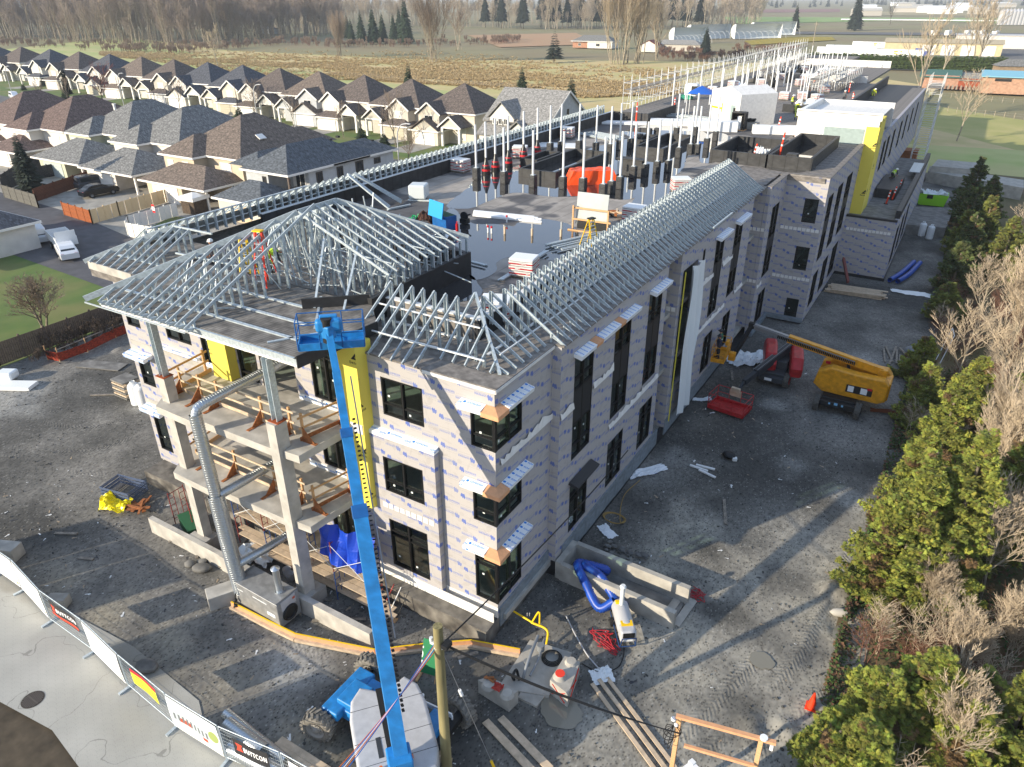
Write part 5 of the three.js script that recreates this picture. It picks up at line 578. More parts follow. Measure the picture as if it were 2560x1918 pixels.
blockC('lock_block', 'concrete lock block spray painted with red crosses beside the utility pad', [[1375, 1700], [1412, 1640], [1450, 1655], [1420, 1735]], 0.8, M.concrete, (t, p) => { const c = G(1400, 1690, 0.85); part('stud', [cyl(0.3, 0.2, 0.2, c.x, 0.79, c.z, 10), cyl(0.28, 0.2, 0.14, G(1428, 1655, .85).x, 0.79, G(1428, 1655, .85).z, 10)], M.concrete, t); part('red_mark', [cyl(0.2, 0.2, 0.02, c.x, 0.985, c.z, 10)], mat(0xe8402c, 0.8), t); const n = V().subVectors(p[3], p[0]).normalize(), nn = V().crossVectors(n, V(0, 1, 0)).negate(); const mk = (a, b, f, P, Q2) => { const A = P.clone().lerp(Q2, a[0]).setY(a[1]), Bq = P.clone().lerp(Q2, b[0]).setY(b[1]); const o = V().subVectors(Q2, P).normalize().cross(V(0, 1, 0)).multiplyScalar(0.012); A.add(o); Bq.add(o); return beam(A, Bq, 0.05, 0.014, V(0, 1, 0)); }; part('red_mark', [mk([0.15, 0.15], [0.85, 0.7], 0, p[0], p[3]), mk([0.15, 0.7], [0.85, 0.15], 0, p[0], p[3]), mk([0.15, 0.15], [0.85, 0.7], 0, p[3], p[2]), mk([0.2, 0.7], [0.7, 0.3], 0, p[3], p[2])], mat(0xd8301c, 0.8), t); });
const POLE = V(3.35, 0, 7.6), poleTop = (() => { const y = 7.6; return V(G(1094, 1565, y).x, y, G(1094, 1565, y).z); })();
{ const foot = V(poleTop.x + 0.05, 0, poleTop.z + 0.1); const t = thing('utility_pole', 'round greenish timber utility pole in front of the building corner', 'utility pole', [0, 0, 0]); part('pole', flat(rod(foot, poleTop, 0.19, 18, 0.15)), mottle(0x9a9064, 0.3, 0.9, 0.9), t); const pt = (dx, y) => poleTop.clone().setY(y).add(V(dx, 0, 0)); part('bracket', [cyl(0.165, 0.165, 0.05, poleTop.x, 6.7, poleTop.z, 16), box(0.24, 0.1, 0.1, poleTop.x - 0.2, 6.75, poleTop.z), cyl(0.06, 0.06, 0.14, poleTop.x - 0.3, 6.8, poleTop.z, 10)], M.steelWhite, t); part('splice_box', [box(0.22, 0.16, 0.3, poleTop.x + 0.3, 6.95, poleTop.z)], M.lBlack, t);
const sag = (a, b, s, n = 10) => { const r = []; for (let i = 0; i <= n; i++) { const u = i / n, p = a.clone().lerp(b, u); p.y -= s * 4 * u * (1 - u); r.push(p); } return r; };
const end = G(1700, 1835, 4.2);
const cols = [0xd86a3a, 0x3a78c8, 0xe8e8ea, 0xd87848, 0x2a62b0]; cols.forEach((c, i) => solo('overhead_cable', i % 3 == 0 ? 'orange overhead cable running from the utility pole across the blue lift' : i % 3 == 1 ? 'blue overhead cable running from the utility pole across the blue lift' : 'white overhead cable running from the utility pole across the blue lift', 'cable', tube(sag(pt(-0.1 - 0.02 * i, 6.55 + 0.05 * i), G(820 + i * 7, 1950, 6.2 + 0.03 * i), 0.12), 0.014, 5), mat(c, 0.6), [0, 0, 0], 0, 'coloured cables from the utility pole'));
for (let i = 0; i < 3; i++) solo('overhead_cable', 'thick black overhead cable from the utility pole to the timber frame', 'cable', tube(sag(pt(0.3, 6.95 - 0.03 * i), end.clone().add(V(0, 0.05 * i, 0.03 * i)), 0.25 + 0.03 * i), 0.022, 6), M.lBlack, [0, 0, 0], 0, 'black cables to the timber frame');
solo('overhead_cable', 'black service cable from the utility pole to the side wall', 'cable', tube(sag(pt(0.2, 7.0), V(0.75, 3.0, -12), 0.3), 0.03, 6), M.lBlack);
const guy = thing('guy_wire', 'steel guy wire with yellow guard running down from the utility pole', 'guy wire', [0, 0, 0]); const ge = G(1240, 1930, 0.3); part('wire', rod(pt(0.1, 6.6), ge, 0.012), M.lSteel, guy); part('guard', rod(ge.clone().lerp(pt(0.1, 6.6), 0.0), ge.clone().lerp(pt(0.1, 6.6), 0.1), 0.05, 8), M.paintYellow, guy); part('insulator', rod(ge.clone().lerp(pt(0.1, 6.6), 0.66), ge.clone().lerp(pt(0.1, 6.6), 0.7), 0.06, 8), M.white, guy); }
{ const t = thing('goal_post', 'pale timber goal post frame holding cable loops', 'timber frame', [0, 0, 0]); const a = G(1690, 1790, 4.2), b = G(1940, 1858, 4.2); const c = V(a.x, 0, a.z), d = V(b.x, 0, b.z); const a2 = G(1710, 1864, 3.1), b2 = G(1885, 1915, 3.1); part('crossbeam', beam(a, b, 0.14, 0.1), M.plyPink, t); part('lower_beam', beam(a2, b2, 0.1, 0.1), M.plyPink, t); part('post', beam(c.clone().lerp(d, 0.04), a.clone().lerp(b, 0.04), 0.14, 0.14), M.lumber, t); part('post', beam(c.clone().lerp(d, 0.88), a.clone().lerp(b, 0.86), 0.14, 0.14), M.lumber, t); part('lamp', [box(0.1, 0.22, 0.08)].map(g => { const p = a.clone().lerp(b, 0.97); g.translate(p.x, 3.95, p.z); return g; }), M.white, t); part('dish', [cyl(0.12, 0.12, 0.06, a.clone().lerp(b, 0.88).x, 4.26, a.clone().lerp(b, 0.88).z, 16)], M.white, t); const lp = a.clone().lerp(b, 0.03); const loops = []; for (let i = 0; i < 5; i++) { const g = flat(new THREE.TorusGeometry(0.24 + 0.04 * i, 0.014, 5, 24)); g.rotateY(0.4 * i); g.translate(lp.x - 0.1, 3.6 - 0.07 * i, lp.z + 0.12); loops.push(g); } part('cable_loop', loops, M.lBlack, t); part('insulator', [sph(0.09, lp.x - 0.14, 4.05, lp.z + 0.05), sph(0.07, lp.x - 0.02, 3.9, lp.z + 0.1)], M.white, t); }
{ const p = G(1730, 1900, 2.5); solo('container', 'white steel container roof with corner casting at the lower edge', 'container', [bx(0, 4.5, 0, 2.5, 0, 2.3), ...Array.from({ length: 9 }, (_, i) => bx(0.3 + i * 0.46, 0.5 + i * 0.46, 2.5, 2.53, 0.1, 2.2)), bx(-0.02, 0.16, 2.36, 2.56, -0.02, 0.16)], M.white, [p.x, 0, p.z], -0.42); }
function planks(label, a, b, n, gap, m, w = 0.24) { const t = thing('timber_planks', label, 'planks', [0, 0, 0]); const A = G(...a), Bq = G(...b), s = V().subVectors(Bq, A).normalize().cross(V(0, 1, 0)); const r = rng(a[0]); for (let i = 0; i < n; i++) { const o = s.clone().multiplyScalar(i * gap), e = (r() - 0.5) * 0.5; part('plank', beam(A.clone().add(o).addScaledVector(V().subVectors(Bq, A).normalize(), e).setY(0.05 + 0.03 * (i % 2)), Bq.clone().add(o).addScaledVector(V().subVectors(Bq, A).normalize(), e * 0.5).setY(0.06 + 0.03 * (i % 2)), w, 0.05), m, t); } return t; }
planks('two long pale planks crossing the yard beside the muddy puddle', [1250, 1795], [1375, 1925], 2, 0.55, M.lumberPale, 0.3); planks('three long planks lying side by side running to the lower timber frame', [1520, 1700], [1690, 1925], 3, 0.35, M.lumberPale, 0.16); planks('two planks lying across near the blue hoses with dusty snow-like grit', [1735, 1500], [1690, 1565], 2, 0.6, M.concrete, 0.35);
for (const [x, y, l, a, lab] of [[1812, 1280, 2.2, 1.9, 'single weathered board on the shaded gravel'], [1830, 940, 1.6, 1.9, 'short board on gravel beside the red basket'], [165, 1335, 1.2, 0.5, 'short grey board on the gravel in the left yard'], [270, 988, 2.4, 0.6, 'long stick on gravel beside dark soil mound'], [215, 1398, 0.8, 0.4, 'small yellow stick near the fence'], [1960, 830, 0.9, 1.0, 'short board near the yellow lift']]) solo('board', lab, 'board', [box(l, 0.05, 0.16, 0, 0.04, 0)], M.lumberGrey, G(x, y), a);
{ const t = thing('foam_strips', 'three white foam strips lying on the shaded gravel', 'foam strips', G(1762, 1172)); part('strip', [box(1.1, 0.08, 0.14, 0, 0.06, -0.1, 0.08)], M.white, t); part('strip', [box(1.1, 0.08, 0.14, -0.3, 0.06, 0.2, -0.05)], M.white, t); part('strip', [box(1.1, 0.08, 0.14, 0.3, 0.06, 0.5, -0.25)], M.white, t); }
solo('rubbish_bag', 'black rubbish bag on the shaded gravel', 'rubbish bag', (() => { const g = new THREE.SphereGeometry(0.38, 20, 14); const p = g.attributes.position; for (let i = 0; i < p.count; i++) { const k = 1 + 0.28 * fbm(p.getX(i) * 5, p.getY(i) * 5 + p.getZ(i) * 4, 3); p.setXYZ(i, p.getX(i) * k, p.getY(i) * k * 0.55 + 0.2, p.getZ(i) * k * 0.8); } g.computeVertexNormals(); return flat(g); })(), M.black, G(1822, 1145)); solo('paper_cup', 'small white box beside the black rubbish bag', 'box', [rbox(0.28, 0.22, 0.25, 0.04, 0, 0.12, 0)], M.white, G(1836, 1152), 0.4);
const tyvek = std({ roughness: 0.6, map: ctex(256, 256, (c) => { c.fillStyle = '#eef1f3'; c.fillRect(0, 0, 256, 256); c.fillStyle = '#3a4f86'; c.font = 'bold 64px sans-serif'; c.fillText('Tyvek', 40, 110); c.font = 'bold 34px sans-serif'; c.fillText('HomeWrap', 40, 160); }, [1.4, 1.4]) });
const wrapCloth = (w, d, amp, s) => { const g = cloth(w, d, amp, s, 16, 10, 0.16); return uvm(g); };
solo('torn_wrap', 'long torn white printed wrap sheet lying at the foot of the side wall', 'wrap sheet', wrapCloth(2.6, 0.7, 0.14, 31), tyvek, G(1620, 1180), 0.95); solo('torn_wrap', 'small torn white printed wrap sheet on gravel near the channel', 'wrap sheet', wrapCloth(1.1, 0.6, 0.1, 33), tyvek, G(1518, 1328), -0.5); solo('torn_wrap', 'white scrap of wrap on the yard beside long planks', 'wrap sheet', wrapCloth(0.9, 0.75, 0.12, 35), M.whitePlastic, G(1503, 1690), 0.8); solo('torn_wrap', 'wide crumpled white sheet on gravel beside the red lift', 'plastic sheet', cloth(3.4, 2.0, 0.42, 37, 26, 18), M.whitePlastic, G(1875, 900), 0.7); solo('torn_wrap', 'small white torn sheet beside the red basket', 'plastic sheet', cloth(1.3, 0.5, 0.2, 39), M.whitePlastic, G(1755, 1000), 0.5); solo('torn_wrap', 'flat spill of white foam scraps near the blue far hoses', 'plastic sheet', cloth(3.4, 1.1, 0.08, 41, 18, 8), M.whitePlastic, G(2275, 733), 0.1);
solo('hanging_sheet', 'long white plastic sheet hanging down the side wall from the third floor', 'plastic sheet', (() => { const g = new THREE.PlaneGeometry(2.5, 9.6, 26, 40); const p = g.attributes.position; for (let i = 0; i < p.count; i++) { const x = p.getX(i), y = p.getY(i); p.setZ(i, 0.3 + 0.12 * Math.sin(x * 5 + 0.3 * y) + 0.06 * Math.sin(x * 11 + y * 0.8) + 0.1 * (4.8 - y) * 0.12); p.setX(i, x * (0.96 + 0.06 * Math.sin(y * 0.8)) + 0.03 * (4.8 - y)); } g.rotateY(PI / 2); const f = flat(g); f.computeVertexNormals(); return f; })(), M.whitePlastic, [0.55, 6.2, -20.5]); solo('edge_strip', 'yellow edge strip beside the hanging white sheet', 'strip', [beam([0.62, 1.2, -19.0], [0.62, 10.9, -19.1], 0.03, 0.06)], mat(0xe8dc4a, 0.6));
function cone(p, s = 1, label, group) { const t = thing('traffic_cone', label, 'traffic cone', p, 0, group); part('cone_body', lathe([[0.16 * s, 0.03 * s], [0.03 * s, 0.7 * s], [0, 0.7 * s]], 18), M.coneRed, t); part('base', [box(0.38 * s, 0.03 * s, 0.38 * s, 0, 0.015 * s, 0)], M.coneRed, t); return t; }
cone(G(2028, 1768), 1.15, 'orange traffic cone on the dark gravel by the hedge');
solo('rock', 'small pale rock near the traffic cone', 'rock', sph(0.25, 0, 0.1, 0, 1.4, 0.7, 0.8, 8, 6), M.concreteDark, G(2050, 1775)); solo('rock', 'long pale stone beside the muddy rut under the hedge', 'rock', sph(0.3, 0, 0.15, 0, 1.6, 0.7, 0.7, 8, 6), M.concrete, G(2100, 1538), 0.4);
{ const t = thing('site_sign', 'green site sign board leaning behind the utility pole', 'sign', G(1075, 1690), 0.2); part('board', [box(0.85, 1.5, 0.03, 0, 0.8, -0.25, 0, -0.35)], std({ roughness: 0.6, map: ctex(256, 256, (c) => { c.fillStyle = '#1c7a4a'; c.fillRect(0, 0, 256, 256); c.fillStyle = '#e6efe8'; c.font = 'bold 90px sans-serif'; c.save(); c.translate(120, 240); c.rotate(-PI / 2); c.fillText('CUP', 30, 40); c.restore(); }, [1, 1.6]) }), t); part('prop', [rod([0.35, 0, 0.3], [0.3, 1.3, -0.4], 0.025), box(0.1, 0.08, 0.9, -0.4, 0.04, 0)], M.lumber, t); }
{ const t = thing('timber_stake', 'white timber barrier arm with a lamp behind the blue lift', 'barrier', [0, 0, 0]); const a = G(1045, 1750, 1.0), b = G(1130, 1790, 1.0); part('arm', beam(a, b, 0.06, 0.22), M.white, t); part('lamp', rod(a.clone().add(V(0.2, 0.1, 0)), a.clone().add(V(0.25, 0.45, 0)), 0.07, 10), M.white, t); part('leg', rod(a.clone().add(V(0.2, 0, 0)), V(a.x + 0.2, 0, a.z), 0.04), M.white, t); part('leg', rod(b, V(b.x, 0, b.z), 0.04), M.white, t); }
for (const [x, y, s, lab] of [[1500, 1590, 51, 'tangle of red tape on dark ground beside the portable heater'], [1525, 1615, 53, 'loose red tape ends near the cable on the yard'], [1747, 1490, 55, 'small heap of red tape at the end of the channel']]) { const r = rng(s), p = G(x, y), pts = []; for (let i = 0; i < 22; i++) pts.push([(r() - 0.5) * 1.1, 0.03 + r() * 0.1, (r() - 0.5) * 0.9]); solo('red_tape', lab, 'tape', tube(pts, 0.018, 5, 160), mat(0xb02430, 0.7), p); }
solo('ground_cable', 'black cable lying across the yard from the utility pad', 'cable', tube([[1455, 1660], [1500, 1680], [1545, 1668], [1560, 1620], [1545, 1590]].map(p => G(p[0], p[1], 0.03)), 0.02, 6, 80), M.lBlack); solo('ground_cable', 'grey plastic hose lying from the building to the white scrap', 'hose', tube([[1415, 1540], [1440, 1590], [1470, 1640], [1500, 1675]].map(p => G(p[0], p[1], 0.04)), 0.03, 6, 60), M.lGrey); solo('ground_cable', 'tan hose coiled on gravel at the foot of the side wall', 'hose', tube([...Array.from({ length: 40 }, (_, i) => { const c = G(1535, 1298), a = i * 0.5; return V(c.x + Math.cos(a) * (0.5 + 0.004 * i), 0.04 + i * 0.002, c.z + Math.sin(a) * 0.4); }), G(1560, 1240, .03), G(1600, 1200, .03)], 0.02, 6, 300), mat(0xa98a4c, 0.7));
M.mud = std({ color: 0x8e8a7c, roughness: 0.25 }); M.mudWater = std({ color: 0x7f7c70, roughness: 0.06 });
const blob = (cx, cz, rx, rz, seed, y, n = 40) => { const pts = []; for (let i = 0; i < n; i++) { const a = i / n * 2 * PI, k = 1 + 0.35 * fbm(Math.cos(a) * 1.6 + seed, Math.sin(a) * 1.6 + seed * 2, 3); pts.push([cx + Math.cos(a) * rx * k, cz + Math.sin(a) * rz * k]); } return sheet(pts, y); };
for (const [x, y, rx, rz, s] of [[1405, 1780, 0.9, 0.7, 3], [1905, 1650, 0.5, 0.45, 5], [2098, 1585, 0.3, 0.5, 7]]) { const p = G(x, y); ground('puddle', blob(p.x, p.z, rx, rz, s, 0.02), M.mudWater); }
{ const r = rng(77), geo = flat(new THREE.IcosahedronGeometry(1, 0)); const im = new THREE.InstancedMesh(geo, mottle(0x8a8a86, 0.4, 2, 0.95), 5200); const m = new THREE.Matrix4(), c = new THREE.Color(); let k = 0; while (k < 5200) { const x = SX0 + r() * (SX1 - SX0 - 1), z = r() < 0.75 ? -36 + r() * 45 : SZ0 + r() * 110; if (x < 1.3 && x > -25 && z < 1.4) continue; const n = fbm(x * 0.4, z * 0.4, 2); if (r() > 0.5 + n * 1.4) continue; const s = 0.015 + 0.045 * r() * r() * r() + 0.008; m.makeRotationFromEuler(new THREE.Euler(r() * 6, r() * 6, r() * 6)); m.scale(V(s * (1 + r()), s, s * (1 + r()))); m.setPosition(x, siteHeight(x, z) + s * 0.3, z); im.setMatrixAt(k, m); const g = 0.35 + 0.65 * r(); im.setColorAt(k, c.setRGB(g, g, g * 0.97)); k++; } im.name = 'loose_stones'; im.userData = { kind: 'stuff', label: 'loose stones and crumbs scattered over the gravel yard', category: 'stones' }; shade(im); scene.add(im); }
{ const t = thing('rubble_heap', 'heap of broken concrete lumps behind the channel wall', 'rubble', G(1560, 1390)); const r = rng(12); for (let i = 0; i < 26; i++) { const g = flat(new THREE.IcosahedronGeometry(0.07 + r() * 0.13, 0)); g.scale(1 + r(), 0.7, 1); g.translate((r() - 0.5) * 2.2, 0.06 + r() * 0.12, (r() - 0.5) * 1.0); part('lump', uvm(g), M.concreteDark, t); } }
{ const t = thing('timber_pile', 'pile of weathered scaffold planks stacked near the far wall', 'planks', G(2140, 735), 0.1); const r = rng(14); for (let k = 0; k < 4; k++) for (let i = 0; i < 5; i++) part('plank', [box(4.2 + r(), 0.07, 0.26, (r() - 0.5) * 0.6, 0.06 + k * 0.1, -0.8 + i * 0.36, (r() - 0.5) * 0.08)], M.lumberPale, t); }
solo('steel_beam', 'rusty pink painted beam leaning on the plank pile', 'beam', [beam([0, 0, 0], [-1.6, 1.8, -4.2], 0.2, 0.3)], mat(0x8e5148, 0.8), G(2120, 705, 0.3));
{ const t = thing('timber_pile', 'loose boards and posts lying between yellow lift and hedge', 'boards', G(2250, 900)); const r = rng(15); for (let i = 0; i < 9; i++) part('board', [box(0.15, 0.06, 2.2 + r() * 1.6, (i - 4) * 0.28, 0.05 + 0.03 * i, (r() - 0.5) * 2, 0.2 + (r() - 0.5) * 0.5)], M.lumberGrey, t); }
{ const t = thing('steel_bars', 'rusty steel bars bundled on the gravel beside the yellow lift', 'steel bars', G(2220, 1035), 0.15); const r = rng(16); for (let i = 0; i < 10; i++) part('bar', tube([[-1.1, 0.05 + 0.02 * i, (r() - 0.5) * 0.5], [0, 0.06 + 0.02 * i, (r() - 0.5) * 0.6], [1.2, 0.05 + 0.02 * i, (r() - 0.5) * 0.5]], 0.025, 5, 10), mat(0x7a4226, 0.9), t); }
solo('boulder', 'grey tarp covered lump beside the hedge behind the yellow lift', 'lump', (() => { const g = new THREE.SphereGeometry(0.8, 18, 12); const p = g.attributes.position; for (let i = 0; i < p.count; i++) { const k = 1 + 0.3 * fbm(p.getX(i) * 2, p.getY(i) * 2 + p.getZ(i) * 3, 3); p.setXYZ(i, p.getX(i) * k, Math.max(-0.05, p.getY(i) * k * 0.6), p.getZ(i) * k); } g.computeVertexNormals(); return flat(g); })(), mottle(0x9c9e9e, 0.3, 1, 0.8), G(2290, 880, 0.1));
for (const [dx, lab] of [[0, 'first'], [0.7, 'second']]) solo('air_hose', dx ? 'blue fabric hose nearest the hedge at the far wall' : 'blue fabric hose against the far wall foot', 'hose', tube([G(2225, 700, 0.3).add(V(dx, 0, 0)), G(2250, 685, 0.35).add(V(dx, 0, 0)), G(2285, 655, 0.4).add(V(dx * 0.8, 0, 0))], 0.24, 12, 30), mat(0x1d4fa8, 0.45));
for (const [x, y] of [[2302, 590], [2322, 598]]) { const t = thing('propane_tank', 'tall white propane cylinder standing near the hedge', 'propane tank', G(x, y), 0, 'white propane cylinders in the alley'); part('vessel', lathe([[0, 0], [0.34, 0], [0.38, 0.1], [0.38, 1.3], [0.3, 1.48], [0.1, 1.55], [0, 1.55]], 18), M.white, t); part('collar', cyl(0.16, 0.16, 0.2, 0, 1.5, 0, 12, true), M.white, t); }
for (const [x, y] of [[345, 1000], [362, 1005]]) { const p = G(x, y + 10); const t = thing('propane_tank', 'white propane cylinder beside the left end of the front wall', 'propane tank', [p.x, 0, p.z], 0, 'white propane cylinders at the front wall'); part('vessel', lathe([[0, 0], [0.36, 0], [0.4, 0.1], [0.4, 1.35], [0.3, 1.55], [0, 1.6]], 18), M.white, t); part('collar', cyl(0.17, 0.17, 0.2, 0, 1.55, 0, 12, true), M.white, t); }
{ const t = thing('skip_bin', 'lime green skip bin heaped with white rubbish bags beyond the terrace', 'skip bin', G(2320, 510), 0.05); const g = prism([[-2.1, 1.5], [-1.8, 0.1], [1.8, 0.1], [2.1, 1.5]], 0.08); const f2 = g.clone(); g.translate(0, 0, 1.1); f2.translate(0, 0, -1.1); part('side_panel', [g], M.lime = mat(0x8ed11c, 0.45), t); part('side_panel', [f2], M.lime, t); part('end_panel', [beam([-2.1, 1.5, 0], [-1.8, 0.1, 0], 2.2, 0.08, V(1, 0, 0)), beam([2.1, 1.5, 0], [1.8, 0.1, 0], 2.2, 0.08, V(1, 0, 0)), bx(-1.8, 1.8, 0.05, 0.12, -1.1, 1.1)], M.lime, t); part('label_plate', [box(0.7, 0.5, 0.012, 0, 1.2, 1.16)], M.lBlack, t); part('rubbish', [cloth(3.8, 2.1, 0.7, 61, 22, 14).translate(0, 1.15, 0)], M.whitePlastic, t); }
{ const t = thing('barrier_panel', 'white and red flag panel tied to a leaning mesh panel at the hedge', 'barrier', G(2340, 900)); part('mesh', [rod([0, 0, 0], [0.5, 2.2, -1.5], 0.03), rod([0.2, 0, 1.6], [0.7, 2.2, 0], 0.03), rod([0.5, 2.2, -1.5], [0.7, 2.2, 0], 0.03)], M.steelWhite, t); part('flag', [polyGeo(quad([0.35, 1.0, 0.9], [0.6, 1.3, -0.9], [0.72, 1.9, -0.8], [0.5, 1.7, 0.9]))], M.white, t); part('red_square', [polyGeo(quad([0.36, 1.02, 0.9], [0.45, 1.12, 0.3], [0.57, 1.75, 0.3], [0.52, 1.7, 0.9]))], M.red, t); }
const ban = (draw, w = 512, h = 256) => std({ roughness: 0.7, map: (() => { const t = ctex(w, h, draw); t.repeat.set(1, 1); return t; })() });
const bLogo = ban((c, w, h) => { c.fillStyle = '#2c2c2e'; c.fillRect(0, 0, w, h); c.fillStyle = '#e2472c'; c.save(); c.translate(70, 110); for (const s of [1, -1]) { c.beginPath(); c.moveTo(-40, -s * 50); c.lineTo(0, -s * 50); c.lineTo(46, s * 46); c.lineTo(4, s * 46); c.fill(); } c.restore(); c.fillStyle = '#fff'; c.font = 'bold 92px sans-serif'; c.fillText('BUTTCON', 120, 145, 370); c.fillStyle = '#e2472c'; c.fillRect(10, h - 60, w - 20, 40); });
const bLogo2 = ban((c, w, h) => { c.fillStyle = '#2a2a2c'; c.fillRect(0, 0, w, h); c.fillStyle = '#e2472c'; c.save(); c.translate(80, 128); for (const s of [1, -1]) { c.beginPath(); c.moveTo(-50, -s * 60); c.lineTo(0, -s * 60); c.lineTo(56, s * 56); c.lineTo(4, s * 56); c.fill(); } c.restore(); c.fillStyle = '#fff'; c.font = 'bold 110px sans-serif'; c.fillText('BUTTCON', 140, 170, 350); });
const bWhite = ban((c, w, h) => { c.fillStyle = '#f2f3f2'; c.fillRect(0, 0, w, h); c.fillStyle = '#e7e3d8'; c.fillRect(40, 60, 200, 20); c.fillStyle = '#c9d4da'; c.font = 'bold 40px sans-serif'; c.fillText('BUTTCON', 60, 50); c.fillStyle = '#d9a15a'; c.fillRect(w - 60, h - 40, 40, 24); });
const bRender = ban((c, w, h) => { const g = c.createLinearGradient(0, 0, 0, h); g.addColorStop(0, '#dfeaf0'); g.addColorStop(1, '#e9ece6'); c.fillStyle = g; c.fillRect(0, 0, w, h); c.fillStyle = '#b9c3c6'; c.beginPath(); c.moveTo(20, 120); c.lineTo(180, 70); c.lineTo(330, 110); c.lineTo(420, 90); c.lineTo(420, 200); c.lineTo(20, 200); c.fill(); c.fillStyle = '#b04a2c'; c.fillRect(90, 140, 130, 34); c.fillRect(330, 180, 50, 30); c.fillStyle = '#9aa860'; c.beginPath(); c.arc(455, 120, 46, 0, 7); c.fill(); c.fillStyle = '#6a6f72'; for (let i = 0; i < 9; i++) c.fillRect(40 + i * 42, 118, 20, 50); });
const bWarn = ban((c, w, h) => { c.fillStyle = '#e8df3a'; c.fillRect(0, 0, w, h); c.fillStyle = '#d31f2c'; c.fillRect(0, 0, w, 60); c.fillStyle = '#1a1a1a'; c.font = 'bold 44px sans-serif'; for (let i = 0; i < 4; i++) c.fillText('CONSTRUCTION AREA', 20, 110 + i * 44, 470); });
const fpts = [[-25.6, 9.25], [-22.6, 9.3], [-20.5, 9.33], [-17.45, 9.75], [-14.2, 9.8], [-11.25, 10.12], [-8.05, 10.32], [-5.26, 10.22], [-2.6, 9.8], [0.3, 9.6]];
const fLab = [['white banner with faint print on the fence panel at the block', bWhite, 0.05, 1], ['large plain white banner covering the fence panel past the concrete block', bWhite, 0, 1], ['plain white banner on the fence panel before the red and white logo banner', bWhite, 0, 1], ['logo banner in black with white letters and red bar on fence panel', bLogo, 0.35, 0.65], ['white banner on fence panel between logo banner and warning sign', bWhite, 0, 1], ['yellow warning sign with red top on open mesh fence panel', bWarn, 0.45, 0.55], ['banner with picture of the finished building on fence panel', bRender, 0, 1], ['black logo banner on mesh fence panel in front of the silver duct pipes', bLogo2, 0.35, 0.6], ['mesh fence panel with red and white notice at the road edge', bWhite, 0.2, 0.4]];
for (let i = 0; i + 1 < fpts.length; i++) {
const a = V(fpts[i][0], 0, fpts[i][1]), b = V(fpts[i + 1][0], 0, fpts[i + 1][1]), L = a.distanceTo(b) - 0.08, t = thing('site_fence', 'temporary fence: ' + fLab[i][0], 'fence panel', a, Math.atan2(-(b.z - a.z), b.x - a.x), 'fence panels along the road');
part('frame', [rod([0, 0.05, 0], [0, 1.85, 0], 0.022), rod([L, 0.05, 0], [L, 1.85, 0], 0.022), rod([0, 1.85, 0], [L, 1.85, 0], 0.022), rod([0, 0.15, 0], [L, 0.15, 0], 0.022)], M.steel, t);
const ms = []; for (let x = 0.1; x < L; x += 0.1) ms.push(rod([x, 0.15, 0], [x, 1.85, 0], 0.005, 3)); for (let y = 0.3; y < 1.85; y += 0.2) ms.push(rod([0, y, 0], [L, y, 0], 0.005, 3)); part('mesh', ms, M.steel, t);
part('foot', [box(0.12, 0.08, 0.9, 0.02, 0.04, 0.0)], M.steel, t);
const [, m, x0, wf] = fLab[i]; const full = wf > 0.9; const g = new THREE.PlaneGeometry(full ? L - 0.04 : L * wf, full ? 1.65 : 0.85, 16, 6); const p = g.attributes.position; for (let k = 0; k < p.count; k++) p.setZ(k, 0.03 + 0.03 * Math.sin(p.getX(k) * 3 + i) * Math.cos(p.getY(k) * 2)); g.computeVertexNormals(); g.translate(full ? L / 2 : Math.min(L * (x0 * 0.6 + wf / 2), L - L * wf / 2), full ? 1.0 : (m === bLogo2 ? 1.15 : 1.3), 0.02); part('banner', flat(g), m, t);
}
for (const [a, b, r, lab] of [[[565, 1785], [715, 1905], 0.22, 'thin silver spiral pipe lying behind the fence'], [[568, 1812], [660, 1880], 0.3, 'short silver spiral pipe lying behind the fence'], [[575, 1870], [700, 1935], 0.28, 'silver spiral pipe lying nearest the logo banner']]) spiralDuct('duct_pipe', lab, [G(a[0], a[1], r), G((a[0] + b[0]) / 2, (a[1] + b[1]) / 2, r), G(b[0], b[1], r)], r, undefined, true);
planks('pale lumber stack behind the fence next to silver pipes', [690, 1845], [830, 1935], 3, 0.3, M.lumberPale, 0.28);
solo('concrete_block', 'pale concrete block behind the first white banner', 'concrete block', [rbox(1.5, 0.75, 0.75, 0.03, 0, 0.37, 0)], M.concreteNew, G(18, 1392), 0.4); solo('concrete_block', 'flat concrete block behind the logo banner', 'concrete block', [rbox(0.9, 0.5, 0.5, 0.03, 0, 0.25, 0)], M.concrete, G(150, 1512), 0.5); solo('concrete_block', 'rough sandbag lump behind the warning sign', 'sandbag', [sph(0.4, 0, 0.15, 0, 1.3, 0.6, 0.9, 9, 6)], M.concreteDark, G(368, 1672), 0.3);
{ const p = G(82, 1750), t = thing('drain_cover', 'round slotted iron drain cover set in the road', 'drain cover', [p.x, 0.012, p.z]); part('ring', flat(new THREE.RingGeometry(0.36, 0.42, 28)).rotateX(-PI / 2).translate(0, 0.006, 0), mat(0x4a443e, 0.8, 0.3), t); part('plate', cyl(0.36, 0.36, 0.008, 0, -0.004, 0, 28), mat(0x2a2725, 0.9), t); const bars = []; for (let i = -4; i <= 4; i++) bars.push(box(0.05, 0.016, 2 * Math.sqrt(0.36 * 0.36 - (i * 0.075) ** 2), i * 0.075, 0.006, 0)); bars.push(box(0.7, 0.018, 0.05, 0, 0.007, 0)); part('bars', bars, mat(0x5d5650, 0.7, 0.3), t); }
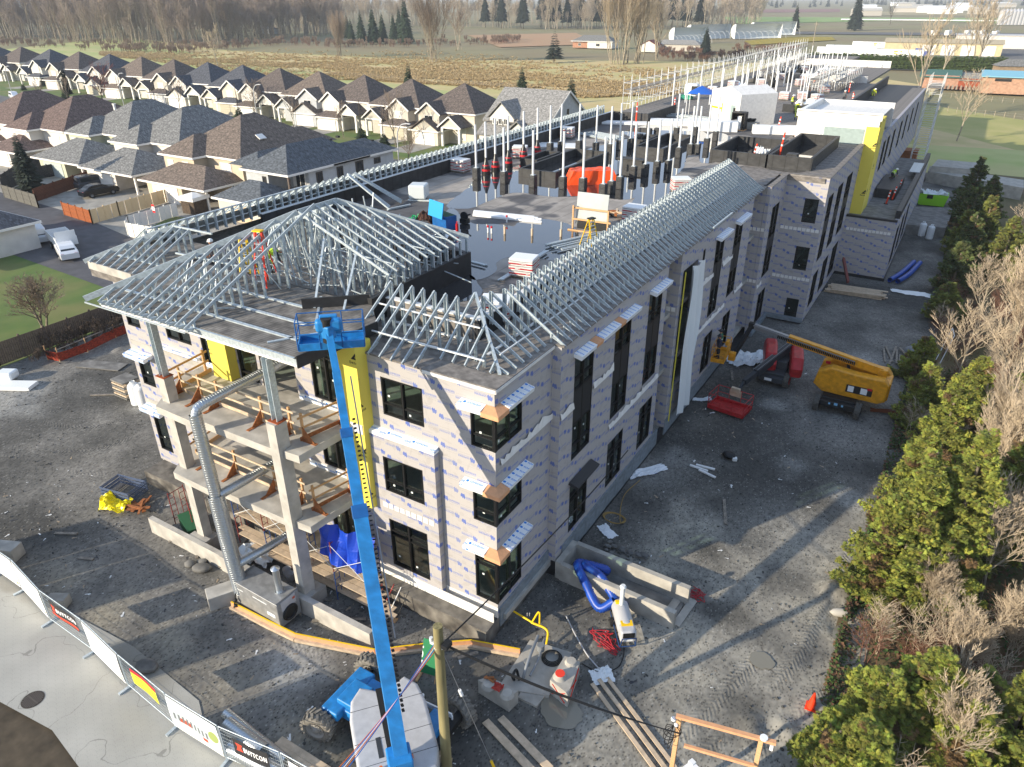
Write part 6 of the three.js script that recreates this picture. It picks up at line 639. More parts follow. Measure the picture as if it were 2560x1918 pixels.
{ const r = rng(87), g = merge([box(1, 0.012, 0.34), box(0.5, 0.014, 0.4, 0.3, 0.01, 0.2, 0.6, 0.1)]), im = new THREE.InstancedMesh(g, mat(0xffffff, 0.8), 420), m = new THREE.Matrix4(), c = new THREE.Color(); let k = 0; while (k < 420) { const x = r() < 0.5 ? 0.9 + 11.5 * Math.pow(r(), 1.5) : -30 + r() * 30, z = x > 0.8 ? 8 - 50 * r() : 1.6 + r() * 7; const s = 0.05 + 0.22 * r() * r(); m.makeRotationY(r() * 6.28); m.scale(V(s * 1.5, s, s)); m.setPosition(x, siteHeight(x, z) + 0.012, z); im.setMatrixAt(k, m); const q = r(); im.setColorAt(k++, q < 0.4 ? c.setRGB(0.75, 0.76, 0.74) : q < 0.75 ? c.setRGB(0.36, 0.28, 0.19) : c.setRGB(0.05, 0.05, 0.055)); } im.name = 'litter'; im.userData = { kind: 'stuff', label: 'scraps of wrap, wood chips and litter strewn on the gravel', category: 'litter' }; shade(im); scene.add(im); }
const RS = { blue: M.shingle(0x53595f, 0x62686e), brown: M.shingle(0x6b6057, 0x7d7065), grey: M.shingle(0x70716f, 0x858583), red: M.shingle(0x66554e, 0x78665e), dark: M.shingle(0x5c534e, 0x6e645d), char: M.shingle(0x4a4d54, 0x5a5d64), pale: M.shingle(0x8b8a86, 0x9a9894) };
const WS = { white: mottle(0xdedad2, 0.06, 4, 0.9), cream: mottle(0xd6cebd, 0.06, 4, 0.9), beige: mottle(0xcdbfa8, 0.08, 4, 0.9), grey: mottle(0xbcc0c2, 0.06, 3, 0.9), sage: mottle(0xc9ccb4, 0.06, 4, 0.9), stone: mottle(0xc2bdb2, 0.1, 3, 0.9) };
M.trim = mat(0xe8e6e0, 0.6); M.trimDark = mat(0x3a3632, 0.6); M.winGlass = std({ color: 0x2a3036, roughness: 0.08, metalness: 0.1 }); M.blind = mat(0xd8d6d0, 0.7);
function hipGeo(x0, x1, z0, z1, y, slope, oh = 0.5) { x0 -= oh; x1 += oh; z0 -= oh; z1 += oh; const w = x1 - x0, d = z1 - z0, h = Math.min(w, d) / 2 * slope, xm = (x0 + x1) / 2, zm = (z0 + z1) / 2; let a, b; if (d > w) { a = [xm, y + h, z0 + w / 2]; b = [xm, y + h, z1 - w / 2]; } else { a = [x0 + d / 2, y + h, zm]; b = [x1 - d / 2, y + h, zm]; } const p = [x0, y, z0], q = [x1, y, z0], r = [x1, y, z1], s = [x0, y, z1]; return polyGeo(d > w ? [[q, p, a], ...quad(q, a, b, r), [r, b, s], ...quad(s, b, a, p), ...quad(p, q, r, s)] : [...quad(q, p, a, b), [q, b, r], ...quad(r, b, a, s), [s, a, p], ...quad(p, q, r, s)]); }
function gableGeo(x0, x1, z0, z1, y, slope, oh = 0.4) { const w = x1 - x0 + 2 * oh, xm = (x0 + x1) / 2, h = w / 2 * slope, t = 0.16; const g = prism([[x0 - oh, y], [xm, y + h], [x1 + oh, y], [x1 + oh, y - t], [xm, y + h - t], [x0 - oh, y - t]], z1 - z0 + oh); g.translate(0, 0, (z0 + z1 + oh) / 2); return g; }
function fasciaG(x0, x1, z0, z1, y, oh = 0.5) { x0 -= oh; x1 += oh; z0 -= oh; z1 += oh; const t = 0.05, h = 0.24; return [bx(x0 - t, x1 + t, y - h, y + 0.01, z1, z1 + t), bx(x0 - t, x1 + t, y - h, y + 0.01, z0 - t, z0), bx(x0 - t, x0, y - h, y + 0.01, z0, z1), bx(x1, x1 + t, y - h, y + 0.01, z0, z1)]; }
function hWin(parent, x, y, z, w, h, turn = 0, o = {}) { const g = new THREE.Group(); g.name = 'window'; g.position.set(x, y, z); g.rotation.y = turn; parent.add(g); const f = o.f ?? 0.1; part('frame', [bx(-w / 2 - f, w / 2 + f, -f, 0, 0, 0.07), bx(-w / 2 - f, w / 2 + f, h, h + f, 0, 0.07), bx(-w / 2 - f, -w / 2, 0, h, 0, 0.068), bx(w / 2, w / 2 + f, 0, h, 0, 0.068), bx(-0.03, 0.03, 0, h, 0, 0.06)], o.dark ? M.trimDark : M.trim, g); part('pane', [bx(-w / 2, w / 2, 0, h, 0, 0.03)], o.blind ? M.blind : M.winGlass, g); }
function gDoor(parent, x, y, z, w, h, m = M.trim, turn = 0) { const gs = []; for (let r = 0; r < 4; r++) gs.push(bx(-w / 2, w / 2, r * h / 4 + 0.015, (r + 1) * h / 4 - 0.015, 0.02, 0.07)); const d = part('garage_door', gs, m, parent); d.position.set(x, y, z); d.rotation.y = turn; }
let houseN = 0;
function vents(roof, x, y, z, n, slope) { for (let i = 0; i < n; i++) part('vent', [box(0.35, 0.22, 0.35, x + i * 0.9, y, z - i * 0.6)], M.dark, roof); }
function rearHouse(label, p, w, d, roof, wall, o = {}) {
const H = o.h ?? 5.7, t = thing('house', label, 'house', [p[0], -0.05, p[1]]); const sl = o.slope ?? 0.62;
part('wall', [bx(-w, 0, 0, H, -d, -2.2), bx(-w, -w * 0.52, 0, H - 0.003, -2.2, 0)], wall, t);
const r = part('roof', hipGeo(-w, 0, -d, -2.2, H, sl), roof, t); part('rear_roof', hipGeo(-w, -w * 0.52, -7.5, 0, H - 0.006, sl), roof, t); part('fascia', [...fasciaG(-w, 0, -d, -2.2, H), ...fasciaG(-w, -w * 0.52, -2.3, 0, H - 0.012)], M.trim, t);
part('ridge_wing', hipGeo(-w * 0.45, 1.0 - 1.0, -d - 1.5, -d + 7, H + 0.004, sl), roof, t); part('vent', [box(0.4, 0.22, 0.4, -w * 0.3, H + 1.6, -5.2)], M.dark, r); part('vent', [box(0.35, 0.2, 0.35, -w * 0.4, H + 2.1, -6.6)], M.dark, r); if (o.chimney) part('chimney', [bx(-w * 0.75, -w * 0.75 + 0.3, H, H + 3.6, -7, -6.7), bx(-w * 0.75 - 0.08, -w * 0.75 + 0.38, H + 3.6, H + 3.7, -7.08, -6.62)], M.trim, r); if (o.skylight) part('skylight', [box(1.0, 0.12, 1.2, -2.2, H + 1.9, -8, 0, 0, -0.55)], M.trim, r);
for (const x of [-w * 0.9, -w * 0.66]) hWin(t, x, 3.7, 0, 1.1, 1.1, 0, { blind: true }); hWin(t, -w * 0.25, 3.6, -2.2, 2.0, 1.2, 0, { blind: true }); hWin(t, 0, 3.6, -d * 0.5, 0.8, 1.2, PI / 2); hWin(t, 0, 3.6, -d * 0.8, 0.8, 1.2, PI / 2);
const gx0 = o.gx0 ?? -w, gx1 = o.gx1 ?? -w * 0.15, gz = o.gz ?? 4.5; part('garage_wall', [bx(gx0, gx0 + (gx1 - gx0) * 0.58, 0, 2.75, 0, gz - 0.4)], wall, t); part('garage_roof', hipGeo(gx0, gx1, -3.2, gz, 2.85, 0.5), roof, t); part('fascia', fasciaG(gx0, gx1, -3.2, gz, 2.85), M.trim, t); gDoor(t, gx0 + (gx1 - gx0) * 0.3, 0, gz - 0.4, (gx1 - gx0) * 0.42, 2.2, o.door ?? M.trim); part('porch_post', [bx(gx1 - 0.25, gx1, 0, 2.7, gz - 0.4, gz - 0.15)], M.trim, t); part('porch_wall', [bx(gx0 + (gx1 - gx0) * 0.58, gx1, 0, 2.7, -2.1, -1.9)], wall, t); hWin(t, gx1 - 1.2, 1, -1.88, 0.8, 1.1);
return t;
}
rearHouse('two-storey house with brown shingle roof, skylight and lean-to roof over its garage', [-69.6, -44.6], 13.2, 18, RS.brown, WS.beige, { skylight: true, gz: 3.8, gx0: -13.2, gx1: -0.6 });
rearHouse('two-storey house with pale grey hip roof and satellite dish beside the brown roofed one', [-85.4, -47], 12.6, 18, RS.grey, WS.white, { gz: 5.5, gx1: -0.8 });
rearHouse('two-storey house with grey green hip roof, white chimney and carport', [-99.4, -48.2], 12.4, 18, RS.grey, WS.sage, { chimney: true, gz: 6, gx1: -0.6, door: mat(0xb7c2c0, 0.6) });
rearHouse('two-storey white house with reddish brown hip roof behind black fences', [-112.6, -46], 13, 18, RS.red, WS.white, { gz: 3.6, gx1: -5 });
rearHouse('two-storey house with red brown roof cut by the picture edge behind the dark fir', [-127, -45.5], 13, 18, RS.red, WS.white, { gz: 3.6, gx1: -4 });
{ // blue roofed house with corner porch nearest the building
const t = thing('house', 'long grey house with slate blue roof and covered corner porch nearest the building', 'house', [-58, -0.05, -44]); const H = 5.5, w = 7.6, d = 20; part('wall', [bx(-w, 0, 0, H, -d, -3.4), bx(-w, -3.6, 0, H - 0.003, -3.4, 0)], WS.grey, t); const r = part('roof', hipGeo(-w, 0, -d + 6, 0, H, 0.62), RS.blue, t); part('roof_wing', hipGeo(-5.5, 0, -d, -8, H + 0.003, 0.5), RS.blue, t); part('rear_roof', hipGeo(-w - 3.6, -w + 1, -9, -1.2, H - 0.005, 0.5), RS.blue, t); part('fascia', [...fasciaG(-w, 0, -d + 6, 0, H), ...fasciaG(-5.5, 0, -d, -8, H - 0.013)], M.trim, t);
for (const [x, y, z] of [[-2.4, H + 1.4, -9], [-3.2, H + 2.2, -11], [-3.6, H + 2.3, -13], [-2, H + 1.2, -18]]) part('vent', [box(0.45, 0.25, 0.4, x, y, z)], M.dark, r); part('porch_floor', [bx(-3.6, 0, 2.6, 2.8, -3.4, 0)], M.concrete, t); part('porch_post', [bx(-0.3, -0.05, 2.8, H, -0.3, -0.05)], mat(0x5b5048, 0.7), t); const rl = []; for (let i = 0; i <= 24; i++) rl.push(rod([-3.5 + i * 0.14, 2.8, -0.1], [-3.5 + i * 0.14, 3.8, -0.1], 0.014, 4), rod([-0.1, 2.8, -3.3 + i * 0.13], [-0.1, 3.8, -3.3 + i * 0.13], 0.014, 4)); rl.push(rod([-3.5, 3.8, -0.1], [-0.1, 3.8, -0.1], 0.025), rod([-0.1, 3.8, -0.1], [-0.1, 3.8, -3.3], 0.025)); part('railing', rl, M.lBlack, t); hWin(t, -1.6, 2.9, -3.4, 1.7, 2.0, 0, {}); part('door', [bx(-2.9, -2.0 - 0.3, 2.85, 4.9, -3.4, -3.34)], M.trim, t); for (const [z, w2, y, h2] of [[-5.2, 0.8, 3.2, 1.5], [-9, 0.8, 3.3, 1.4], [-12.8, 1.2, 3.6, 1.2], [-16.5, 1.0, 4.2, 0.45]]) hWin(t, 0, y, z, w2, h2, PI / 2, { dark: true, f: 0.18 }); hWin(t, -4.3, 3.1, 0, 0.5, 1.6, 0, { dark: true });
part('garage_wall', [bx(-8.0, -0.2, 0, 2.7, 0, 4.6)], WS.cream, t); part('garage_roof', hipGeo(-8, -0.2, -1.2, 4.6, 2.8, 0.55), RS.blue, t); part('fascia', fasciaG(-8, -0.2, -1.2, 4.6, 2.8), M.trim, t); gDoor(t, -3.6, 0, 4.6, 2.6, 2.1, mat(0xc9b394, 0.7));
}
function frontHouse(label, p, turn, w, d, roof, wall, v) {
const H = 5.6, t = thing('house', label, 'house', [p[0], -0.05, p[1]], turn, 'houses across the street'); const r = part('roof', hipGeo(-w / 2, w / 2, -d, -3.2, H, 0.7), roof, t); part('rear_roof', hipGeo(-w / 2, w * 0.05, -d - 3, -d + 6, H - 0.01, 0.7), roof, t); part('wall', [bx(-w / 2, w / 2, 0, H, -d, -3.2)], wall, t); part('fascia', fasciaG(-w / 2, w / 2, -d, -3.2, H), M.trim, t); part('vent', [box(0.4, 0.25, 0.4, 1.2, H + 2.0, -6)], M.dark, r);
const s = v % 2 ? 1 : -1, gx = s * w * 0.22; // upper gable over garage
part('gable_wall', [prism([[gx - 2.4, 2.6], [gx + 2.4, 2.6], [gx + 2.4, 5.3], [gx, 5.3 + 1.75], [gx - 2.4, 5.3]], 2.4).translate(0, 0, -2.1)], wall, t); part('gable_roof', gableGeo(gx - 2.4, gx + 2.4, -6, -0.9, 5.35, 0.73), roof, t); part('barge_board', [beam([gx - 2.9, 5.22, -0.46], [gx, 7.34, -0.46], 0.06, 0.26), beam([gx + 2.9, 5.22, -0.46], [gx, 7.34, -0.46], 0.06, 0.26)], M.trim, t); hWin(t, gx, 3.8, -0.9, 1.8, 1.2, 0, { blind: v % 3 > 0 });
part('garage_wall', [bx(gx - 3, gx + 3, 0, 2.6, -3.2, 0.6)], wall, t); part('garage_roof', v % 3 ? hipGeo(gx - 3, gx + 3, -3.2, 0.6, 2.65, 0.5) : gableGeo(gx - 3, gx + 3, -2.5, 0.6, 2.7, 0.62), roof, t); part('fascia', fasciaG(gx - 3, gx + 3, -3.2, 0.6, 2.65), M.trim, t); gDoor(t, gx, 0, 0.6, 4.6, 2.15, v % 4 == 1 ? mat(0xb9b29c, 0.7) : M.trim); if (!(v % 3)) part('garage_gable', [prism([[gx - 3, 2.6], [gx + 3, 2.6], [gx, 4.5]], 0.2).translate(0, 0, 0.45)], wall, t);
const qx = -s * w * 0.24; part('porch_roof', gableGeo(qx - 2.2, qx + 2.2, -5, 0.2, 3.5, 0.75), roof, t); part('porch_gable', [prism([[qx - 2.1, 3.45], [qx + 2.1, 3.45], [qx, 5.0]], 0.2).translate(0, 0, 0.05)], wall, t); part('barge_board', [beam([qx - 2.65, 3.4, 0.64], [qx, 5.36, 0.64], 0.06, 0.22), beam([qx + 2.65, 3.4, 0.64], [qx, 5.36, 0.64], 0.06, 0.22)], M.trim, t); part('porch_post', [bx(qx - 2.1, qx - 1.7, 0, 3.4, -0.2, 0.2)], M.trim, t); part('porch_post', [bx(qx + 1.7, qx + 2.1, 0, 3.4, -0.2, 0.2)], M.trim, t); part('porch_beam', [bx(qx - 2.1, qx + 2.1, 3.2, 3.45, -0.18, 0.18)], M.trim, t); hWin(t, qx, 0.8, -3.2, 2.2, 2.2, 0, { blind: v % 2 == 0 }); hWin(t, w / 2, 3.4, -d * 0.45, 0.9, 1.1, PI / 2); part('driveway', [bx(gx - 2.8, gx + 2.8, 0.012, 0.03, 0.7, 9)], M.driveway, t);
return t;
}
const fr = [[72.6, 'brown', 'cream'], [86.6, 'dark', 'stone'], [100.5, 'dark', 'white'], [114.3, 'brown', 'grey'], [128.4, 'dark', 'white'], [143, 'char', 'cream'], [158, 'char', 'white'], [174, 'dark', 'stone'], [191, 'brown', 'white'], [209, 'char', 'white'], [228, 'dark', 'stone'], [248, 'char', 'white'], [270, 'dark', 'white'], [294, 'char', 'stone']].map(([x, r, w]) => [-x, -94.5 - 0.118 * (x - 72), x < 105 ? 0 : 0.1, r, w]);
const ORD = ['first', 'second', 'third', 'fourth', 'fifth', 'sixth', 'seventh', 'eighth', 'ninth', 'tenth', 'eleventh', 'twelfth', 'thirteenth', 'fourteenth']; const RW = { brown: 'brown', dark: 'dark brown', char: 'charcoal' }, WW = { cream: 'cream', stone: 'stone coloured', white: 'white', grey: 'grey' };
fr.forEach(([x, z, a, r, w], i) => frontHouse(`${WW[w]} gabled house with ${RW[r]} roof, ${ORD[i]} along from the pale gable house`, [x, z], a, 12.2, 15, i == 0 ? RS.dark : RS[r], WS[w], i));
{ // pale grey gable house at the end of the front row
const t = thing('house', 'pale grey house with broad light grey gable roof at the end of the row', 'house', [-57.5, -0.05, -98]); part('wall', [bx(-6.5, 6.5, 0, 5.2, -14, 0), prism([[-14, 5.2], [0, 5.2], [-7, 9.6]], 13).rotateY(-PI / 2)], WS.grey, t); const sl = [[6.9, 4.9, 0.8], [6.9, 9.75, -7], [-6.9, 9.75, -7], [-6.9, 4.9, 0.8]], sr = [[6.9, 4.9, -14.8], [-6.9, 4.9, -14.8], [-6.9, 9.75, -7], [6.9, 9.75, -7]]; part('roof', polyGeo([...quad(...sl), ...quad(...sr), ...quad(...sl.map(p => [p[0], p[1] - 0.22, p[2]]).reverse()), ...quad(...sr.map(p => [p[0], p[1] - 0.22, p[2]]).reverse())]), RS.pale, t); part('barge_board', [beam([6.93, 4.8, 0.8], [6.93, 9.65, -7], 0.06, 0.3), beam([6.93, 4.8, -14.8], [6.93, 9.65, -7], 0.06, 0.3)], M.trim, t); part('dormer_wall', [prism([[-5.2, 4.9], [-0.2, 4.9], [-0.2, 5.4], [-2.7, 7.9], [-5.2, 5.4]], 3).translate(0, 0, -0.6)], WS.white, t); part('dormer_roof', gableGeo(-5.2, -0.2, -4.5, 0.9, 5.5, 0.95), RS.pale, t); for (const x of [-4.2, -3, -1.8]) hWin(t, x, 4.4, 0.9, 0.7, 0.9); part('lower_roof', polyGeo([...quad([-6.9, 2.7, 3.2], [1.5, 2.7, 3.2], [1.5, 4.6, 0], [-6.9, 4.6, 0]), ...quad([1.5, 2.62, 3.2], [-6.9, 2.62, 3.2], [-6.9, 4.5, 0], [1.5, 4.5, 0])]), RS.pale, t); part('porch_roof', gableGeo(-0.6, 3.6, -1, 2.4, 3.4, 0.8), RS.pale, t); part('porch_gable', [prism([[-0.5, 3.3], [3.5, 3.3], [1.5, 5]], 0.2).translate(0, 0, 2.2)], WS.white, t); part('garage_wall', [bx(-6.4, -0.6, 0, 2.6, 0, 2.7)], WS.white, t); gDoor(t, -3.5, 0, 2.7, 4.8, 2.1); hWin(t, 5, 4.1, 0, 1.0, 0.9); part('vent_panel', [box(0.02, 1.0, 0.9, 6.52, 6.2, -7)], M.trimDark, t); }
{ const t = thing('house', 'low house with dark tile roof and white fascia cut by the left picture edge', 'house', [-73.5, -0.05, -17]); part('wall', [bx(-12, 0, 0, 2.9, -4, 9)], WS.white, t); part('roof', hipGeo(-12, 0, -4, 9, 3.0, 0.5), RS.char, t); part('fascia', fasciaG(-12, 0, -4, 9, 3.0), M.trim, t); part('carport_post', [bx(0.3, 0.5, 0, 2.9, 2, 2.2)], M.trim, t); }
function car(label, p, turn, color, kind = 'sedan', s = 1) {
const t = thing('parked_car', label, 'car', p, turn); t.scale.setScalar(s); const m = std({ color, roughness: 0.25, metalness: 0.2 }), suv = kind === 'suv', H = suv ? 1.72 : 1.45, L = suv ? 4.7 : 4.6; const top = suv ? [[-2.25, 0.95], [-2.1, 1.62], [-1.9, H], [0.35, H], [1.1, 1.08]] : [[-2.0, 1.0], [-1.3, 1.38], [-0.7, H], [0.3, H - 0.02], [1.15, 1.0]]; const body = prism([[-L / 2, 0.38], [-L / 2, 0.8], top[0], ...(suv ? [] : []), [1.1, 1.02], [L / 2 - 0.15, 0.86], [L / 2, 0.62], [L / 2 - 0.05, 0.35]], 1.8, 0.09); part('body', body, m, t); part('cabin', prism([[top[0][0] + 0.05, 0.95], ...top.slice(1), [1.15, 0.95]], 1.55, 0.1), m, t); part('side_window', [prism([[top[0][0] + 0.3, 1.02], [top[1][0] + 0.12, H - 0.16], [top[3][0] - 0.05, H - 0.16], [0.85, 1.05]], 1.575)], M.winGlass, t); part('windscreen', [beam([top[3][0] + 0.1, H - 0.06, 0], [1.12, 1.06, 0], 1.36, 0.03, V(1, 1, 0))], M.winGlass, t); part('rear_window', [beam([top[1][0] - 0.02, suv ? 1.6 : 1.36, 0], [top[0][0] - 0.03, 1.05, 0], 1.3, 0.03, V(-1, 1, 0))], M.winGlass, t); for (const [x, z] of [[-1.4, 0.82], [-1.4, -0.82], [1.4, 0.82], [1.4, -0.82]]) wheel(t, 0.34, 0.22, [x, 0.34, z], 0, M.lSteel, M.lBlack); for (const z of [-0.65, 0.65]) { part('headlight', [box(0.06, 0.14, 0.34, L / 2 - 0.02, 0.7, z)], M.white, t); part('tail_light', [box(0.06, 0.16, 0.3, -L / 2 - 0.02, 0.82, z)], M.red, t); } return t;
}
car('black sedan parked on the driveway behind the tan fence', G(250, 488), -PI / 2 - 0.12 + PI, 0x101216, 'sedan', 1.05); car('dark grey four by four parked beside the black sedan', G(238, 468), -PI / 2 - 0.12 + PI, 0x4a4d52, 'suv', 1.05); car('white hatchback parked below the lane', G(170, 640), 2.75, 0xe6e8ea, 'sedan'); car('white car parked behind the white trailer', G(95, 600), 2.8, 0xdfe3e6, 'suv'); car('white car at the kerb far up the street', G(38, 247), -0.25, 0xe8eaec, 'suv'); car('second white car at the kerb behind a street tree', G(80, 258), -0.25, 0xe2e4e6, 'sedan'); car('red car parked under the red leaved tree', G(205, 262), 0.4, 0xb8141c, 'suv', 0.9);
{ const t = thing('utility_trailer', 'white boxed utility trailer standing in the lane', 'trailer', G(160, 615), -0.3); part('side', [bx(-2.4, 2.4, 0.6, 1.5, 1.0, 1.06), bx(-2.4, 2.4, 0.6, 1.5, -1.06, -1.0), bx(2.34, 2.4, 0.6, 2.2, -1, 1), bx(-2.4, -2.34, 0.6, 1.5, -1, 1)], M.white, t); part('bed', [bx(-2.34, 2.34, 0.55, 0.62, -1, 1)], M.lGrey, t); for (const z of [-1.15, 1.15]) wheel(t, 0.34, 0.22, [0, 0.34, z], 0, M.lSteel, M.lBlack); }
function fence(label, pts, h, m, pick = 0.16, lattice = 0) { const t = thing('garden_fence', label, 'fence', [0, 0, 0]); const bg = {}; for (let i = 0; i + 1 < pts.length; i++) { const a = V(pts[i][0], 0, pts[i][1]), b = V(pts[i + 1][0], 0, pts[i + 1][1]), L = a.distanceTo(b), n = Math.max(1, Math.round(L / 1.9)); for (let k = 0; k < n; k++) { const p = a.clone().lerp(b, k / n), q = a.clone().lerp(b, (k + 1) / n); const pick_n = Math.round(p.distanceTo(q) / pick), gs = []; for (let j = 0; j < pick_n; j++) { const u = p.clone().lerp(q, (j + 0.04) / pick_n), v = p.clone().lerp(q, (j + 0.94) / pick_n); gs.push(beam(u.clone().setY(h / 2), v.clone().setY(h / 2), 0.03, h - 0.04)); } part('panel', gs, m, t); part('post', [bx(p.x - 0.06, p.x + 0.06, 0, h + 0.12, p.z - 0.06, p.z + 0.06)], m, t); } const e = b; part('post', [bx(e.x - 0.06, e.x + 0.06, 0, h + 0.12, e.z - 0.06, e.z + 0.06)], m, t); } return t; }
const gp = (px, py) => { const p = G(px, py); return [p.x, p.z]; };
fence('tan vinyl fence dividing two back driveways', [gp(232, 560), gp(300, 540), gp(430, 502)], 1.75, mat(0xd8bf95, 0.7), 0.9); fence('orange stained cedar fence panel at the lane', [gp(162, 538), gp(232, 560)], 1.7, mottle(0xb05f28, 0.25, 0.6, 0.8)); fence('white vinyl fence round the small garden with a flag', [gp(322, 590), gp(325, 575), gp(445, 540)], 1.7, M.trim, 0.9); fence('white vinyl fence panel beside the lane', [gp(322, 592), gp(420, 610)], 1.7, M.trim, 0.9); fence('weathered grey fence along the lane', [gp(12, 494), gp(97, 520)], 1.8, mottle(0x76746c, 0.3, 0.8, 0.9)); fence('red brown timber fence beside the parked cars', [gp(97, 520), gp(90, 505), gp(255, 448)], 1.8, mottle(0x75452c, 0.3, 0.8, 0.9)); fence('black timber fence with lattice behind brown fence', [gp(10, 480), gp(60, 455), gp(185, 432)], 1.9, mat(0x26292c, 0.8)); fence('black fence further up by the red roofed house', [gp(10, 470), gp(70, 430), gp(120, 420)], 1.9, mat(0x2a2c30, 0.8));
fence('long grey brown timber fence along the left side of the yard', [[-46.3, 8], [-46.3, -2.7], [-46.4, -16]], 1.8, mottle(0x7a6a5c, 0.3, 0.8, 0.9));
{ const t = thing('mesh_barrier', 'sagging orange plastic mesh barrier on stakes along the left fence', 'barrier', [0, 0, 0]); const pts = [[120, 900], [150, 905], [220, 880], [290, 845], [330, 830]].map(q => G(q[0], q[1])); const tr = []; for (let i = 0; i + 1 < pts.length; i++) for (let k = 0; k < 6; k++) { const a = pts[i].clone().lerp(pts[i + 1], k / 6), b = pts[i].clone().lerp(pts[i + 1], (k + 1) / 6), s = (p) => 0.9 - 0.2 * Math.abs(fbm(p.x, p.z, 2)); tr.push(...quad(a.clone().setY(0.05), b.clone().setY(0.05), b.clone().setY(s(b)).add(V(0.15, 0, 0.1)), a.clone().setY(s(a)).add(V(0.15, 0, 0.1)))); } part('mesh', polyGeo(tr), mottle(0xc4482a, 0.45, 0.5, 0.8, {}, 8), t); for (const p of pts) part('stake', rod(p, p.clone().setY(1.2), 0.04), M.lumber, t); part('rail', [rod(pts[1].clone().setY(1.0), pts[4].clone().setY(1.05), 0.04)], M.lumberGrey, t); }
solo('plywood_sheet', 'large grey sheet of board lying on the gravel by the orange mesh', 'board', [box(3.6, 0.06, 1.2, 0, 0.05, 0)], M.concreteDark, G(255, 915), 0.35); { const t = thing('wrapped_bundle', 'white plastic wrapped bundle on timber at the left edge', 'wrapped bundle', G(25, 960), 0.5); part('bundle', [rbox(1.2, 0.6, 1.0, 0.15, -0.4, 0.5, -0.5)], M.whitePlastic, t); part('panel', [box(4.2, 0.25, 1.1, 0, 0.15, 0.5)], M.white, t); } { const t = thing('material_stack', 'stack of boards and pallets at the left end of the front wall', 'boards', G(322, 988)); for (let i = 0; i < 7; i++) part('board', [box(1.4, 0.1, 1.2, 0.03 * (i % 3), 0.1 + i * 0.2, 0)], i % 2 ? M.lumberPale : M.concreteDark, t); }
solo('garden_flag', 'small red and white maple leaf flag on a pole in the white fenced garden', 'flag', [box(0.5, 1.0, 0.02, 0, 1.9, 0)], std({ roughness: 0.8, map: (() => { const t = ctex(64, 128, (c) => { c.fillStyle = '#d8141c'; c.fillRect(0, 0, 64, 128); c.fillStyle = '#fff'; c.fillRect(0, 34, 64, 60); c.fillStyle = '#d8141c'; c.beginPath(); for (const [x, y] of [[32, 44], [40, 58], [52, 62], [42, 72], [34, 84], [22, 72], [12, 62], [24, 58]]) c.lineTo(x, y); c.fill(); }); t.repeat.set(1 / 0.5, 1 / 1.0); t.offset.set(0.5, 0.6); return t; })() }), G(392, 560)); SW('garden_lawn', [gp(345, 585), gp(400, 585), gp(470, 545), gp(430, 540)], 0.0, M.lawn);
{ const t = thing('garden_kiosk', 'square garden kiosk with white roof and brown mesh sides', 'kiosk', G(490, 530), 0.1); part('side', [bx(-1.1, 1.1, 0, 2.1, -1.1, 1.1)], mottle(0x5a4a3a, 0.3, 1, 0.8), t); part('roof', [hipGeo(-1.1, 1.1, -1.1, 1.1, 2.15, 0.3, 0.3), bx(-1.42, 1.42, 1.7, 2.14, -1.42, 1.42)], M.trim, t); }
const lampGeo = merge([tube([[0, 0, 0], [0, 5, 0], [0.15, 6.6, 0], [0.9, 7.6, 0], [2.0, 7.9, 0]], 0.09, 8, 40), rbox(0.8, 0.16, 0.3, 0.07, 2.3, 7.88, 0)]); let lp0; for (const [x, y] of [[1000, 440], [645, 305], [310, 265], [32, 240]]) { const p = G(x, y); if (!lp0) { lp0 = thing('street_lamp', 'tall curved grey street lamp on the street between the house rows', 'street lamp', p, 0, 'street lamps'); part('mast', lampGeo, M.lGrey, lp0); } else copyOf(lp0, p, 0); }
{ const p = G(985, 440); }
{ const t = dtex(1024, (u, v) => { const x = -25 + u * 29, z = -v * 76 + 0; const n = fbm(x * 0.16 + 4, z * 0.16, 4), f = fbm(x * 1.2, z * 1.2, 3), seam = (Math.abs((x + 100) % 1.02 - 0.5) < 0.03) || (Math.abs((z + 200) % 9.6) < 0.05); let c = mixc(hs(0xaaa39a), hs(0x5e5d5e), smooth(0.0, 0.1, n + 0.12 * f)); c = mulc(c, 0.92 + 0.16 * f); if (seam) c = mulc(c, 0.82); return c; }, 1); t.wrapS = t.wrapT = THREE.ClampToEdgeWrapping; t.repeat.set(1, 1);
const g = new THREE.PlaneGeometry(19.65, 58.3); g.rotateX(-PI / 2); g.translate(-12.9, RF + 0.006, -38.9); const p = g.attributes.position, uv = g.attributes.uv; for (let i = 0; i < p.count; i++) uv.setXY(i, (p.getX(i) + 25) / 29, -p.getZ(i) / 76); part('roof_membrane', flat(g), std({ map: t, roughness: 0.85 }), B); }
M.water = std({ color: 0x2c2e31, roughness: 0.02, metalness: 0.0 }); M.water.envMapIntensity = 1;
const puddleMat = new THREE.MeshPhysicalMaterial({ color: 0x2a2c30, roughness: 0.03, ior: 1.6, specularIntensity: 1, clearcoat: 1, clearcoatRoughness: 0.02, side: THREE.DoubleSide });
const rp = (px, py) => G(px, py, RF);
const pud = (pts, y = RF + 0.012) => part('puddle', sheet((() => { const c = new THREE.CatmullRomCurve3(pts.map(p => rp(p[0], p[1])), true); const o = []; for (let i = 0; i < pts.length * 8; i++) { const q = c.getPointAt(i / (pts.length * 8)); o.push([q.x + 0.16 * fbm(q.x * 1.7, q.z * 1.7, 3), q.z + 0.16 * fbm(q.z * 1.7 + 7, q.x * 1.7, 3)]); } return o; })(), y), puddleMat, B);
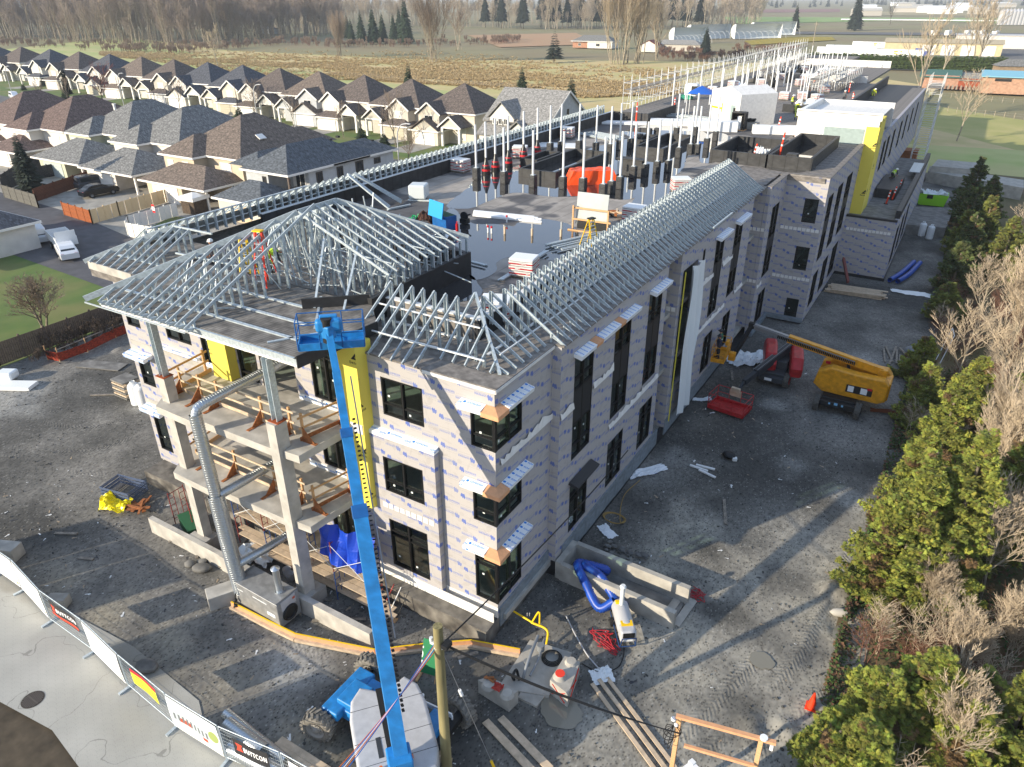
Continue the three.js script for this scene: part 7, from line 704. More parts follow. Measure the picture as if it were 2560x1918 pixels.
pud([[1170, 470], [1200, 440], [1290, 415], [1420, 385], [1560, 350], [1700, 320], [1760, 330], [1720, 390], [1700, 430], [1640, 470], [1560, 500], [1480, 490], [1380, 492], [1290, 482], [1230, 500], [1170, 522], [1120, 520]]);
pud([[1130, 520], [1160, 545], [1190, 560], [1240, 560], [1330, 575], [1430, 585], [1440, 620], [1380, 650], [1300, 640], [1250, 650], [1230, 690], [1180, 700], [1175, 650], [1120, 600], [1090, 560]]);
pud([[1010, 640], [1060, 660], [1130, 670], [1180, 690], [1200, 740], [1090, 760], [1050, 720]]);
pud([[1290, 560], [1350, 548], [1420, 560], [1440, 600], [1350, 610], [1300, 590]], RF + 0.013);
pud([[1620, 470], [1700, 440], [1740, 460], [1690, 510], [1640, 540], [1580, 560], [1560, 540]], RF + 0.014);
pud([[1760, 350], [1790, 330], [1830, 345], [1800, 400], [1760, 410]], RF + 0.013); pud([[1900, 410], [1990, 400], [2040, 420], [1990, 432], [1930, 425]], RF + 0.02);
pud([[1560, 330], [1640, 312], [1700, 318], [1650, 340], [1590, 345]], RF + 0.015);
const pedGeo = merge([rbox(0.5, 0.9, 0.5, 0.05, 0, 0.45, 0)]), pstGeo = merge([cyl(0.085, 0.085, 3.15, 0, 0.9, 0, 12)]), basGeo = merge([box(0.3, 0.03, 0.3, 0, 0.915, 0)]);
const pedMat = mottle(0x4a4b4c, 0.5, 0.5, 0.7, {}, 5);
const proto = thing('roof_post', 'white steel post on a dark wrapped pedestal standing on the wet roof', 'post', [0, RF, 0], 0, 'steel posts on the main roof'); part('pedestal', pedGeo, pedMat, proto); part('shaft', pstGeo, M.steelWhite, proto); part('base_plate', basGeo, M.steel, proto);
const r2p = (x, y) => rp(850 + x / 2.572, y / 2.572);
const pp = [[878, 1155], [1055, 1180], [1240, 1205], [1432, 1215], [1560, 1225], [1690, 1265], [1742, 1245], [1797, 1215], [1883, 1145], [1960, 1130], [2035, 1110], [2107, 1105], [2175, 1015], [1350, 985], [1420, 975], [1535, 968], [1643, 982], [1735, 992], [1795, 965], [1865, 955], [2160, 880]].map(q => r2p(...q));
for (const q of [[20, 1500], [100, 1500], [210, 1430], [310, 1345], [2010 - 1935, 1290]]) pp.push(rp(1720 + q[0] / 4.602, 60 + q[1] / 4.602));
pp.forEach((p, i) => { if (i) copyOf(proto, p); else proto.position.copy(p); });
for (const q of [[1375, 1190], [1480, 1125], [1570, 1120]]) solo('pedestal', 'bare dark wrapped pedestal without post on the roof', 'pedestal', pedGeo, pedMat, rp(1300 + q[0] / 4.602, 100 + q[1] / 4.602), 0, 'bare pedestals');
{ const wp = thing('wrapped_post', 'white steel post with its foot wrapped in black plastic and red tape', 'post', [0, RF, 0], 0, 'posts with taped feet'); part('shaft', pstGeo, M.steelWhite, wp); part('plastic_wrap', lathe([[0.36, 0], [0.33, 0.5], [0.28, 0.8], [0.12, 1.25], [0.09, 1.4]], 9), mat(0x1a1a1c, 0.35), wp); part('red_tape', [cyl(0.345, 0.34, 0.16, 0, 0.38, 0, 9, true), cyl(0.29, 0.26, 0.08, 0, 0.78, 0, 9, true)], mat(0xc01824, 0.5), wp); [[940, 1130], [1000, 1105], [1083, 1078], [1180, 1035], [1268, 1005]].forEach((q, i) => { const p = r2p(...q); if (i) copyOf(wp, p); else wp.position.copy(p); }); }
const palGeo = merge([rbox(1.3, 0.85, 1.1, 0.08, 0, 0.55, 0)]);
const palMat = std({ roughness: 0.45, map: dtex(128, (u, v) => { const n = tfbm(u, v, 6, 4); const b = (v * 4) % 1; let c = hs(0xe8e6e2); if (b < 0.28 && n > -0.25) c = hs(0xb81e28); else if (b > 0.6 && b < 0.7) c = hs(0x3a3a3a); return mulc(c, 0.9 + 0.2 * n); }, [1.4, 1.0]) });
const pal = thing('wrapped_pallet', 'pallet of membrane rolls wrapped in white plastic with red print', 'pallet', [0, RF, 0], 0, 'wrapped pallets on the roof'); part('load', palGeo, palMat, pal); part('top_sheet', [rbox(1.26, 0.08, 1.06, 0.04, 0, 1.0, 0)], M.white, pal); part('pallet', [box(1.3, 0.05, 0.2, 0, 0.1, -0.4), box(1.3, 0.05, 0.2, 0, 0.1, 0.4), box(0.1, 0.1, 1.0, -0.5, 0.05, 0), box(0.1, 0.1, 1.0, 0.5, 0.05, 0)], M.lumberGrey, pal);
[[1152, 430], [1418, 345], [1300, 395], [1700, 480], [1585, 555], [1310, 690], [1240, 800], [1840, 240], [1960, 250], [1900, 215], [2060, 232], [2130, 190], [2010, 205], [1780, 235], [1950, 200], [2080, 200]].forEach((q, i) => { const p = rp(...q); if (i) copyOf(pal, p, 0.2 * (i % 4)); else pal.position.copy(p); });
function curbBox(label, x0, x1, z0, z1, h = 0.62) { const t = thing('roof_curb', label, 'roof curb', [0, RF, 0]); const w = 0.22; part('curb_side', bx(x0, x1, 0, h, z0, z0 + w), M.curb, t); part('curb_side', bx(x0, x1, 0, h, z1 - w, z1), M.curb, t); part('curb_side', bx(x0, x0 + w, 0, h - 0.002, z0 + w, z1 - w), M.curb, t); part('curb_side', bx(x1 - w, x1, 0, h - 0.002, z0 + w, z1 - w), M.curb, t); part('water', [sheet([[x0 + w, z0 + w], [x1 - w, z0 + w], [x1 - w, z1 - w], [x0 + w, z1 - w]], 0.03)], puddleMat, t); return t; }
curbBox('long dark roof curb box holding water beside the orange tarp', -17.3, -14.0, -40.6, -30.8); curbBox('small dark roof curb box joined behind the long one', -19.2, -17.6, -38.5, -34.3); curbBox('long dark roof curb box with water further along the roof', -13.2, -10.4, -52.5, -44.2); curbBox('narrow dark curb box beside the second long one', -14.8, -13.4, -51, -47.5);
curbBox('big dark curb enclosure near the stepped right roof', -6.2, -1.5, -52, -44, 1.0); curbBox('dark curb enclosure beside the white penthouse', -1.4, 2.1, -56.5, -44.2, 1.0); solo('roof_box', 'dark wrapped box standing on the curb floor', 'roof box', [rbox(0.9, 0.8, 0.9, 0.03, 0, 0.4, 0)], M.curb, rp(1978, 408)); solo('roof_box', 'dark wrapped box with lid on the wet roof near the posts', 'roof box', [box(1.7, 0.7, 0.6, 0, 0.35, 0), box(2.4, 0.06, 0.9, -0.2, 0.73, 0)], M.curb, r2p(1885, 1080));
solo('tarp', 'orange tarp draped over a low load on the wet roof', 'tarp', (() => { const g = new THREE.BoxGeometry(3.6, 1.0, 1.7, 28, 8, 14); const p = g.attributes.position; for (let i = 0; i < p.count; i++) { let x = p.getX(i), y = p.getY(i) + 0.5, z = p.getZ(i); const f = 1 - 0.16 * y; const n = 0.09 * fbm(x * 2.2, z * 2.2 + y, 3); x = x * f + (1 - y) * 0.2 * Math.sign(x) * Math.abs(x) / 1.8 + n; z = z * f + n; p.setXYZ(i, x, Math.max(0, y + (y > 0.9 ? n * 1.5 : 0)), z); } g.computeVertexNormals(); return flat(g); })(), std({ color: 0xf0541c, roughness: 0.4 }), [-11.4, RF, -31.7], 0.62);
{ const p = rp(1112, 570), t = thing('tool_chest', 'blue steel site tool chest with its lid open', 'tool chest', p, -0.35); part('chest', [rbox(1.5, 0.85, 0.8, 0.02, 0, 0.45, 0)], M.lBlueDark, t); part('lid', [box(1.5, 0.05, 0.95, 0, 1.25, 0.58, 0, -1.75)], mat(0x2a9ad8, 0.5), t); part('interior', [bx(-0.7, 0.7, 0.86, 0.885, -0.36, 0.36)], mat(0x1c4a30, 0.8), t); }
solo('duffel_bag', 'brown canvas bag beside the blue tool chest', 'bag', cloth(1.2, 0.9, 0.85, 71), mat(0x4a3128, 0.9), rp(1072, 560)); solo('plastic_bag', 'green plastic bag on the roof beside the brown bag', 'bag', cloth(0.7, 0.6, 0.45, 72), mat(0x1d8f58, 0.5), rp(1038, 548)); solo('fire_extinguisher', 'red fire extinguisher standing in front of the tool chest', 'fire extinguisher', [cyl(0.09, 0.09, 0.5, 0, 0, 0, 14), cyl(0.04, 0.03, 0.12, 0, 0.5, 0, 8), box(0.16, 0.03, 0.03, 0.03, 0.62, 0)], M.red, rp(1143, 580)); solo('grinder_cart', 'black wheeled chop saw next to the tool chest', 'saw', [cyl(0.28, 0.28, 0.08, 0, 0, 0, 16).rotateX(PI / 2).translate(0, 0.5, 0), box(0.5, 0.3, 0.4, 0, 0.2, 0), rod([0, 0.5, 0], [0.5, 0.7, 0.1], 0.05)], M.lBlack, rp(1162, 560)); solo('plastic_sheet', 'clear plastic heap beside the tool chest', 'plastic sheet', cloth(1.2, 0.8, 0.35, 73), M.whitePlastic, rp(1110, 590));
solo('wrapped_load', 'pallet load wrapped in clear plastic on a timber pallet', 'wrapped load', [rbox(1.2, 0.95, 1.2, 0.12, 0, 0.6, 0), box(1.9, 0.06, 0.3, 0.3, 0.05, 0.5)], std({ color: 0xcfd6d6, roughness: 0.25 }), rp(1048, 498), 0.4);
{ const t = thing('steel_track_bundle', 'bundle of white plastic wrapped steel tracks lying on the dry roof', 'steel bundle', [0, RF, 0]); const a = rp(1185, 530).setY(0.05), b = rp(1335, 545).setY(0.05); for (let i = 0; i < 6; i++) { const o = V(0.1, 0, 0.17).multiplyScalar(i); part('track', beam(a.clone().add(o), b.clone().add(o).addScaledVector(V().subVectors(b, a).normalize(), (i % 3) * 0.25), 0.16, 0.14), M.white, t); } }
{ const t = thing('sheet_rack', 'grey board panel propped on a timber rack on the roof', 'board rack', rp(1475, 575), 0.06); part('panel', [box(2.0, 1.9, 0.06, 0, 1.2, -0.2, 0, -0.12)], mottle(0xb9bfbd, 0.1, 2, 0.7), t); part('rail', [box(2.5, 0.1, 0.05, 0.1, 0.6, 0.15)], M.lumber, t); part('rail', [box(2.4, 0.1, 0.05, 0.1, 1.25, 0.02)], M.lumber, t); part('post', [box(0.09, 1.4, 0.09, -1.1, 0.7, 0.1), box(0.09, 1.3, 0.09, 1.15, 0.65, 0.1)], M.lumber, t); part('sleeper', [box(1.6, 0.08, 0.12, -0.4, 0.04, 0.6)], M.lumber, t); part('base_stack', [rbox(1.9, 0.45, 0.5, 0.02, 0.1, 0.24, -0.2)], M.lBlack, t); }
{ const t = thing('scrap_pile', 'heap of timber offcuts and tools on pallets beside the board rack', 'offcuts', rp(1530, 545)); const r = rng(81); for (let i = 0; i < 18; i++) part('offcut', [box(0.3 + r() * 0.7, 0.12, 0.12 + 0.15 * r(), (r() - 0.5) * 2.2, 0.1 + 0.3 * r(), (r() - 0.5) * 1.2, r() * 3)], [M.ply, M.lBlack, M.lumberPale][i % 3], t); }
function steelStack(label, a, b, n, w = 0.1, y0 = 0.06) { const t = thing('steel_bundle', label, 'steel bundle', [0, RF, 0]); const A = rp(...a).setY(y0), Bq = rp(...b).setY(y0), s = V().subVectors(Bq, A).normalize().cross(V(0, 1, 0)), r = rng(a[0]); for (let i = 0; i < n; i++) { const o = s.clone().multiplyScalar((i - n / 2) * 0.14).add(V(0, (i % 3) * 0.07, 0)), e = (r() - 0.5) * 0.6; part('stud', beam(A.clone().add(o).add(V(e * 0.3, 0, e)), Bq.clone().add(o).add(V(e * 0.3, 0, e)), w, 0.06), M.steel, t); } return t; }
steelStack('galvanised studs fanned on the wet roof before the mansard', [1385, 625], [1560, 585], 12); steelStack('two loose galvanised tracks lying on the wet roof', [1255, 705], [1370, 632], 3); steelStack('short galvanised tracks beside the courtyard curb', [1172, 662], [1210, 672], 2); steelStack('big fan of galvanised studs lying on the wet roof by the curb boxes', [1465, 335], [1540, 350], 18); steelStack('grey studs stacked near the far pallets', [1670, 290], [1770, 300], 14);
for (const [a, b, lab] of [[[868, 435], [975, 520], 'left bundle of steel trusses leaning over the left parapet'], [[885, 433], [1005, 505], 'right bundle of steel trusses leaning over the left parapet']]) { const t = thing('steel_truss_bundle', lab, 'steel bundle', [0, 0, 0]); const A = G(a[0], a[1], 14.1), Bq = rp(...b).setY(RF + 0.1); for (let i = 0; i < 5; i++) part('truss', beam(A.clone().add(V(0.12 * i, 0.05 * (i % 2), 0.1 * i)), Bq.clone().add(V(0.1 * i, 0.06 * (i % 2), 0.14 * i)), 0.08, 0.1), M.steel, t); }
steelStack('flat galvanised track on the roof below the leaning trusses', [972, 528], [1025, 517], 2, 0.14);
for (const [x, y, w, d, h, lab] of [[1700, 312, 6.5, 2.2, 0.5, 'long low stack of white insulation boards by the far curb'], [1560, 310, 5, 1.5, 0.25, 'thin spread of white boards near steel fan'], [1395, 365, 4.2, 2.2, 0.12, 'flat white sheets lying on the wet roof by the left parapet'], [1780, 325, 5, 2.4, 1.0, 'tall stack of white insulation beside the posts'], [1950, 335, 5.5, 1.2, 0.8, 'white wrapped insulation row behind the big curb'], [1340, 392, 2.6, 1.4, 0.1, 'white sheet lying at the foot of taped posts']]) solo('insulation_stack', lab, 'insulation', [rbox(w, h, d, 0.05, 0, h / 2, 0)], M.white, rp(x, y), 0.35);
for (const [x, y] of [[1267, 556], [1220, 582], [1229, 584]]) { const t = thing('pipe_stub', 'short white pipe stub with red cap rising from the roof', 'pipe stub', rp(x, y), 0, 'red capped pipe stubs'); part('pipe', cyl(0.05, 0.05, 0.35, 0, 0, 0, 8), M.white, t); part('cap', cyl(0.06, 0.06, 0.12, 0, 0.33, 0, 8), mat(0xc8202c, 0.5), t); }
for (const [x, y] of [[1262, 585], [1330, 590], [1402, 592]]) solo('pipe_stub', 'short plain pipe stub standing in roof water', 'pipe stub', cyl(0.07, 0.07, 0.45, 0, 0, 0, 10), M.lumberPale, rp(x, y), 0, 'plain pipe stubs');
function delin(p, h, label, tilt = 0, group = 'orange delineators on the roof') { const t = thing('delineator', label, 'delineator', p, 0, group); t.rotation.z = tilt; part('post', cyl(0.09, 0.06, h, 0, 0.03, 0, 10), M.coneRed, t); part('stripe', [cyl(0.088, 0.084, 0.14, 0, h * 0.55, 0, 10), cyl(0.082, 0.078, 0.14, 0, h * 0.78, 0, 10)], M.white, t); part('base', [box(0.4, 0.06, 0.4, 0, 0.03, 0)], M.lBlack, t); }
for (const [x, y, h, tl] of [[1590, 309, 2.2, 0], [1880, 405, 1.5, -0.15], [1826, 408, 0.9, 0], [1945, 405, 2.4, -0.08], [1943, 330, 1.5, -0.1], [1988, 342, 1.1, -0.1], [2000, 340, 1.1, -0.1], [2128, 262, 1.3, -0.1], [2122, 232, 1.3, 0], [2130, 255, 1.2, 0], [1686, 270, 1.2, 0]]) delin(rp(x, y), h, 'orange and white striped delineator post on the roof', tl);
for (const [x, y] of [[2215, 510], [2230, 500], [2243, 482]]) delin(G(x, y, 5.62), 1.4, 'orange delineator post on the lower terrace', -0.12, 'delineators on the terrace');
{ const t = thing('site_shed', 'white wrapped site shed with gabled top standing on the roof', 'shed', [-10.05, RF, -67.4], -0.65); part('wall', [prism([[-2.6, 0], [2.6, 0], [2.6, 3.2], [0.6, 3.9], [-2.6, 3.3]], 4.8)], M.wrapWhite, t); part('yellow_band', [box(2.0, 0.2, 0.02, -1.4, 1.5, 2.415), box(0.14, 0.9, 0.02, -0.45, 1.6, 2.418)], mat(0xf0c41a, 0.6), t); part('door', [box(0.8, 1.9, 0.02, 1.5, 1.1, 2.415)], mat(0x8fa09c, 0.7), t); part('door_opening', [box(0.36, 1.6, 0.02, 1.75, 1.0, 2.428)], M.lBlack, t); }
{ const t = thing('canopy_tent', 'small blue canopy tent beside the white shed', 'canopy tent', [-15.4, RF, -69], 0.2); part('top', [(() => { const g = flat(new THREE.ConeGeometry(2.1, 0.8, 4)); g.rotateY(PI / 4); g.translate(0, 3.0, 0); return g; })()], mat(0x1a66c8, 0.6), t); for (const [x, z] of [[-1.4, -1.4], [1.4, -1.4], [-1.4, 1.4], [1.4, 1.4]]) part('leg', rod([x, 0, z], [x, 2.65, z], 0.04), M.white, t); }
{ const t = thing('crate', 'black crate on a pallet in front of the white shed', 'crate', rp(1845, 325)); part('panel', [bx(-0.7, -0.62, 0.1, 1.8, -0.6, 0.6), bx(0.62, 0.7, 0.1, 1.8, -0.6, 0.6), bx(-0.62, 0.62, 1.72, 1.8, -0.6, 0.6), bx(-0.62, 0.62, 0.1, 1.72, -0.6, -0.55)], M.lBlack, t); part('load', [bx(-0.1, 0.3, 0.1, 1.4, -0.5, 0.4)], M.white, t); part('pallet', [box(1.5, 0.1, 1.2, 0, 0.05, 0)], M.lumber, t); }
solo('planter_box', 'low concrete box with dark hoses beside the shed', 'box', [rbox(2.0, 0.7, 1.2, 0.04, 0, 0.35, 0)], M.concrete, rp(1870, 322)); solo('black_hose', 'tangle of black hoses on the concrete box', 'hose', tube(Array.from({ length: 24 }, (_, i) => [Math.sin(i * 2.1) * 0.8, 0.75 + 0.25 * Math.abs(Math.sin(i * 1.3)), Math.cos(i * 1.7) * 0.5]), 0.04, 5, 160), M.lBlack, rp(1870, 322)); solo('plastic_sheet', 'white plastic hood over pipe beside the striped post', 'plastic sheet', cloth(1.1, 1.0, 0.9, 75), M.whitePlastic, rp(1903, 400)); solo('plastic_sheet', 'white heap of plastic by the penthouse curb', 'plastic sheet', cloth(1.5, 1.1, 0.7, 76), M.whitePlastic, rp(2055, 352));
{ const t = thing('pump', 'white wrapped generator with green base by the left parapet', 'generator', rp(1728, 248)); part('body', [rbox(1.8, 1.6, 1.3, 0.25, 0, 1.2, 0)], M.whitePlastic, t); part('panel', [box(0.8, 1.1, 0.03, 0.5, 1.2, 0.67)], M.lBlack, t); part('base', [box(1.6, 0.5, 1.1, -0.6, 0.3, 0.4)], mat(0x2a9a78, 0.6), t); }
{ const fp = thing('far_post', 'white steel post in the crowded far end of the roof', 'post', [0, RF, 0], 0, 'posts at the far end of the roof'); part('shaft', cyl(0.085, 0.085, 4.0, 0, 0, 0, 8), M.steelWhite, fp); let k = 0; const r = rng(91); for (let z = -74; z > -146; z -= 5.6) for (let x = -21; x < -5; x += 3.4) { if (z > -82 && x > -12) continue; if (z < -117 && x > -8) continue; const p = [x + (r() - 0.5) * 0.8, RF, z + (r() - 0.5) * 2]; if (k++) copyOf(fp, p); else fp.position.set(...p); } }
function tower(label, x0, x1, z0, z1, y0, y1, step = 2.4, group) { const t = thing('tube_scaffold', label, 'scaffold', [0, 0, 0], 0, group); const g = [], h = [], a = 0.03; for (let z = z0; z >= z1 - 0.01; z -= step) { for (const x of [x0, x1]) g.push(rod([x, y0, z], [x, y1 + 0.4, z], a, 5)); for (let y = y0 + 1.2; y <= y1 + 0.01; y += 1.2) { h.push(rod([x0, y, z], [x1, y, z], a, 5)); if (z - step >= z1 - 0.01) for (const x of [x0, x1]) h.push(rod([x, y, z], [x, y, z - step], a, 5)); } if (z - step >= z1 - 0.01) h.push(rod([x0, y0 + 0.2, z], [x0, y1 - 0.5, z - step], a * 0.8, 5), rod([x1, y1 - 0.5, z], [x1, y0 + 0.2, z - step], a * 0.8, 5)); } part('standard', g, M.steelWhite, t); part('ledger', h, M.steelWhite, t); part('deck', [bx(x0, x1, y1 - 1.25, y1 - 1.2, z1, z0)], M.lumberGrey, t); return t; }
tower('long tube scaffold walkway along the far left edge of the building', -26.4, -25.4, -72, -178, 9, 15.4, 2.6); tower('tube scaffold tower inside the far end of the roof', -9, -7.4, -96, -116, RF, 15.4, 2.2); tower('tube scaffold bay near the right far posts', -6.5, -5, -104, -118, RF, 14.6, 2.0); tower('tall tube scaffold tower against the far right wall over the field', 5.4, 7.2, -108, -116, 0, 14, 2.2); tower('tube scaffold across the far end of the roof', -20, -18.4, -112, -146, RF, 15, 2.6);
{ const r = rng(95); for (let i = 0; i < 34; i++) { const p = [-21 + r() * 15, RF, -84 - r() * 50]; const k = i % 4; if (k == 0) solo('plastic_heap', 'white plastic heap among the far roof materials', 'plastic sheet', cloth(2 + r(), 1.6, 0.9, 200 + i, 8, 8), M.whitePlastic, p, r() * 3, 'white heaps at the far end of the roof'); else if (k == 1) copyOf(pal, p, r() * 3); else if (k == 2) solo('board_stack', 'grey board stack among the far roof materials', 'boards', [rbox(2.2, 0.5 + 0.3 * r(), 1.3, 0.03, 0, 0.4, 0)], M.concreteDark, p, r(), 'board stacks at the far end of the roof'); else solo('machine', 'dark machine among the far roof materials', 'machine', [rbox(1.2, 1.0, 0.9, 0.1, 0, 0.5, 0), rod([-0.3, 1, 0], [0.4, 1.5, 0.2], 0.06), cyl(0.2, 0.2, 0.3, 0.3, 1, 0, 10)], M.lBlack, p, r() * 3, 'machines at the far end of the roof'); } }
solo('tarp', 'red orange tarp over materials at the far end of the roof', 'tarp', cloth(4, 2, 1.0, 99), mat(0xd8402c, 0.6), rp(2055, 195));
function ladder(label, p, turn, h, m, cap) { const t = thing('step_ladder', label, 'ladder', p, turn); const s = 0.3; part('rail', [beam([-s, 0, 0.45], [-s * 0.55, h, 0], 0.07, 0.04)], m, t); part('rail', [beam([s, 0, 0.45], [s * 0.55, h, 0], 0.07, 0.04)], m, t); part('rear_rail', [beam([-s, 0, -0.6], [-s * 0.55, h, -0.05], 0.06, 0.03), beam([s, 0, -0.6], [s * 0.55, h, -0.05], 0.06, 0.03)], m, t); const st = []; for (let i = 1; i < 9; i++) { const u = i / 9; st.push(box(0.56 - 0.24 * u, 0.03, 0.1, 0, h * u, 0.45 * (1 - u)), box(0.52 - 0.24 * u, 0.02, 0.03, 0, h * u, -0.6 * (1 - u))); } part('step', st, M.steel, t); part('cap', [box(0.42, 0.06, 0.3, 0, h + 0.02, 0)], cap, t); }
ladder('red step ladder with yellow cap standing inside the roof framing', [-13.6, CD, -1.9], 0.25, 2.5, mat(0xd83a24, 0.5), M.paintYellow); ladder('yellow step ladder standing inside the roof framing', [-16.0, CD - 0.8, -2.9], 0.4, 2.4, mat(0xd8b414, 0.5), M.lBlack); ladder('yellow step ladder behind the right mansard framing', [-4.3, RF, -16.8], 1.2, 1.7, M.paintYellow, M.lBlack);
function bodyGeo(J) { // J: joints; capsules [a,b,ra,rb]
const c = (a, b, ra, rb) => ({ a: V(...a), b: V(...b), ra, rb });
const B_ = [c(J.hip, J.chest, 0.155, 0.18), c(J.chest, J.neck, 0.13, 0.065), c(J.neck, J.head, 0.06, 0.095), c(J.head, [J.head[0] + J.face[0] * 0.03, J.head[1] + 0.05, J.head[2] + J.face[2] * 0.03], 0.1, 0.1), c([J.head[0] + J.face[0] * 0.09, J.head[1] + 0.0, J.head[2] + J.face[2] * 0.09], [J.head[0] + J.face[0] * 0.115, J.head[1] - 0.01, J.head[2] + J.face[2] * 0.115], 0.02, 0.016), c(J.shL, J.shR, 0.085, 0.085)];
for (const s of ['L', 'R']) { B_.push(c(J['sh' + s], J['el' + s], 0.068, 0.052), c(J['el' + s], J['wr' + s], 0.05, 0.036)); const e = V(...J['el' + s]), w = V(...J['wr' + s]), d = w.clone().sub(e).normalize(), sd = V(d.z, 0, -d.x).normalize(); for (let k = -1.5; k <= 1.5; k++) { const p = w.clone().addScaledVector(d, 0.05).addScaledVector(sd, k * 0.022), q = p.clone().addScaledVector(d, 0.085 - Math.abs(k) * 0.012).add(V(0, -0.02, 0)); B_.push({ a: w.clone(), b: p, ra: 0.03, rb: 0.014 }, { a: p, b: q, ra: 0.013, rb: 0.01 }); } B_.push({ a: w.clone(), b: w.clone().addScaledVector(sd, 0.055).addScaledVector(d, 0.05), ra: 0.022, rb: 0.012 }); B_.push(c(J['hp' + s], J['kn' + s], 0.105, 0.07), c(J['kn' + s], J['an' + s], 0.068, 0.05), c(J['an' + s], J['to' + s], 0.055, 0.042)); }
const min = V(9, 9, 9), max = V(-9, -9, -9); for (const k of B_) { for (const p of [k.a, k.b]) { min.min(p); max.max(p); } } const ctr = min.clone().add(max).multiplyScalar(0.5), half = Math.max(max.x - min.x, max.y - min.y, max.z - min.z) / 2 + 0.25, n = 58;
const mc = new MarchingCubes(n, new THREE.MeshBasicMaterial(), false, false, 60000); mc.isolation = 0;
const p = V(), ab = V(), ap = V(); for (let z = 0; z < n; z++) for (let y = 0; y < n; y++) for (let x = 0; x < n; x++) { p.set((x / n * 2 - 1) * half + ctr.x, (y / n * 2 - 1) * half + ctr.y, (z / n * 2 - 1) * half + ctr.z); let d = 9; for (const k of B_) { ab.subVectors(k.b, k.a); ap.subVectors(p, k.a); const t = clamp(ap.dot(ab) / (ab.lengthSq() || 1)); const dd = ap.addScaledVector(ab, -t).length() - (k.ra + (k.rb - k.ra) * t); const K = 0.025, h = clamp(0.5 + 0.5 * (dd - d) / K); d = d === 9 ? dd : dd + (d - dd) * h - K * h * (1 - h); } mc.field[x + y * n + z * n * n] = -d; }
mc.update(); const g = new THREE.BufferGeometry(), cnt = mc.count; g.setAttribute('position', new THREE.BufferAttribute(mc.positionArray.slice(0, cnt * 3), 3)); g.setAttribute('normal', new THREE.BufferAttribute(mc.normalArray.slice(0, cnt * 3), 3)); g.scale(half, half, half); g.translate(ctr.x, ctr.y, ctr.z); return g;
}
const poses = {
stand: { hip: [0, 0.95, 0], chest: [0, 1.28, 0.02], neck: [0, 1.47, 0.02], head: [0, 1.6, 0.04], face: [0, 0, 1], shL: [-0.18, 1.38, 0], shR: [0.18, 1.38, 0], elL: [-0.25, 1.12, 0.05], elR: [0.26, 1.1, 0.06], wrL: [-0.2, 0.93, 0.2], wrR: [0.18, 0.98, 0.24], hpL: [-0.1, 0.92, 0], hpR: [0.1, 0.92, 0], knL: [-0.12, 0.5, 0.06], knR: [0.12, 0.5, 0.0], anL: [-0.13, 0.08, 0.02], anR: [0.13, 0.08, -0.06], toL: [-0.15, 0.045, 0.19], toR: [0.16, 0.045, 0.1] },
bend: { hip: [0, 0.88, -0.15], chest: [0, 1.0, 0.2], neck: [0, 1.0, 0.42], head: [0, 0.98, 0.56], face: [0, 0, 1], shL: [-0.18, 0.98, 0.32], shR: [0.18, 0.98, 0.32], elL: [-0.22, 0.7, 0.38], elR: [0.22, 0.7, 0.38], wrL: [-0.14, 0.45, 0.5], wrR: [0.14, 0.45, 0.5], hpL: [-0.1, 0.86, -0.15], hpR: [0.1, 0.86, -0.15], knL: [-0.13, 0.48, 0.0], knR: [0.13, 0.48, 0.02], anL: [-0.14, 0.08, -0.08], anR: [0.14, 0.08, -0.02], toL: [-0.15, 0.045, 0.1], toR: [0.16, 0.045, 0.15] },
kneel: { hip: [0, 0.5, -0.2], chest: [0, 0.72, 0.1], neck: [0, 0.82, 0.28], head: [0, 0.86, 0.42], face: [0, 0, 1], shL: [-0.18, 0.78, 0.2], shR: [0.18, 0.78, 0.2], elL: [-0.22, 0.5, 0.3], elR: [0.22, 0.5, 0.32], wrL: [-0.14, 0.26, 0.45], wrR: [0.15, 0.26, 0.48], hpL: [-0.1, 0.48, -0.2], hpR: [0.1, 0.48, -0.2], knL: [-0.13, 0.1, 0.1], knR: [0.13, 0.1, 0.12], anL: [-0.13, 0.08, -0.32], anR: [0.13, 0.08, -0.3], toL: [-0.13, 0.05, -0.45], toR: [0.13, 0.05, -0.43] } };
const poseGeo = {};
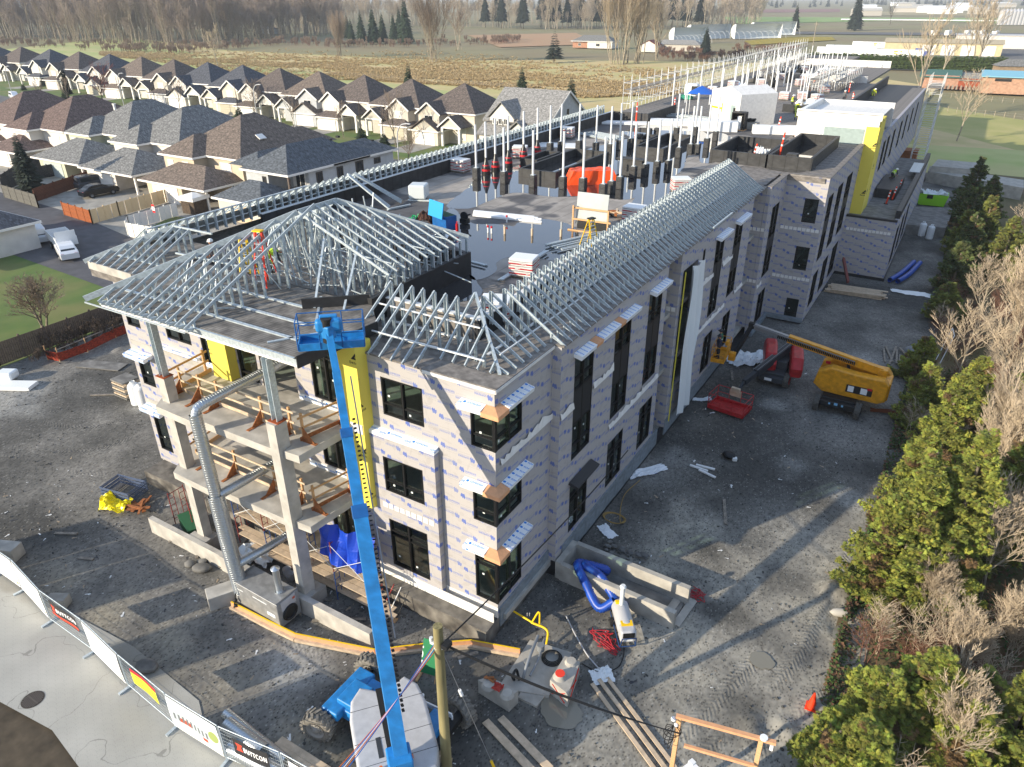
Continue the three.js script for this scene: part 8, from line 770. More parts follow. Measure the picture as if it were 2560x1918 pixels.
function person(label, p, turn, pose, top, hat, hiVis = true, group) {
const J = poses[pose]; const t = thing('person', label, 'person', p, turn, group); const base = poseGeo[pose] ??= bodyGeo(J), g = base.clone(), q = g.attributes.position, col = new Float32Array(q.count * 3), put = (i, c) => { col[i * 3] = c[0]; col[i * 3 + 1] = c[1]; col[i * 3 + 2] = c[2]; };
const skin = hex(0xb98467), tr = hex(0x2a2d36), tp = hex(top), boot = hex(0x4a3624), sl = hiVis ? hex(0x2c3038) : tp; const hd = V(...J.head), nk = V(...J.neck), hp = V(...J.hip), ch = V(...J.chest), up = nk.clone().sub(hp).normalize(), v = V();
for (let i = 0; i < q.count; i++) { v.set(q.getX(i), q.getY(i), q.getZ(i)); let c = tr; const h = v.clone().sub(hp).dot(up), dh = v.distanceTo(hd); const wl = Math.min(v.distanceTo(V(...J.wrL)), v.distanceTo(V(...J.wrR))); const el = Math.min(v.distanceTo(V(...J.elL)), v.distanceTo(V(...J.elR))); const an = Math.min(v.distanceTo(V(...J.anL)), v.distanceTo(V(...J.toL)), v.distanceTo(V(...J.anR)), v.distanceTo(V(...J.toR))); if (dh < 0.17 && v.clone().sub(nk).dot(up) > 0.01) c = skin; else if (wl < 0.14 && el > 0.13) c = skin; else if (an < 0.1) c = boot; else if (h > 0.04) c = (Math.abs(v.x) > 0.2 ? sl : tp); else if (el < 0.2) c = sl; put(i, c); }
g.setAttribute('color', new THREE.BufferAttribute(col, 3)); part('body', g, std({ vertexColors: true, roughness: 0.85 }), t);
const f = J.face, hx = J.head; const hg = []; hg.push(sph(0.135, hx[0], hx[1] + 0.075, hx[2], 1, 0.82, 1.12, 16, 8), cyl(0.15, 0.145, 0.012, hx[0], hx[1] + 0.065, hx[2] + 0.015, 18), box(0.16, 0.012, 0.09, hx[0], hx[1] + 0.07, hx[2] + 0.165)); part('hard_hat', hg, mat(hat, 0.35), t);
if (hiVis) part('vest_stripe', [beam(V(hp.x, hp.y, hp.z).lerp(ch, 0.45).add(V(-0.18, 0, 0.0)), V(hp.x, hp.y, hp.z).lerp(ch, 0.45).add(V(0.18, 0, 0.0)), 0.05, 0.33, up.clone().cross(V(1, 0, 0)))], mat(0xe8ecd0, 0.5), t);
return t;
}
person('worker in orange vest and white hard hat standing far down the roof', rp(2032, 222), 1.0, 'stand', 0xf05a1c, 0xf2f2ee); person('worker in lime vest and white hat standing beside the far posts', rp(1978, 275), 2.2, 'stand', 0xc2e238, 0xf2f2ee); person('worker in lime vest bending beside the penthouse', rp(1988, 285), 1.2, 'bend', 0xd8e83a, 0xf2f2ee); person('worker in lime vest crouching near the cables behind the penthouse', rp(1990, 300), 0.5, 'bend', 0xd8e83a, 0xf0e060); person('worker in brown clothes standing behind the far cables', rp(2018, 245), 2.5, 'stand', 0x6a5a4a, 0xe8d8a0, false); person('worker in grey with white hat near the black far curb', rp(2107, 262), 2.8, 'stand', 0x5a5c60, 0xf2f2ee, false); person('worker in lime vest kneeling on the far roof edge strip', G(2182, 240, 12.36), 0.6, 'kneel', 0xd8e83a, 0xf2f2ee); person('worker in lime vest kneeling on the lower terrace', G(2232, 445, 6.6), 2.6, 'kneel', 0xb8dc38, 0xf2f2ee);
person('worker in dark clothes and white hard hat standing in the left roof framing', [-18.7, CD - 0.7, -3.1], 0.4, 'stand', 0x3a3c44, 0xf2f2ee, false); person('worker in lime vest bending inside the canopy framing', [-14.9, CD - 0.1, -3.4], 2.6, 'bend', 0xc2e238, 0xb8b4ac);
person('worker in green striped jacket in the yellow lift basket reaching to the wall', [1.05, 2.62, -27.3], -1.4, 'stand', 0x2c6e4a, 0x20242a); person('worker in dark jacket in the yellow lift basket', [1.25, 2.62, -26.4], -1.2, 'stand', 0x23283a, 0x2a2a30, false);
M.bark = mottle(0x8d8270, 0.3, 1.2, 0.95); M.barkPale = mottle(0xb9ad96, 0.25, 1.0, 0.95); M.barkDark = mottle(0x5a4f44, 0.3, 1.2, 0.95); M.twigRed = mat(0x7a5a4c, 1); M.twigBrown = mat(0x8c7c6c, 1); M.twigPale = mat(0xb8a890, 1);
function bareTree(seed, h, o = {}) {
const r = rng(seed), T = [], W = []; const spread = o.spread ?? 0.5, depth = o.depth ?? 4, thick = o.thick ?? h * 0.013, tw = o.twig ?? 0.012;
const seg = (a, b, ra, rb, out, s) => { const d = b.clone().sub(a); const u = V(d.z, d.x, -d.y).cross(d).normalize(), v = u.clone().cross(d).normalize(); const pt = (c, rad, k) => c.clone().addScaledVector(u, Math.cos(k / s * 2 * PI) * rad).addScaledVector(v, Math.sin(k / s * 2 * PI) * rad); for (let k = 0; k < s; k++) { const p = pt(a, ra, k), q = pt(a, ra, k + 1), m = pt(b, rb, k + 1), n = pt(b, rb, k); out.push([p, q, m], [p, m, n]); } };
const grow = (p, d, len, rad, lev) => { const n = lev === 0 ? 5 : 2; let q = p; for (let i = 0; i < n; i++) { const e = q.clone().addScaledVector(d, len / n); e.x += (r() - 0.5) * len * 0.06; e.z += (r() - 0.5) * len * 0.06; const r0 = rad * (1 - i / n * 0.5), r1 = rad * (1 - (i + 1) / n * 0.5); seg(q, e, r0, r1, lev < 2 ? T : W, lev < 2 ? 5 : 3); q = e; if (lev < depth && (lev > 0 || i >= (o.clear ?? 1))) { const k = lev === 0 ? 3 : lev < depth - 1 ? 2 : 2; for (let j = 0; j < k; j++) { const a = r() * 2 * PI, ax = V(Math.cos(a), 0, Math.sin(a)); const nd = d.clone().multiplyScalar(1 - spread * 0.5).addScaledVector(ax, spread * (0.7 + 0.5 * r())).add(V(0, o.up ?? 0.12, 0)).normalize(); grow(q, nd, len * (lev === 0 ? 0.42 : 0.55) * (0.7 + 0.5 * r()) * (lev === 0 ? (1.15 - 0.12 * i) : 1), Math.max(tw, r1 * 0.55), lev + 1); } } } if (lev < depth && lev > 0) grow(q, d.clone().add(V((r() - 0.5) * 0.5, 0.1, (r() - 0.5) * 0.5)).normalize(), len * 0.55, Math.max(tw, rad * 0.45), lev + 1); };
const stems = o.stems ?? 1; for (let s = 0; s < stems; s++) { const a = r() * 2 * PI; grow(V(stems > 1 ? (r() - 0.5) * 0.12 * h * (o.clump ?? 1) : 0, 0, stems > 1 ? (r() - 0.5) * 0.12 * h * (o.clump ?? 1) : 0), V(Math.cos(a) * (stems > 1 ? 0.16 : 0.05), 1, Math.sin(a) * (stems > 1 ? 0.16 : 0.05)).normalize(), h * (o.stem ?? 0.8) * (0.75 + 0.3 * r()), thick, 0); }
return [polyGeo(T), polyGeo(W)];
}
function bare(name, label, p, geos, m, m2, turn, s = 1, group) { const t = thing(name, label, 'tree', p, turn, group); t.scale.setScalar(s); part('trunk', geos[0], m, t); part('twigs', geos[1], m2, t); return t; }
function conifer(seed, h, rad, o = {}) { const r = rng(seed), tr = []; const layers = Math.round(h * (o.dens ?? 3.2)); for (let i = 0; i < layers; i++) { const u = i / layers, y = h * (o.base ?? 0.06) + u * h * (0.96 - (o.base ?? 0.06)), R = rad * Math.pow(1 - u, o.pow ?? 0.85) * (0.82 + 0.36 * r()); const n = Math.max(6, Math.round((o.n ?? 13) * (0.35 + (1 - u)))); for (let k = 0; k < n; k++) { const a = r() * 2 * PI, L = R * (0.6 + 0.5 * r()) + 0.12, w = L * 0.34 + 0.06, d = V(Math.cos(a), 0, Math.sin(a)), s = V(-d.z, 0, d.x), b = d.clone().multiplyScalar(L * 0.08).setY(y), dr = o.droop ?? 0.3, m = d.clone().multiplyScalar(L * 0.55).setY(y - L * dr * 0.25 + 0.1 * L), e = d.clone().multiplyScalar(L).setY(y - L * dr * (0.7 + 0.6 * r())); const c1 = m.clone().addScaledVector(s, w * (0.7 + 0.6 * r())), c2 = m.clone().addScaledVector(s, -w * (0.7 + 0.6 * r())); c1.y -= w * 0.4; c2.y -= w * 0.4; tr.push([b, c1, m], [m, c1, e], [b, m, c2], [m, e, c2]); } } return polyGeo(tr); }
M.fir = mottle(0x33482f, 0.4, 3, 1, {}, 7); M.firDark = mottle(0x26352a, 0.4, 3, 1, {}, 7); M.cedarFar = mottle(0x5a7030, 0.35, 2, 1, {}, 7);
function fir(label, p, geo, m, s = 1, turn = 0, group, th = 0.22) { const t = thing('conifer_tree', label, 'tree', p, turn, group); t.scale.setScalar(s); part('trunk', flat(new THREE.CylinderGeometry(0.05, th, 6, 7)).translate(0, 3, 0), M.barkDark, t); part('crown', geo, m, t); return t; }
const cA = conifer(11, 10, 2.3, { n: 20, dens: 4.5, droop: 0.05, pow: 0.75 }), cB = conifer(12, 20, 4.4, { n: 15, dens: 2.6 }), cC = conifer(13, 24, 4.2, { n: 13, base: 0.2, dens: 2.2 }), cD = conifer(14, 13.5, 4.6, { n: 9, dens: 1.3, droop: 0.1, base: 0.14 });
[[[1025, 255], 'cone shaped evergreen behind the front row at the brown roofed house', 1.0], [[1305, 266], 'cone shaped evergreen behind the pale grey gable house', 0.98], [[1425, 332], 'large cone shaped evergreen beside the pale grey gable house', 1.13]].forEach(([q, l, s], i) => fir(l, G(...q), cA, M.fir, s, i));
fir('lone open branched conifer in the brown field', G(1385, 157), cD, M.firDark, 1, 1); fir('dark blue spruce beside the greenhouses', G(1762, 135), conifer(15, 13, 3.4, { n: 18, dens: 3.4 }), M.firDark, 1, 0); fir('tall dark fir on the far green field by the road', G(1985, 78), cB, M.firDark, 1.05, 0); fir('broad dark fir beyond the truck yard', G(2135, 75), cB, M.firDark, 1.6, 2); fir('dark fir at the left picture edge in front of red roofed house', [-98, 0, -33.5], cA, M.firDark, 0.9, 1);
[[880, 110], [905, 105], [935, 108], [958, 106], [985, 100], [1015, 108], [870, 95], [1000, 95]].forEach(([x, y], i) => fir('dark evergreen in the dense clump at the edge of the field', G(x, y), cB, M.fir, [0.75, 0.95, 1.1, 0.9, 0.85, 1.35, 0.8, 1.0][i], i, 'evergreen clump at the field edge'));
for (let i = 0; i < 26; i++) { const r = rng(300 + i); const x = i < 5 ? 660 + i * 30 + r() * 20 : 1200 + (i - 5) * 27 + r() * 22, y = i < 5 ? 42 + r() * 15 : 66 + r() * 6; fir('tall dark conifer in the distant tree belt', G(x, y), cC, M.firDark, 1.1 + 0.7 * r(), r() * 6, 'conifers in the distant tree belt'); }
const bt = [bareTree(21, 12, { depth: 3, twig: 0.03 }), bareTree(22, 14, { depth: 3, twig: 0.03, spread: 0.4 }), bareTree(23, 16, { depth: 3, twig: 0.035, spread: 0.42, stems: 3 }), bareTree(24, 5.5, { depth: 3, twig: 0.014, spread: 0.62, stems: 2 })];
const clump = bareTree(31, 30, { stems: 13, depth: 3, spread: 0.3, twig: 0.035, thick: 0.22, clump: 1.9, stem: 0.85, clear: 1 }), clump2 = bareTree(32, 21, { stems: 11, depth: 3, spread: 0.3, twig: 0.03, thick: 0.16, clump: 1.5, stem: 0.85 });
bare('bare_tree', 'broad clump of tall bare pale trunks behind the brick cottage', G(1545, 160), clump, M.barkPale, M.twigPale, 0.4); bare('bare_tree', 'second clump of tall bare trunks beside the brick cottage', G(1590, 158), clump, M.barkPale, M.twigPale, 2.4, 0.92); bare('bare_tree', 'clump of bare pale trunks standing alone in the brown field', G(1085, 155), clump2, M.barkPale, M.twigBrown, 0.5); bare('bare_tree', 'clump of bare grey trunks left of the evergreen clump', G(848, 140), clump2, M.bark, M.twigBrown, 1.5, 0.7); bare('bare_tree', 'thin pale birch standing in the green strip behind the front row', G(545, 172), bt[1], M.barkPale, M.twigPale, 0, 1.15); bare('bare_tree', 'slim bare tree beside the right trunk clump', G(1150, 125), bt[2], M.barkPale, M.twigBrown, 1, 1.2); bare('bare_tree', 'slim bare tree near the red roofed barn', G(1640, 150), bt[2], M.barkPale, M.twigPale, 2, 1.5);
[[990, 368, 9.5, 'tall bare street tree in front of the stone gabled house', 0], [860, 345, 7, 'bare street tree at the end of a driveway', 1], [735, 325, 7, 'small bare street tree on the green lawn', 2], [640, 300, 7.5, 'bare street tree before the double gabled house', 3], [450, 280, 8, 'bare street tree behind the grey roofs', 0], [105, 270, 7.5, 'bare street tree near the white parked cars', 1], [175, 265, 7, 'bare tree by the green lawn up the street', 2], [1020, 415, 5.5, 'wide bare shrub by the street lamp', 3]].forEach(([x, y, h, l, v], i) => bare('street_tree', l, G(x, y), v === 3 ? bt[3] : bt[v % 2], M.bark, M.twigBrown, i, h / [12, 14, 16, 5.5][v === 3 ? 3 : v % 2]));
bare('street_tree', 'bushy red leaved tree beside the red car', G(258, 270), bt[3], M.barkDark, mat(0x7c4a40, 1), 1, 1.7); bare('garden_tree', 'wide leafless garden tree beside the left fence', G(120, 832), bareTree(41, 6.3, { stems: 3, depth: 4, spread: 0.66, twig: 0.012, thick: 0.1, stem: 0.55, up: 0.05 }), M.bark, mat(0x8a7a68, 1), 0.3, 1.12);
[[2290, 300, 24, 'tall pale bare birch beyond the far scaffold', 1], [2440, 172, 24, 'tall pale bare birch among the yard sheds', 2], [2410, 176, 21, 'second pale bare birch among the yard sheds', 1], [2392, 352, 12, 'bare young tree in the green field at right', 0], [2345, 215, 17, 'slim pale bare tree at the field hedge', 1], [2225, 62, 20, 'dark bare tree on the far road', 0]].forEach(([x, y, h, l, v], i) => bare('bare_tree', l, G(x, y), bt[v], i === 5 ? M.barkDark : M.barkPale, i === 5 ? M.barkDark : M.twigPale, i, h / [12, 14, 16][v]));
function wood(name, label, n, place, geos, m, m2, sMin, sMax, seed) { geos.forEach((g, k) => [0, 1].forEach(q => { const im = new THREE.InstancedMesh(g[q], q ? m2 : m, Math.ceil(n / geos.length)), r = rng(seed + k), mm = new THREE.Matrix4(); for (let i = 0; i < im.count; i++) { const p = place(r), s = sMin + (sMax - sMin) * r(); mm.makeRotationY(r() * 6.28); mm.scale(V(s, s * (0.9 + 0.3 * r()), s)); mm.setPosition(p.x, -0.1, p.z); im.setMatrixAt(i, mm); } im.name = numbered(name); im.userData = { kind: 'stuff', label, category: 'woodland' }; shade(im); scene.add(im); })); }
const wt = [bareTree(51, 16, { depth: 3, twig: 0.045, spread: 0.36, thick: 0.24, clear: 2 }), bareTree(52, 18, { depth: 3, twig: 0.045, spread: 0.32, thick: 0.24, stems: 2, clear: 2 }), bareTree(53, 14, { depth: 3, twig: 0.045, spread: 0.48, stems: 2, thick: 0.16 })];
const band2 = (pts) => (r) => { const u = r(), v = r(); const k = u * (pts.length - 1), i = Math.min(pts.length - 2, Math.floor(k)), f = k - i; const x = pts[i][0] + (pts[i + 1][0] - pts[i][0]) * f, yb = pts[i][1] + (pts[i + 1][1] - pts[i][1]) * f, yt = pts[i][2] + (pts[i + 1][2] - pts[i][2]) * f; return G(x, yt + (yb - yt) * Math.sqrt(v)); };
wood('woodland', 'bare winter woodland behind the house rows', 760, band2([[-150, 100, 40], [0, 98, 40], [200, 108, 45], [400, 112, 45], [560, 112, 50], [700, 98, 45], [860, 85, 40]]), wt, mottle(0xa89c88, 0.3, 1.2, 1), mat(0x94867a, 1), 0.9, 1.7, 400);
wood('woodland', 'pale bare tree belt at the far side of the brown field', 420, band2([[700, 70, 30], [900, 62, 28], [1100, 68, 30], [1300, 72, 34], [1500, 76, 36], [1750, 74, 40], [1900, 62, 36]]), wt, M.barkPale, mat(0xa39684, 1), 0.8, 1.6, 420);
wood('woodland', 'low distant tree line along the horizon', 220, band2([[300, 22, 8], [900, 24, 8], [1500, 30, 10], [2200, 14, 6], [2600, 14, 4]]), [conifer(61, 14, 4, { n: 8, dens: 1 }), conifer(62, 18, 4, { n: 7, dens: 1 })].map(g => [g, g]), M.firDark, M.firDark, 0.9, 1.6, 440);
const bush = bareTree(71, 2.4, { stems: 5, depth: 2, spread: 0.5, twig: 0.03, thick: 0.045, clump: 4, stem: 0.8, clear: 1, up: 0.3 });
wood('thicket', 'reddish bare thicket along the edge of the woods', 420, band2([[0, 115, 98], [250, 128, 108], [430, 135, 112], [560, 124, 108], [720, 112, 98], [860, 120, 100], [1160, 115, 100], [1300, 105, 95]]), [bush], M.twigRed, M.twigBrown, 0.5, 1.5, 460);
wood('thicket', 'brown scrub bushes at the field edges', 150, band2([[1640, 150, 120], [1760, 155, 125], [1900, 145, 118], [2000, 140, 120]]), [bush], M.twigBrown, M.twigRed, 0.7, 1.3, 480);
{ const r = rng(500), tr = []; for (let i = 0; i < 14; i++) { const a = r() * 6.28, d = V(Math.cos(a), 0, Math.sin(a)), s = V(-d.z, 0, d.x).multiplyScalar(0.12); const p = d.clone().multiplyScalar(0.1 + 0.2 * r()), e = d.clone().multiplyScalar(0.5 + 0.5 * r()).setY(0.3 + 0.4 * r()); tr.push([p.clone().add(s), p.clone().sub(s), e]); } const im = new THREE.InstancedMesh(polyGeo(tr), mottle(0xd6bc8c, 0.3, 3, 1), 16000), m = new THREE.Matrix4(); const pl = band2([[250, 138, 128], [480, 165, 128], [700, 200, 122], [900, 200, 128], [1150, 215, 120], [1400, 248, 150], [1700, 235, 165]]); let k = 0; while (k < 16000) { const p = pl(r); if (fbm(p.x * 0.05, p.z * 0.09, 3) < -0.12 && r() < 0.85) continue; const s = 0.5 + 0.9 * r(); m.makeRotationY(r() * 6); m.scale(V(s, s, s)); m.setPosition(p.x, -0.1, p.z); im.setMatrixAt(k++, m); } im.name = 'field_grass'; im.userData = { kind: 'stuff', label: 'tan tussock grass covering the rough field', category: 'grass' }; shade(im); scene.add(im); }
const spray = (() => { const r = rng(600), tr = []; for (let k = 0; k < 7; k++) { const a = (k - 3) * 0.36, L = 0.2 + 0.06 * r() - Math.abs(k - 3) * 0.022, w = 0.026; const d = V(Math.sin(a), 0.1 * (r() - 0.5) - 0.12 * Math.abs(a), Math.cos(a)), s = V(d.z, 0, -d.x); const m = d.clone().multiplyScalar(L * 0.55), e = d.clone().multiplyScalar(L).add(V(0, -0.03, 0)); tr.push([V(0, 0, 0), m.clone().addScaledVector(s, w), e], [V(0, 0, 0), e, m.clone().addScaledVector(s, -w)]); const t = d.clone().multiplyScalar(L * 0.4); tr.push([t, t.clone().addScaledVector(s, 0.07).addScaledVector(d, 0.05), t.clone().addScaledVector(d, 0.04)], [t, t.clone().addScaledVector(d, 0.04), t.clone().addScaledVector(s, -0.07).addScaledVector(d, 0.05)]); } return polyGeo(tr); })();
M.cedarLeaf = new THREE.MeshPhysicalMaterial({ color: 0xffffff, roughness: 0.9, transmission: 0.28, thickness: 0, side: THREE.DoubleSide });
function cedar(label, p, h, rad, seed, n, tint = [0.16, 0.25, 0.03], size = 1) {
const t = thing('cedar_tree', label, 'tree', p, 0); part('trunk', flat(new THREE.CylinderGeometry(0.04, 0.16, h * 0.95, 8)).translate(0, h * 0.47, 0), M.bark, t);
const im = new THREE.InstancedMesh(spray, M.cedarLeaf, n), r = rng(seed), m = new THREE.Matrix4(), c = new THREE.Color(), q = new THREE.Quaternion(), eu = new THREE.Euler(); const nb = Math.round(h * 30), per = n / nb; let i = 0; for (let b = 0; b < nb && i < n; b++) { const u = Math.pow(r(), 1.15), y0 = 0.03 * h + u * h * 0.92, a = r() * 6.283, R = rad * (1.04 - Math.pow(u, 1.5)) * (0.5 + 0.75 * r()) * (1 + 0.45 * fbm(Math.cos(a) * 1.5 + seed, y0 * 0.8 + Math.sin(a), 2)) + 0.15, tone = 0.62 + 0.65 * r(), dead = r() < 0.05; const cnt = Math.ceil(per * (0.4 + R / rad)); for (let k = 0; k < cnt && i < n; k++, i++) { const f = 0.3 + 0.75 * r(), w = 0.1 + 0.26 * (1 - Math.abs(f - 0.6)), aa = a + (r() - 0.5) * w * 1.6 / Math.max(0.5, R), x = Math.cos(aa) * R * f + (r() - 0.5) * 0.14, z = Math.sin(aa) * R * f + (r() - 0.5) * 0.14, y = y0 + R * (0.22 * f * f - 0.12 * f) + (r() - 0.5) * (0.1 + 0.4 * w) - (r() < 0.4 ? 0.16 * r() : 0); eu.set(-0.25 + (r() - 0.5) * 1.2, PI / 2 - a + (r() - 0.5) * 1.5, (r() - 0.5) * 1.9, 'YXZ'); q.setFromEuler(eu); const s = size * (0.6 + 0.8 * r()); m.compose(V(x, Math.max(0.1, y), z), q, V(s, s, s)); im.setMatrixAt(i, m); const kk = (0.75 + 0.5 * r()) * tone; im.setColorAt(i, dead || r() < 0.02 ? c.setRGB(0.24, 0.15, 0.06) : c.setRGB(tint[0] * kk * (0.85 + 0.35 * r()), tint[1] * kk, tint[2] * kk)); } } im.count = i;
im.name = 'crown'; im.userData.kind = 'stuff'; shade(im); t.add(im); return t;
}
const ced = [[2225, 1500, 8.6, 1.7, 9000, 'tall bright green cedar beside the shaded yard where the shadow ends'], [2330, 1490, 9.4, 1.8, 9000, 'tallest bright cedar behind the one by the shadow edge'], [2250, 1330, 6.5, 1.5, 5000, 'cedar between yellow lift and the tallest cedars'], [2330, 1180, 6.8, 1.6, 5000, 'cedar opposite the rusty bars'], [2290, 1060, 4.6, 1.3, 3500, 'short cedar beside the rusty bars'], [2400, 1080, 5.6, 1.5, 4000, 'cedar behind short cedar near the lumps'], [2160, 1890, 4.6, 1.6, 8000, 'round cedar beside the traffic cone'], [2270, 1880, 5.4, 1.7, 9000, 'bright cedar behind the cone with bare twigs in front'], [2120, 1990, 4.0, 1.5, 7000, 'low cedar at the lower picture edge by the cone'], [2370, 1960, 4.2, 1.2, 5000, 'slim cedar deeper in the brush at the lower edge'], [2480, 1930, 5.0, 1.4, 6000, 'cedar deep in the brush at lower right corner'], [2560, 1960, 5.2, 1.5, 5000, 'cedar at the lower right picture corner'], [2560, 1080, 6.6, 1.6, 5000, 'bright cedar at the right edge beyond the lumps'], [2460, 1400, 7.5, 1.5, 5000, 'cedar behind the tallest one leaning to the brush'], [2290, 950, 3.6, 1.2, 2600, 'small cedar beside the leaning boards'], [2420, 1830, 3.4, 1.2, 4000, 'small cedar in the brush above the slim one'], [2060, 1960, 3.0, 1.2, 4000, 'lowest cedar spilling over the yard edge']];
ced.forEach(([x, y, h, rad, n, l], i) => cedar(l, G(x, y), h, rad, 700 + i, Math.round(n * 3.4), [0.3, 0.34, 0.05], 0.62));
[[2350, 800, 4], [2375, 730, 5], [2400, 690, 5.5], [2395, 640, 5.5], [2410, 600, 5.8], [2400, 560, 5.5], [2440, 640, 6.6], [2420, 520, 5.8], [2455, 560, 6.4], [2490, 700, 6], [2560, 640, 6.5]].forEach(([x, y, h], i) => cedar('cedar in the far part of the hedge along the alley', G(x, y), h * (0.85 + 0.4 * ((i * 7) % 5) / 5), 1.6, 740 + i, 4200, i % 3 ? [0.13, 0.17, 0.04] : [0.22, 0.25, 0.045], 1.15).userData.group = 'far hedge cedars');
const sap = [bareTree(81, 6, { depth: 4, spread: 0.5, twig: 0.01, thick: 0.06, clear: 1 }), bareTree(82, 5, { stems: 4, depth: 4, spread: 0.42, twig: 0.009, thick: 0.035, clump: 1.2 }), bareTree(83, 3.0, { stems: 5, depth: 2, spread: 0.7, twig: 0.009, thick: 0.02, clump: 2.4, clear: 1, up: 0 })];
[[2445, 1510, 6.5, 0, 'pale leafless sapling leaning over the brush beside the tallest cedar'], [2500, 1300, 7, 1, 'pale leafless shrub cluster at the right edge above the ivy'], [2380, 980, 7, 0, 'pale bare sapling behind the grey lump'], [2520, 900, 8, 1, 'bare pale tree at the right edge beside the far cedars'], [2540, 700, 7.5, 0, 'bare pale tree beside the far hedge'], [2470, 1180, 6, 1, 'bare brown shrub cluster between bright cedars'], [2350, 1640, 3.6, 0, 'thin bare stem rising over the ivy'], [2520, 1680, 4, 1, 'thin bare stems near lower right cedars'], [2420, 1250, 5.5, 0, 'leaning bare sapling between the tall cedars and the brush'], [2540, 1480, 6, 1, 'grey bare shrub at the right edge behind the ivy'], [2300, 1560, 3.4, 1, 'low bare shrub at the foot of the tallest cedar'], [2440, 820, 6.5, 0, 'bare sapling by the mesh panel'], [2500, 1020, 9, 0, 'tall thin bare tree at right edge above the bright cedars'], [2550, 820, 9.5, 0, 'tall thin bare tree beside the far hedge corner'], [2380, 1700, 3.2, 1, 'low bare canes beside the round cedar'], [2330, 1940, 4.4, 1, 'pinkish bare shrub in front of lower cedars']].forEach(([x, y, h, v, l], i) => bare('bare_sapling', l, G(x, y), sap[v], M.barkPale, M.twigPale, i * 1.3, h / [6, 5, 3.2][v]));
wood('bramble', 'tangle of bare brown brambles filling the strip beyond the yard', 300, (r) => V(14 + 11 * Math.pow(r(), 0.8), 0, 6 - 62 * r()), [sap[2]], mat(0x6e4a3c, 1), mat(0x7d5a48, 1), 0.4, 0.85, 900);
wood('bramble', 'pale dry canes arching through the brush', 90, (r) => V(13.6 + 9 * r(), 0, 4 - 52 * r()), [sap[2]], M.twigPale, M.twigPale, 0.5, 0.9, 920);
{ const r = rng(950), n = 42000, leaf = polyGeo([[V(0, 0, 0), V(0.06, 0.01, 0.05), V(0, 0, 0.12)], [V(0, 0, 0), V(0, 0, 0.12), V(-0.06, 0.01, 0.05)]]), im = new THREE.InstancedMesh(leaf, M.cedarLeaf, n), m = new THREE.Matrix4(), q = new THREE.Quaternion(), c = new THREE.Color(); let k = 0; while (k < n) { const x = 12.8 + 12 * r() * r(), z = 8 - 46 * r(); const f = fbm(x * 0.5, z * 0.5, 3); if (f < -0.05 && r() < 0.8) continue; const y = (0.1 + 0.9 * r()) * clamp(0.35 + f + (x - 12.8) * 0.06, 0.05, 0.9); q.setFromEuler(new THREE.Euler((r() - 0.5) * 1.6, r() * 6.3, (r() - 0.5) * 1.6)); const s = 0.7 + 0.8 * r(); m.compose(V(x, y, z), q, V(s, s, s)); im.setMatrixAt(k, m); const g = r(); im.setColorAt(k, g < 0.6 ? c.setRGB(0.045 + 0.03 * r(), 0.085 + 0.05 * r(), 0.02) : c.setRGB(0.12 + 0.06 * r(), 0.08, 0.04)); k++; } im.name = 'ground_ivy'; im.userData = { kind: 'stuff', label: 'low green ivy and dry leaves under the hedge', category: 'ground cover' }; shade(im); scene.add(im); }
{ const r = rng(960), im = new THREE.InstancedMesh(bush[1], mat(0x4a4038, 1), 34), m = new THREE.Matrix4(); for (let i = 0; i < 34; i++) { const s = 0.35 + 0.35 * r(); m.makeRotationY(r() * 6); m.scale(V(s, s, s)); const z = -15 + 11 * (i / 34); m.setPosition(-45.6 + 2.2 * r(), 0, z); im.setMatrixAt(i, m); } im.name = 'thicket_row'; im.userData = { kind: 'stuff', label: 'dark dry weeds along the left fence', category: 'weeds' }; shade(im); scene.add(im); }
{ const r = rng(970); [[60, 225], [110, 215], [175, 235], [300, 245], [165, 250], [345, 262], [390, 265], [690, 330], [745, 335], [905, 355], [960, 362], [520, 290], [600, 300]].forEach(([x, y], i) => fir('small clipped evergreen shrub in a front garden across the street', G(x, y), conifer(972, 2.2, 1.1, { n: 16, dens: 6, droop: 0, pow: 0.45, base: 0.02 }), M.fir, 0.7 + r() * 0.6, i, 'front garden shrubs', 0.05)); fir('dark columnar cypress in a front garden', G(172, 240), conifer(973, 7, 1.0, { n: 18, dens: 6, droop: -0.6, pow: 0.35 }), M.firDark, 1, 0, undefined, 0.1); }
const strip = (name, px, y, c, c2, size = 40) => S(name, px, y, std({ map: grassTex(c, c2, c, size), roughness: 1 }));
strip('field', [[1700, 165], [2560, 300], [2700, 420], [2560, 430], [2250, 360], [2000, 260], [1760, 200]], -0.09, 0x9a9a58, 0xbcae78, 34);
strip('field', [[2240, 300], [2560, 380], [2700, 440], [2600, 480], [2330, 400]], -0.085, 0xc9b284, 0xa8a266, 26);
strip('field', [[1850, 60], [2300, 50], [2560, 62], [2560, 45], [1800, 42]], -0.2, 0x7f9a58, 0x93a860, 120); strip('field', [[1800, 32], [2100, 30], [2100, 22], [1800, 24]], -0.19, 0x8c6660, 0x7d5a54, 90); strip('field', [[2150, 38], [2560, 40], [2560, 30], [2150, 29]], -0.18, 0xa89a74, 0x98906a, 120); strip('field', [[900, 30], [1500, 30], [1500, 18], [900, 18]], -0.18, 0x9a9a80, 0xa0a088, 150); strip('field', [[1250, 118], [1500, 110], [1440, 82], [1170, 88]], -0.15, 0xb08a68, 0xa98f6c, 40);
strip('nursery', [[1880, 112], [2090, 100], [2080, 92], [1970, 92], [1860, 102]], -0.1, 0xa8902c, 0x7d7a26, 18); strip('nursery', [[2330, 105], [2480, 112], [2480, 96], [2330, 95]], -0.1, 0x9a8c38, 0x80802e, 18);
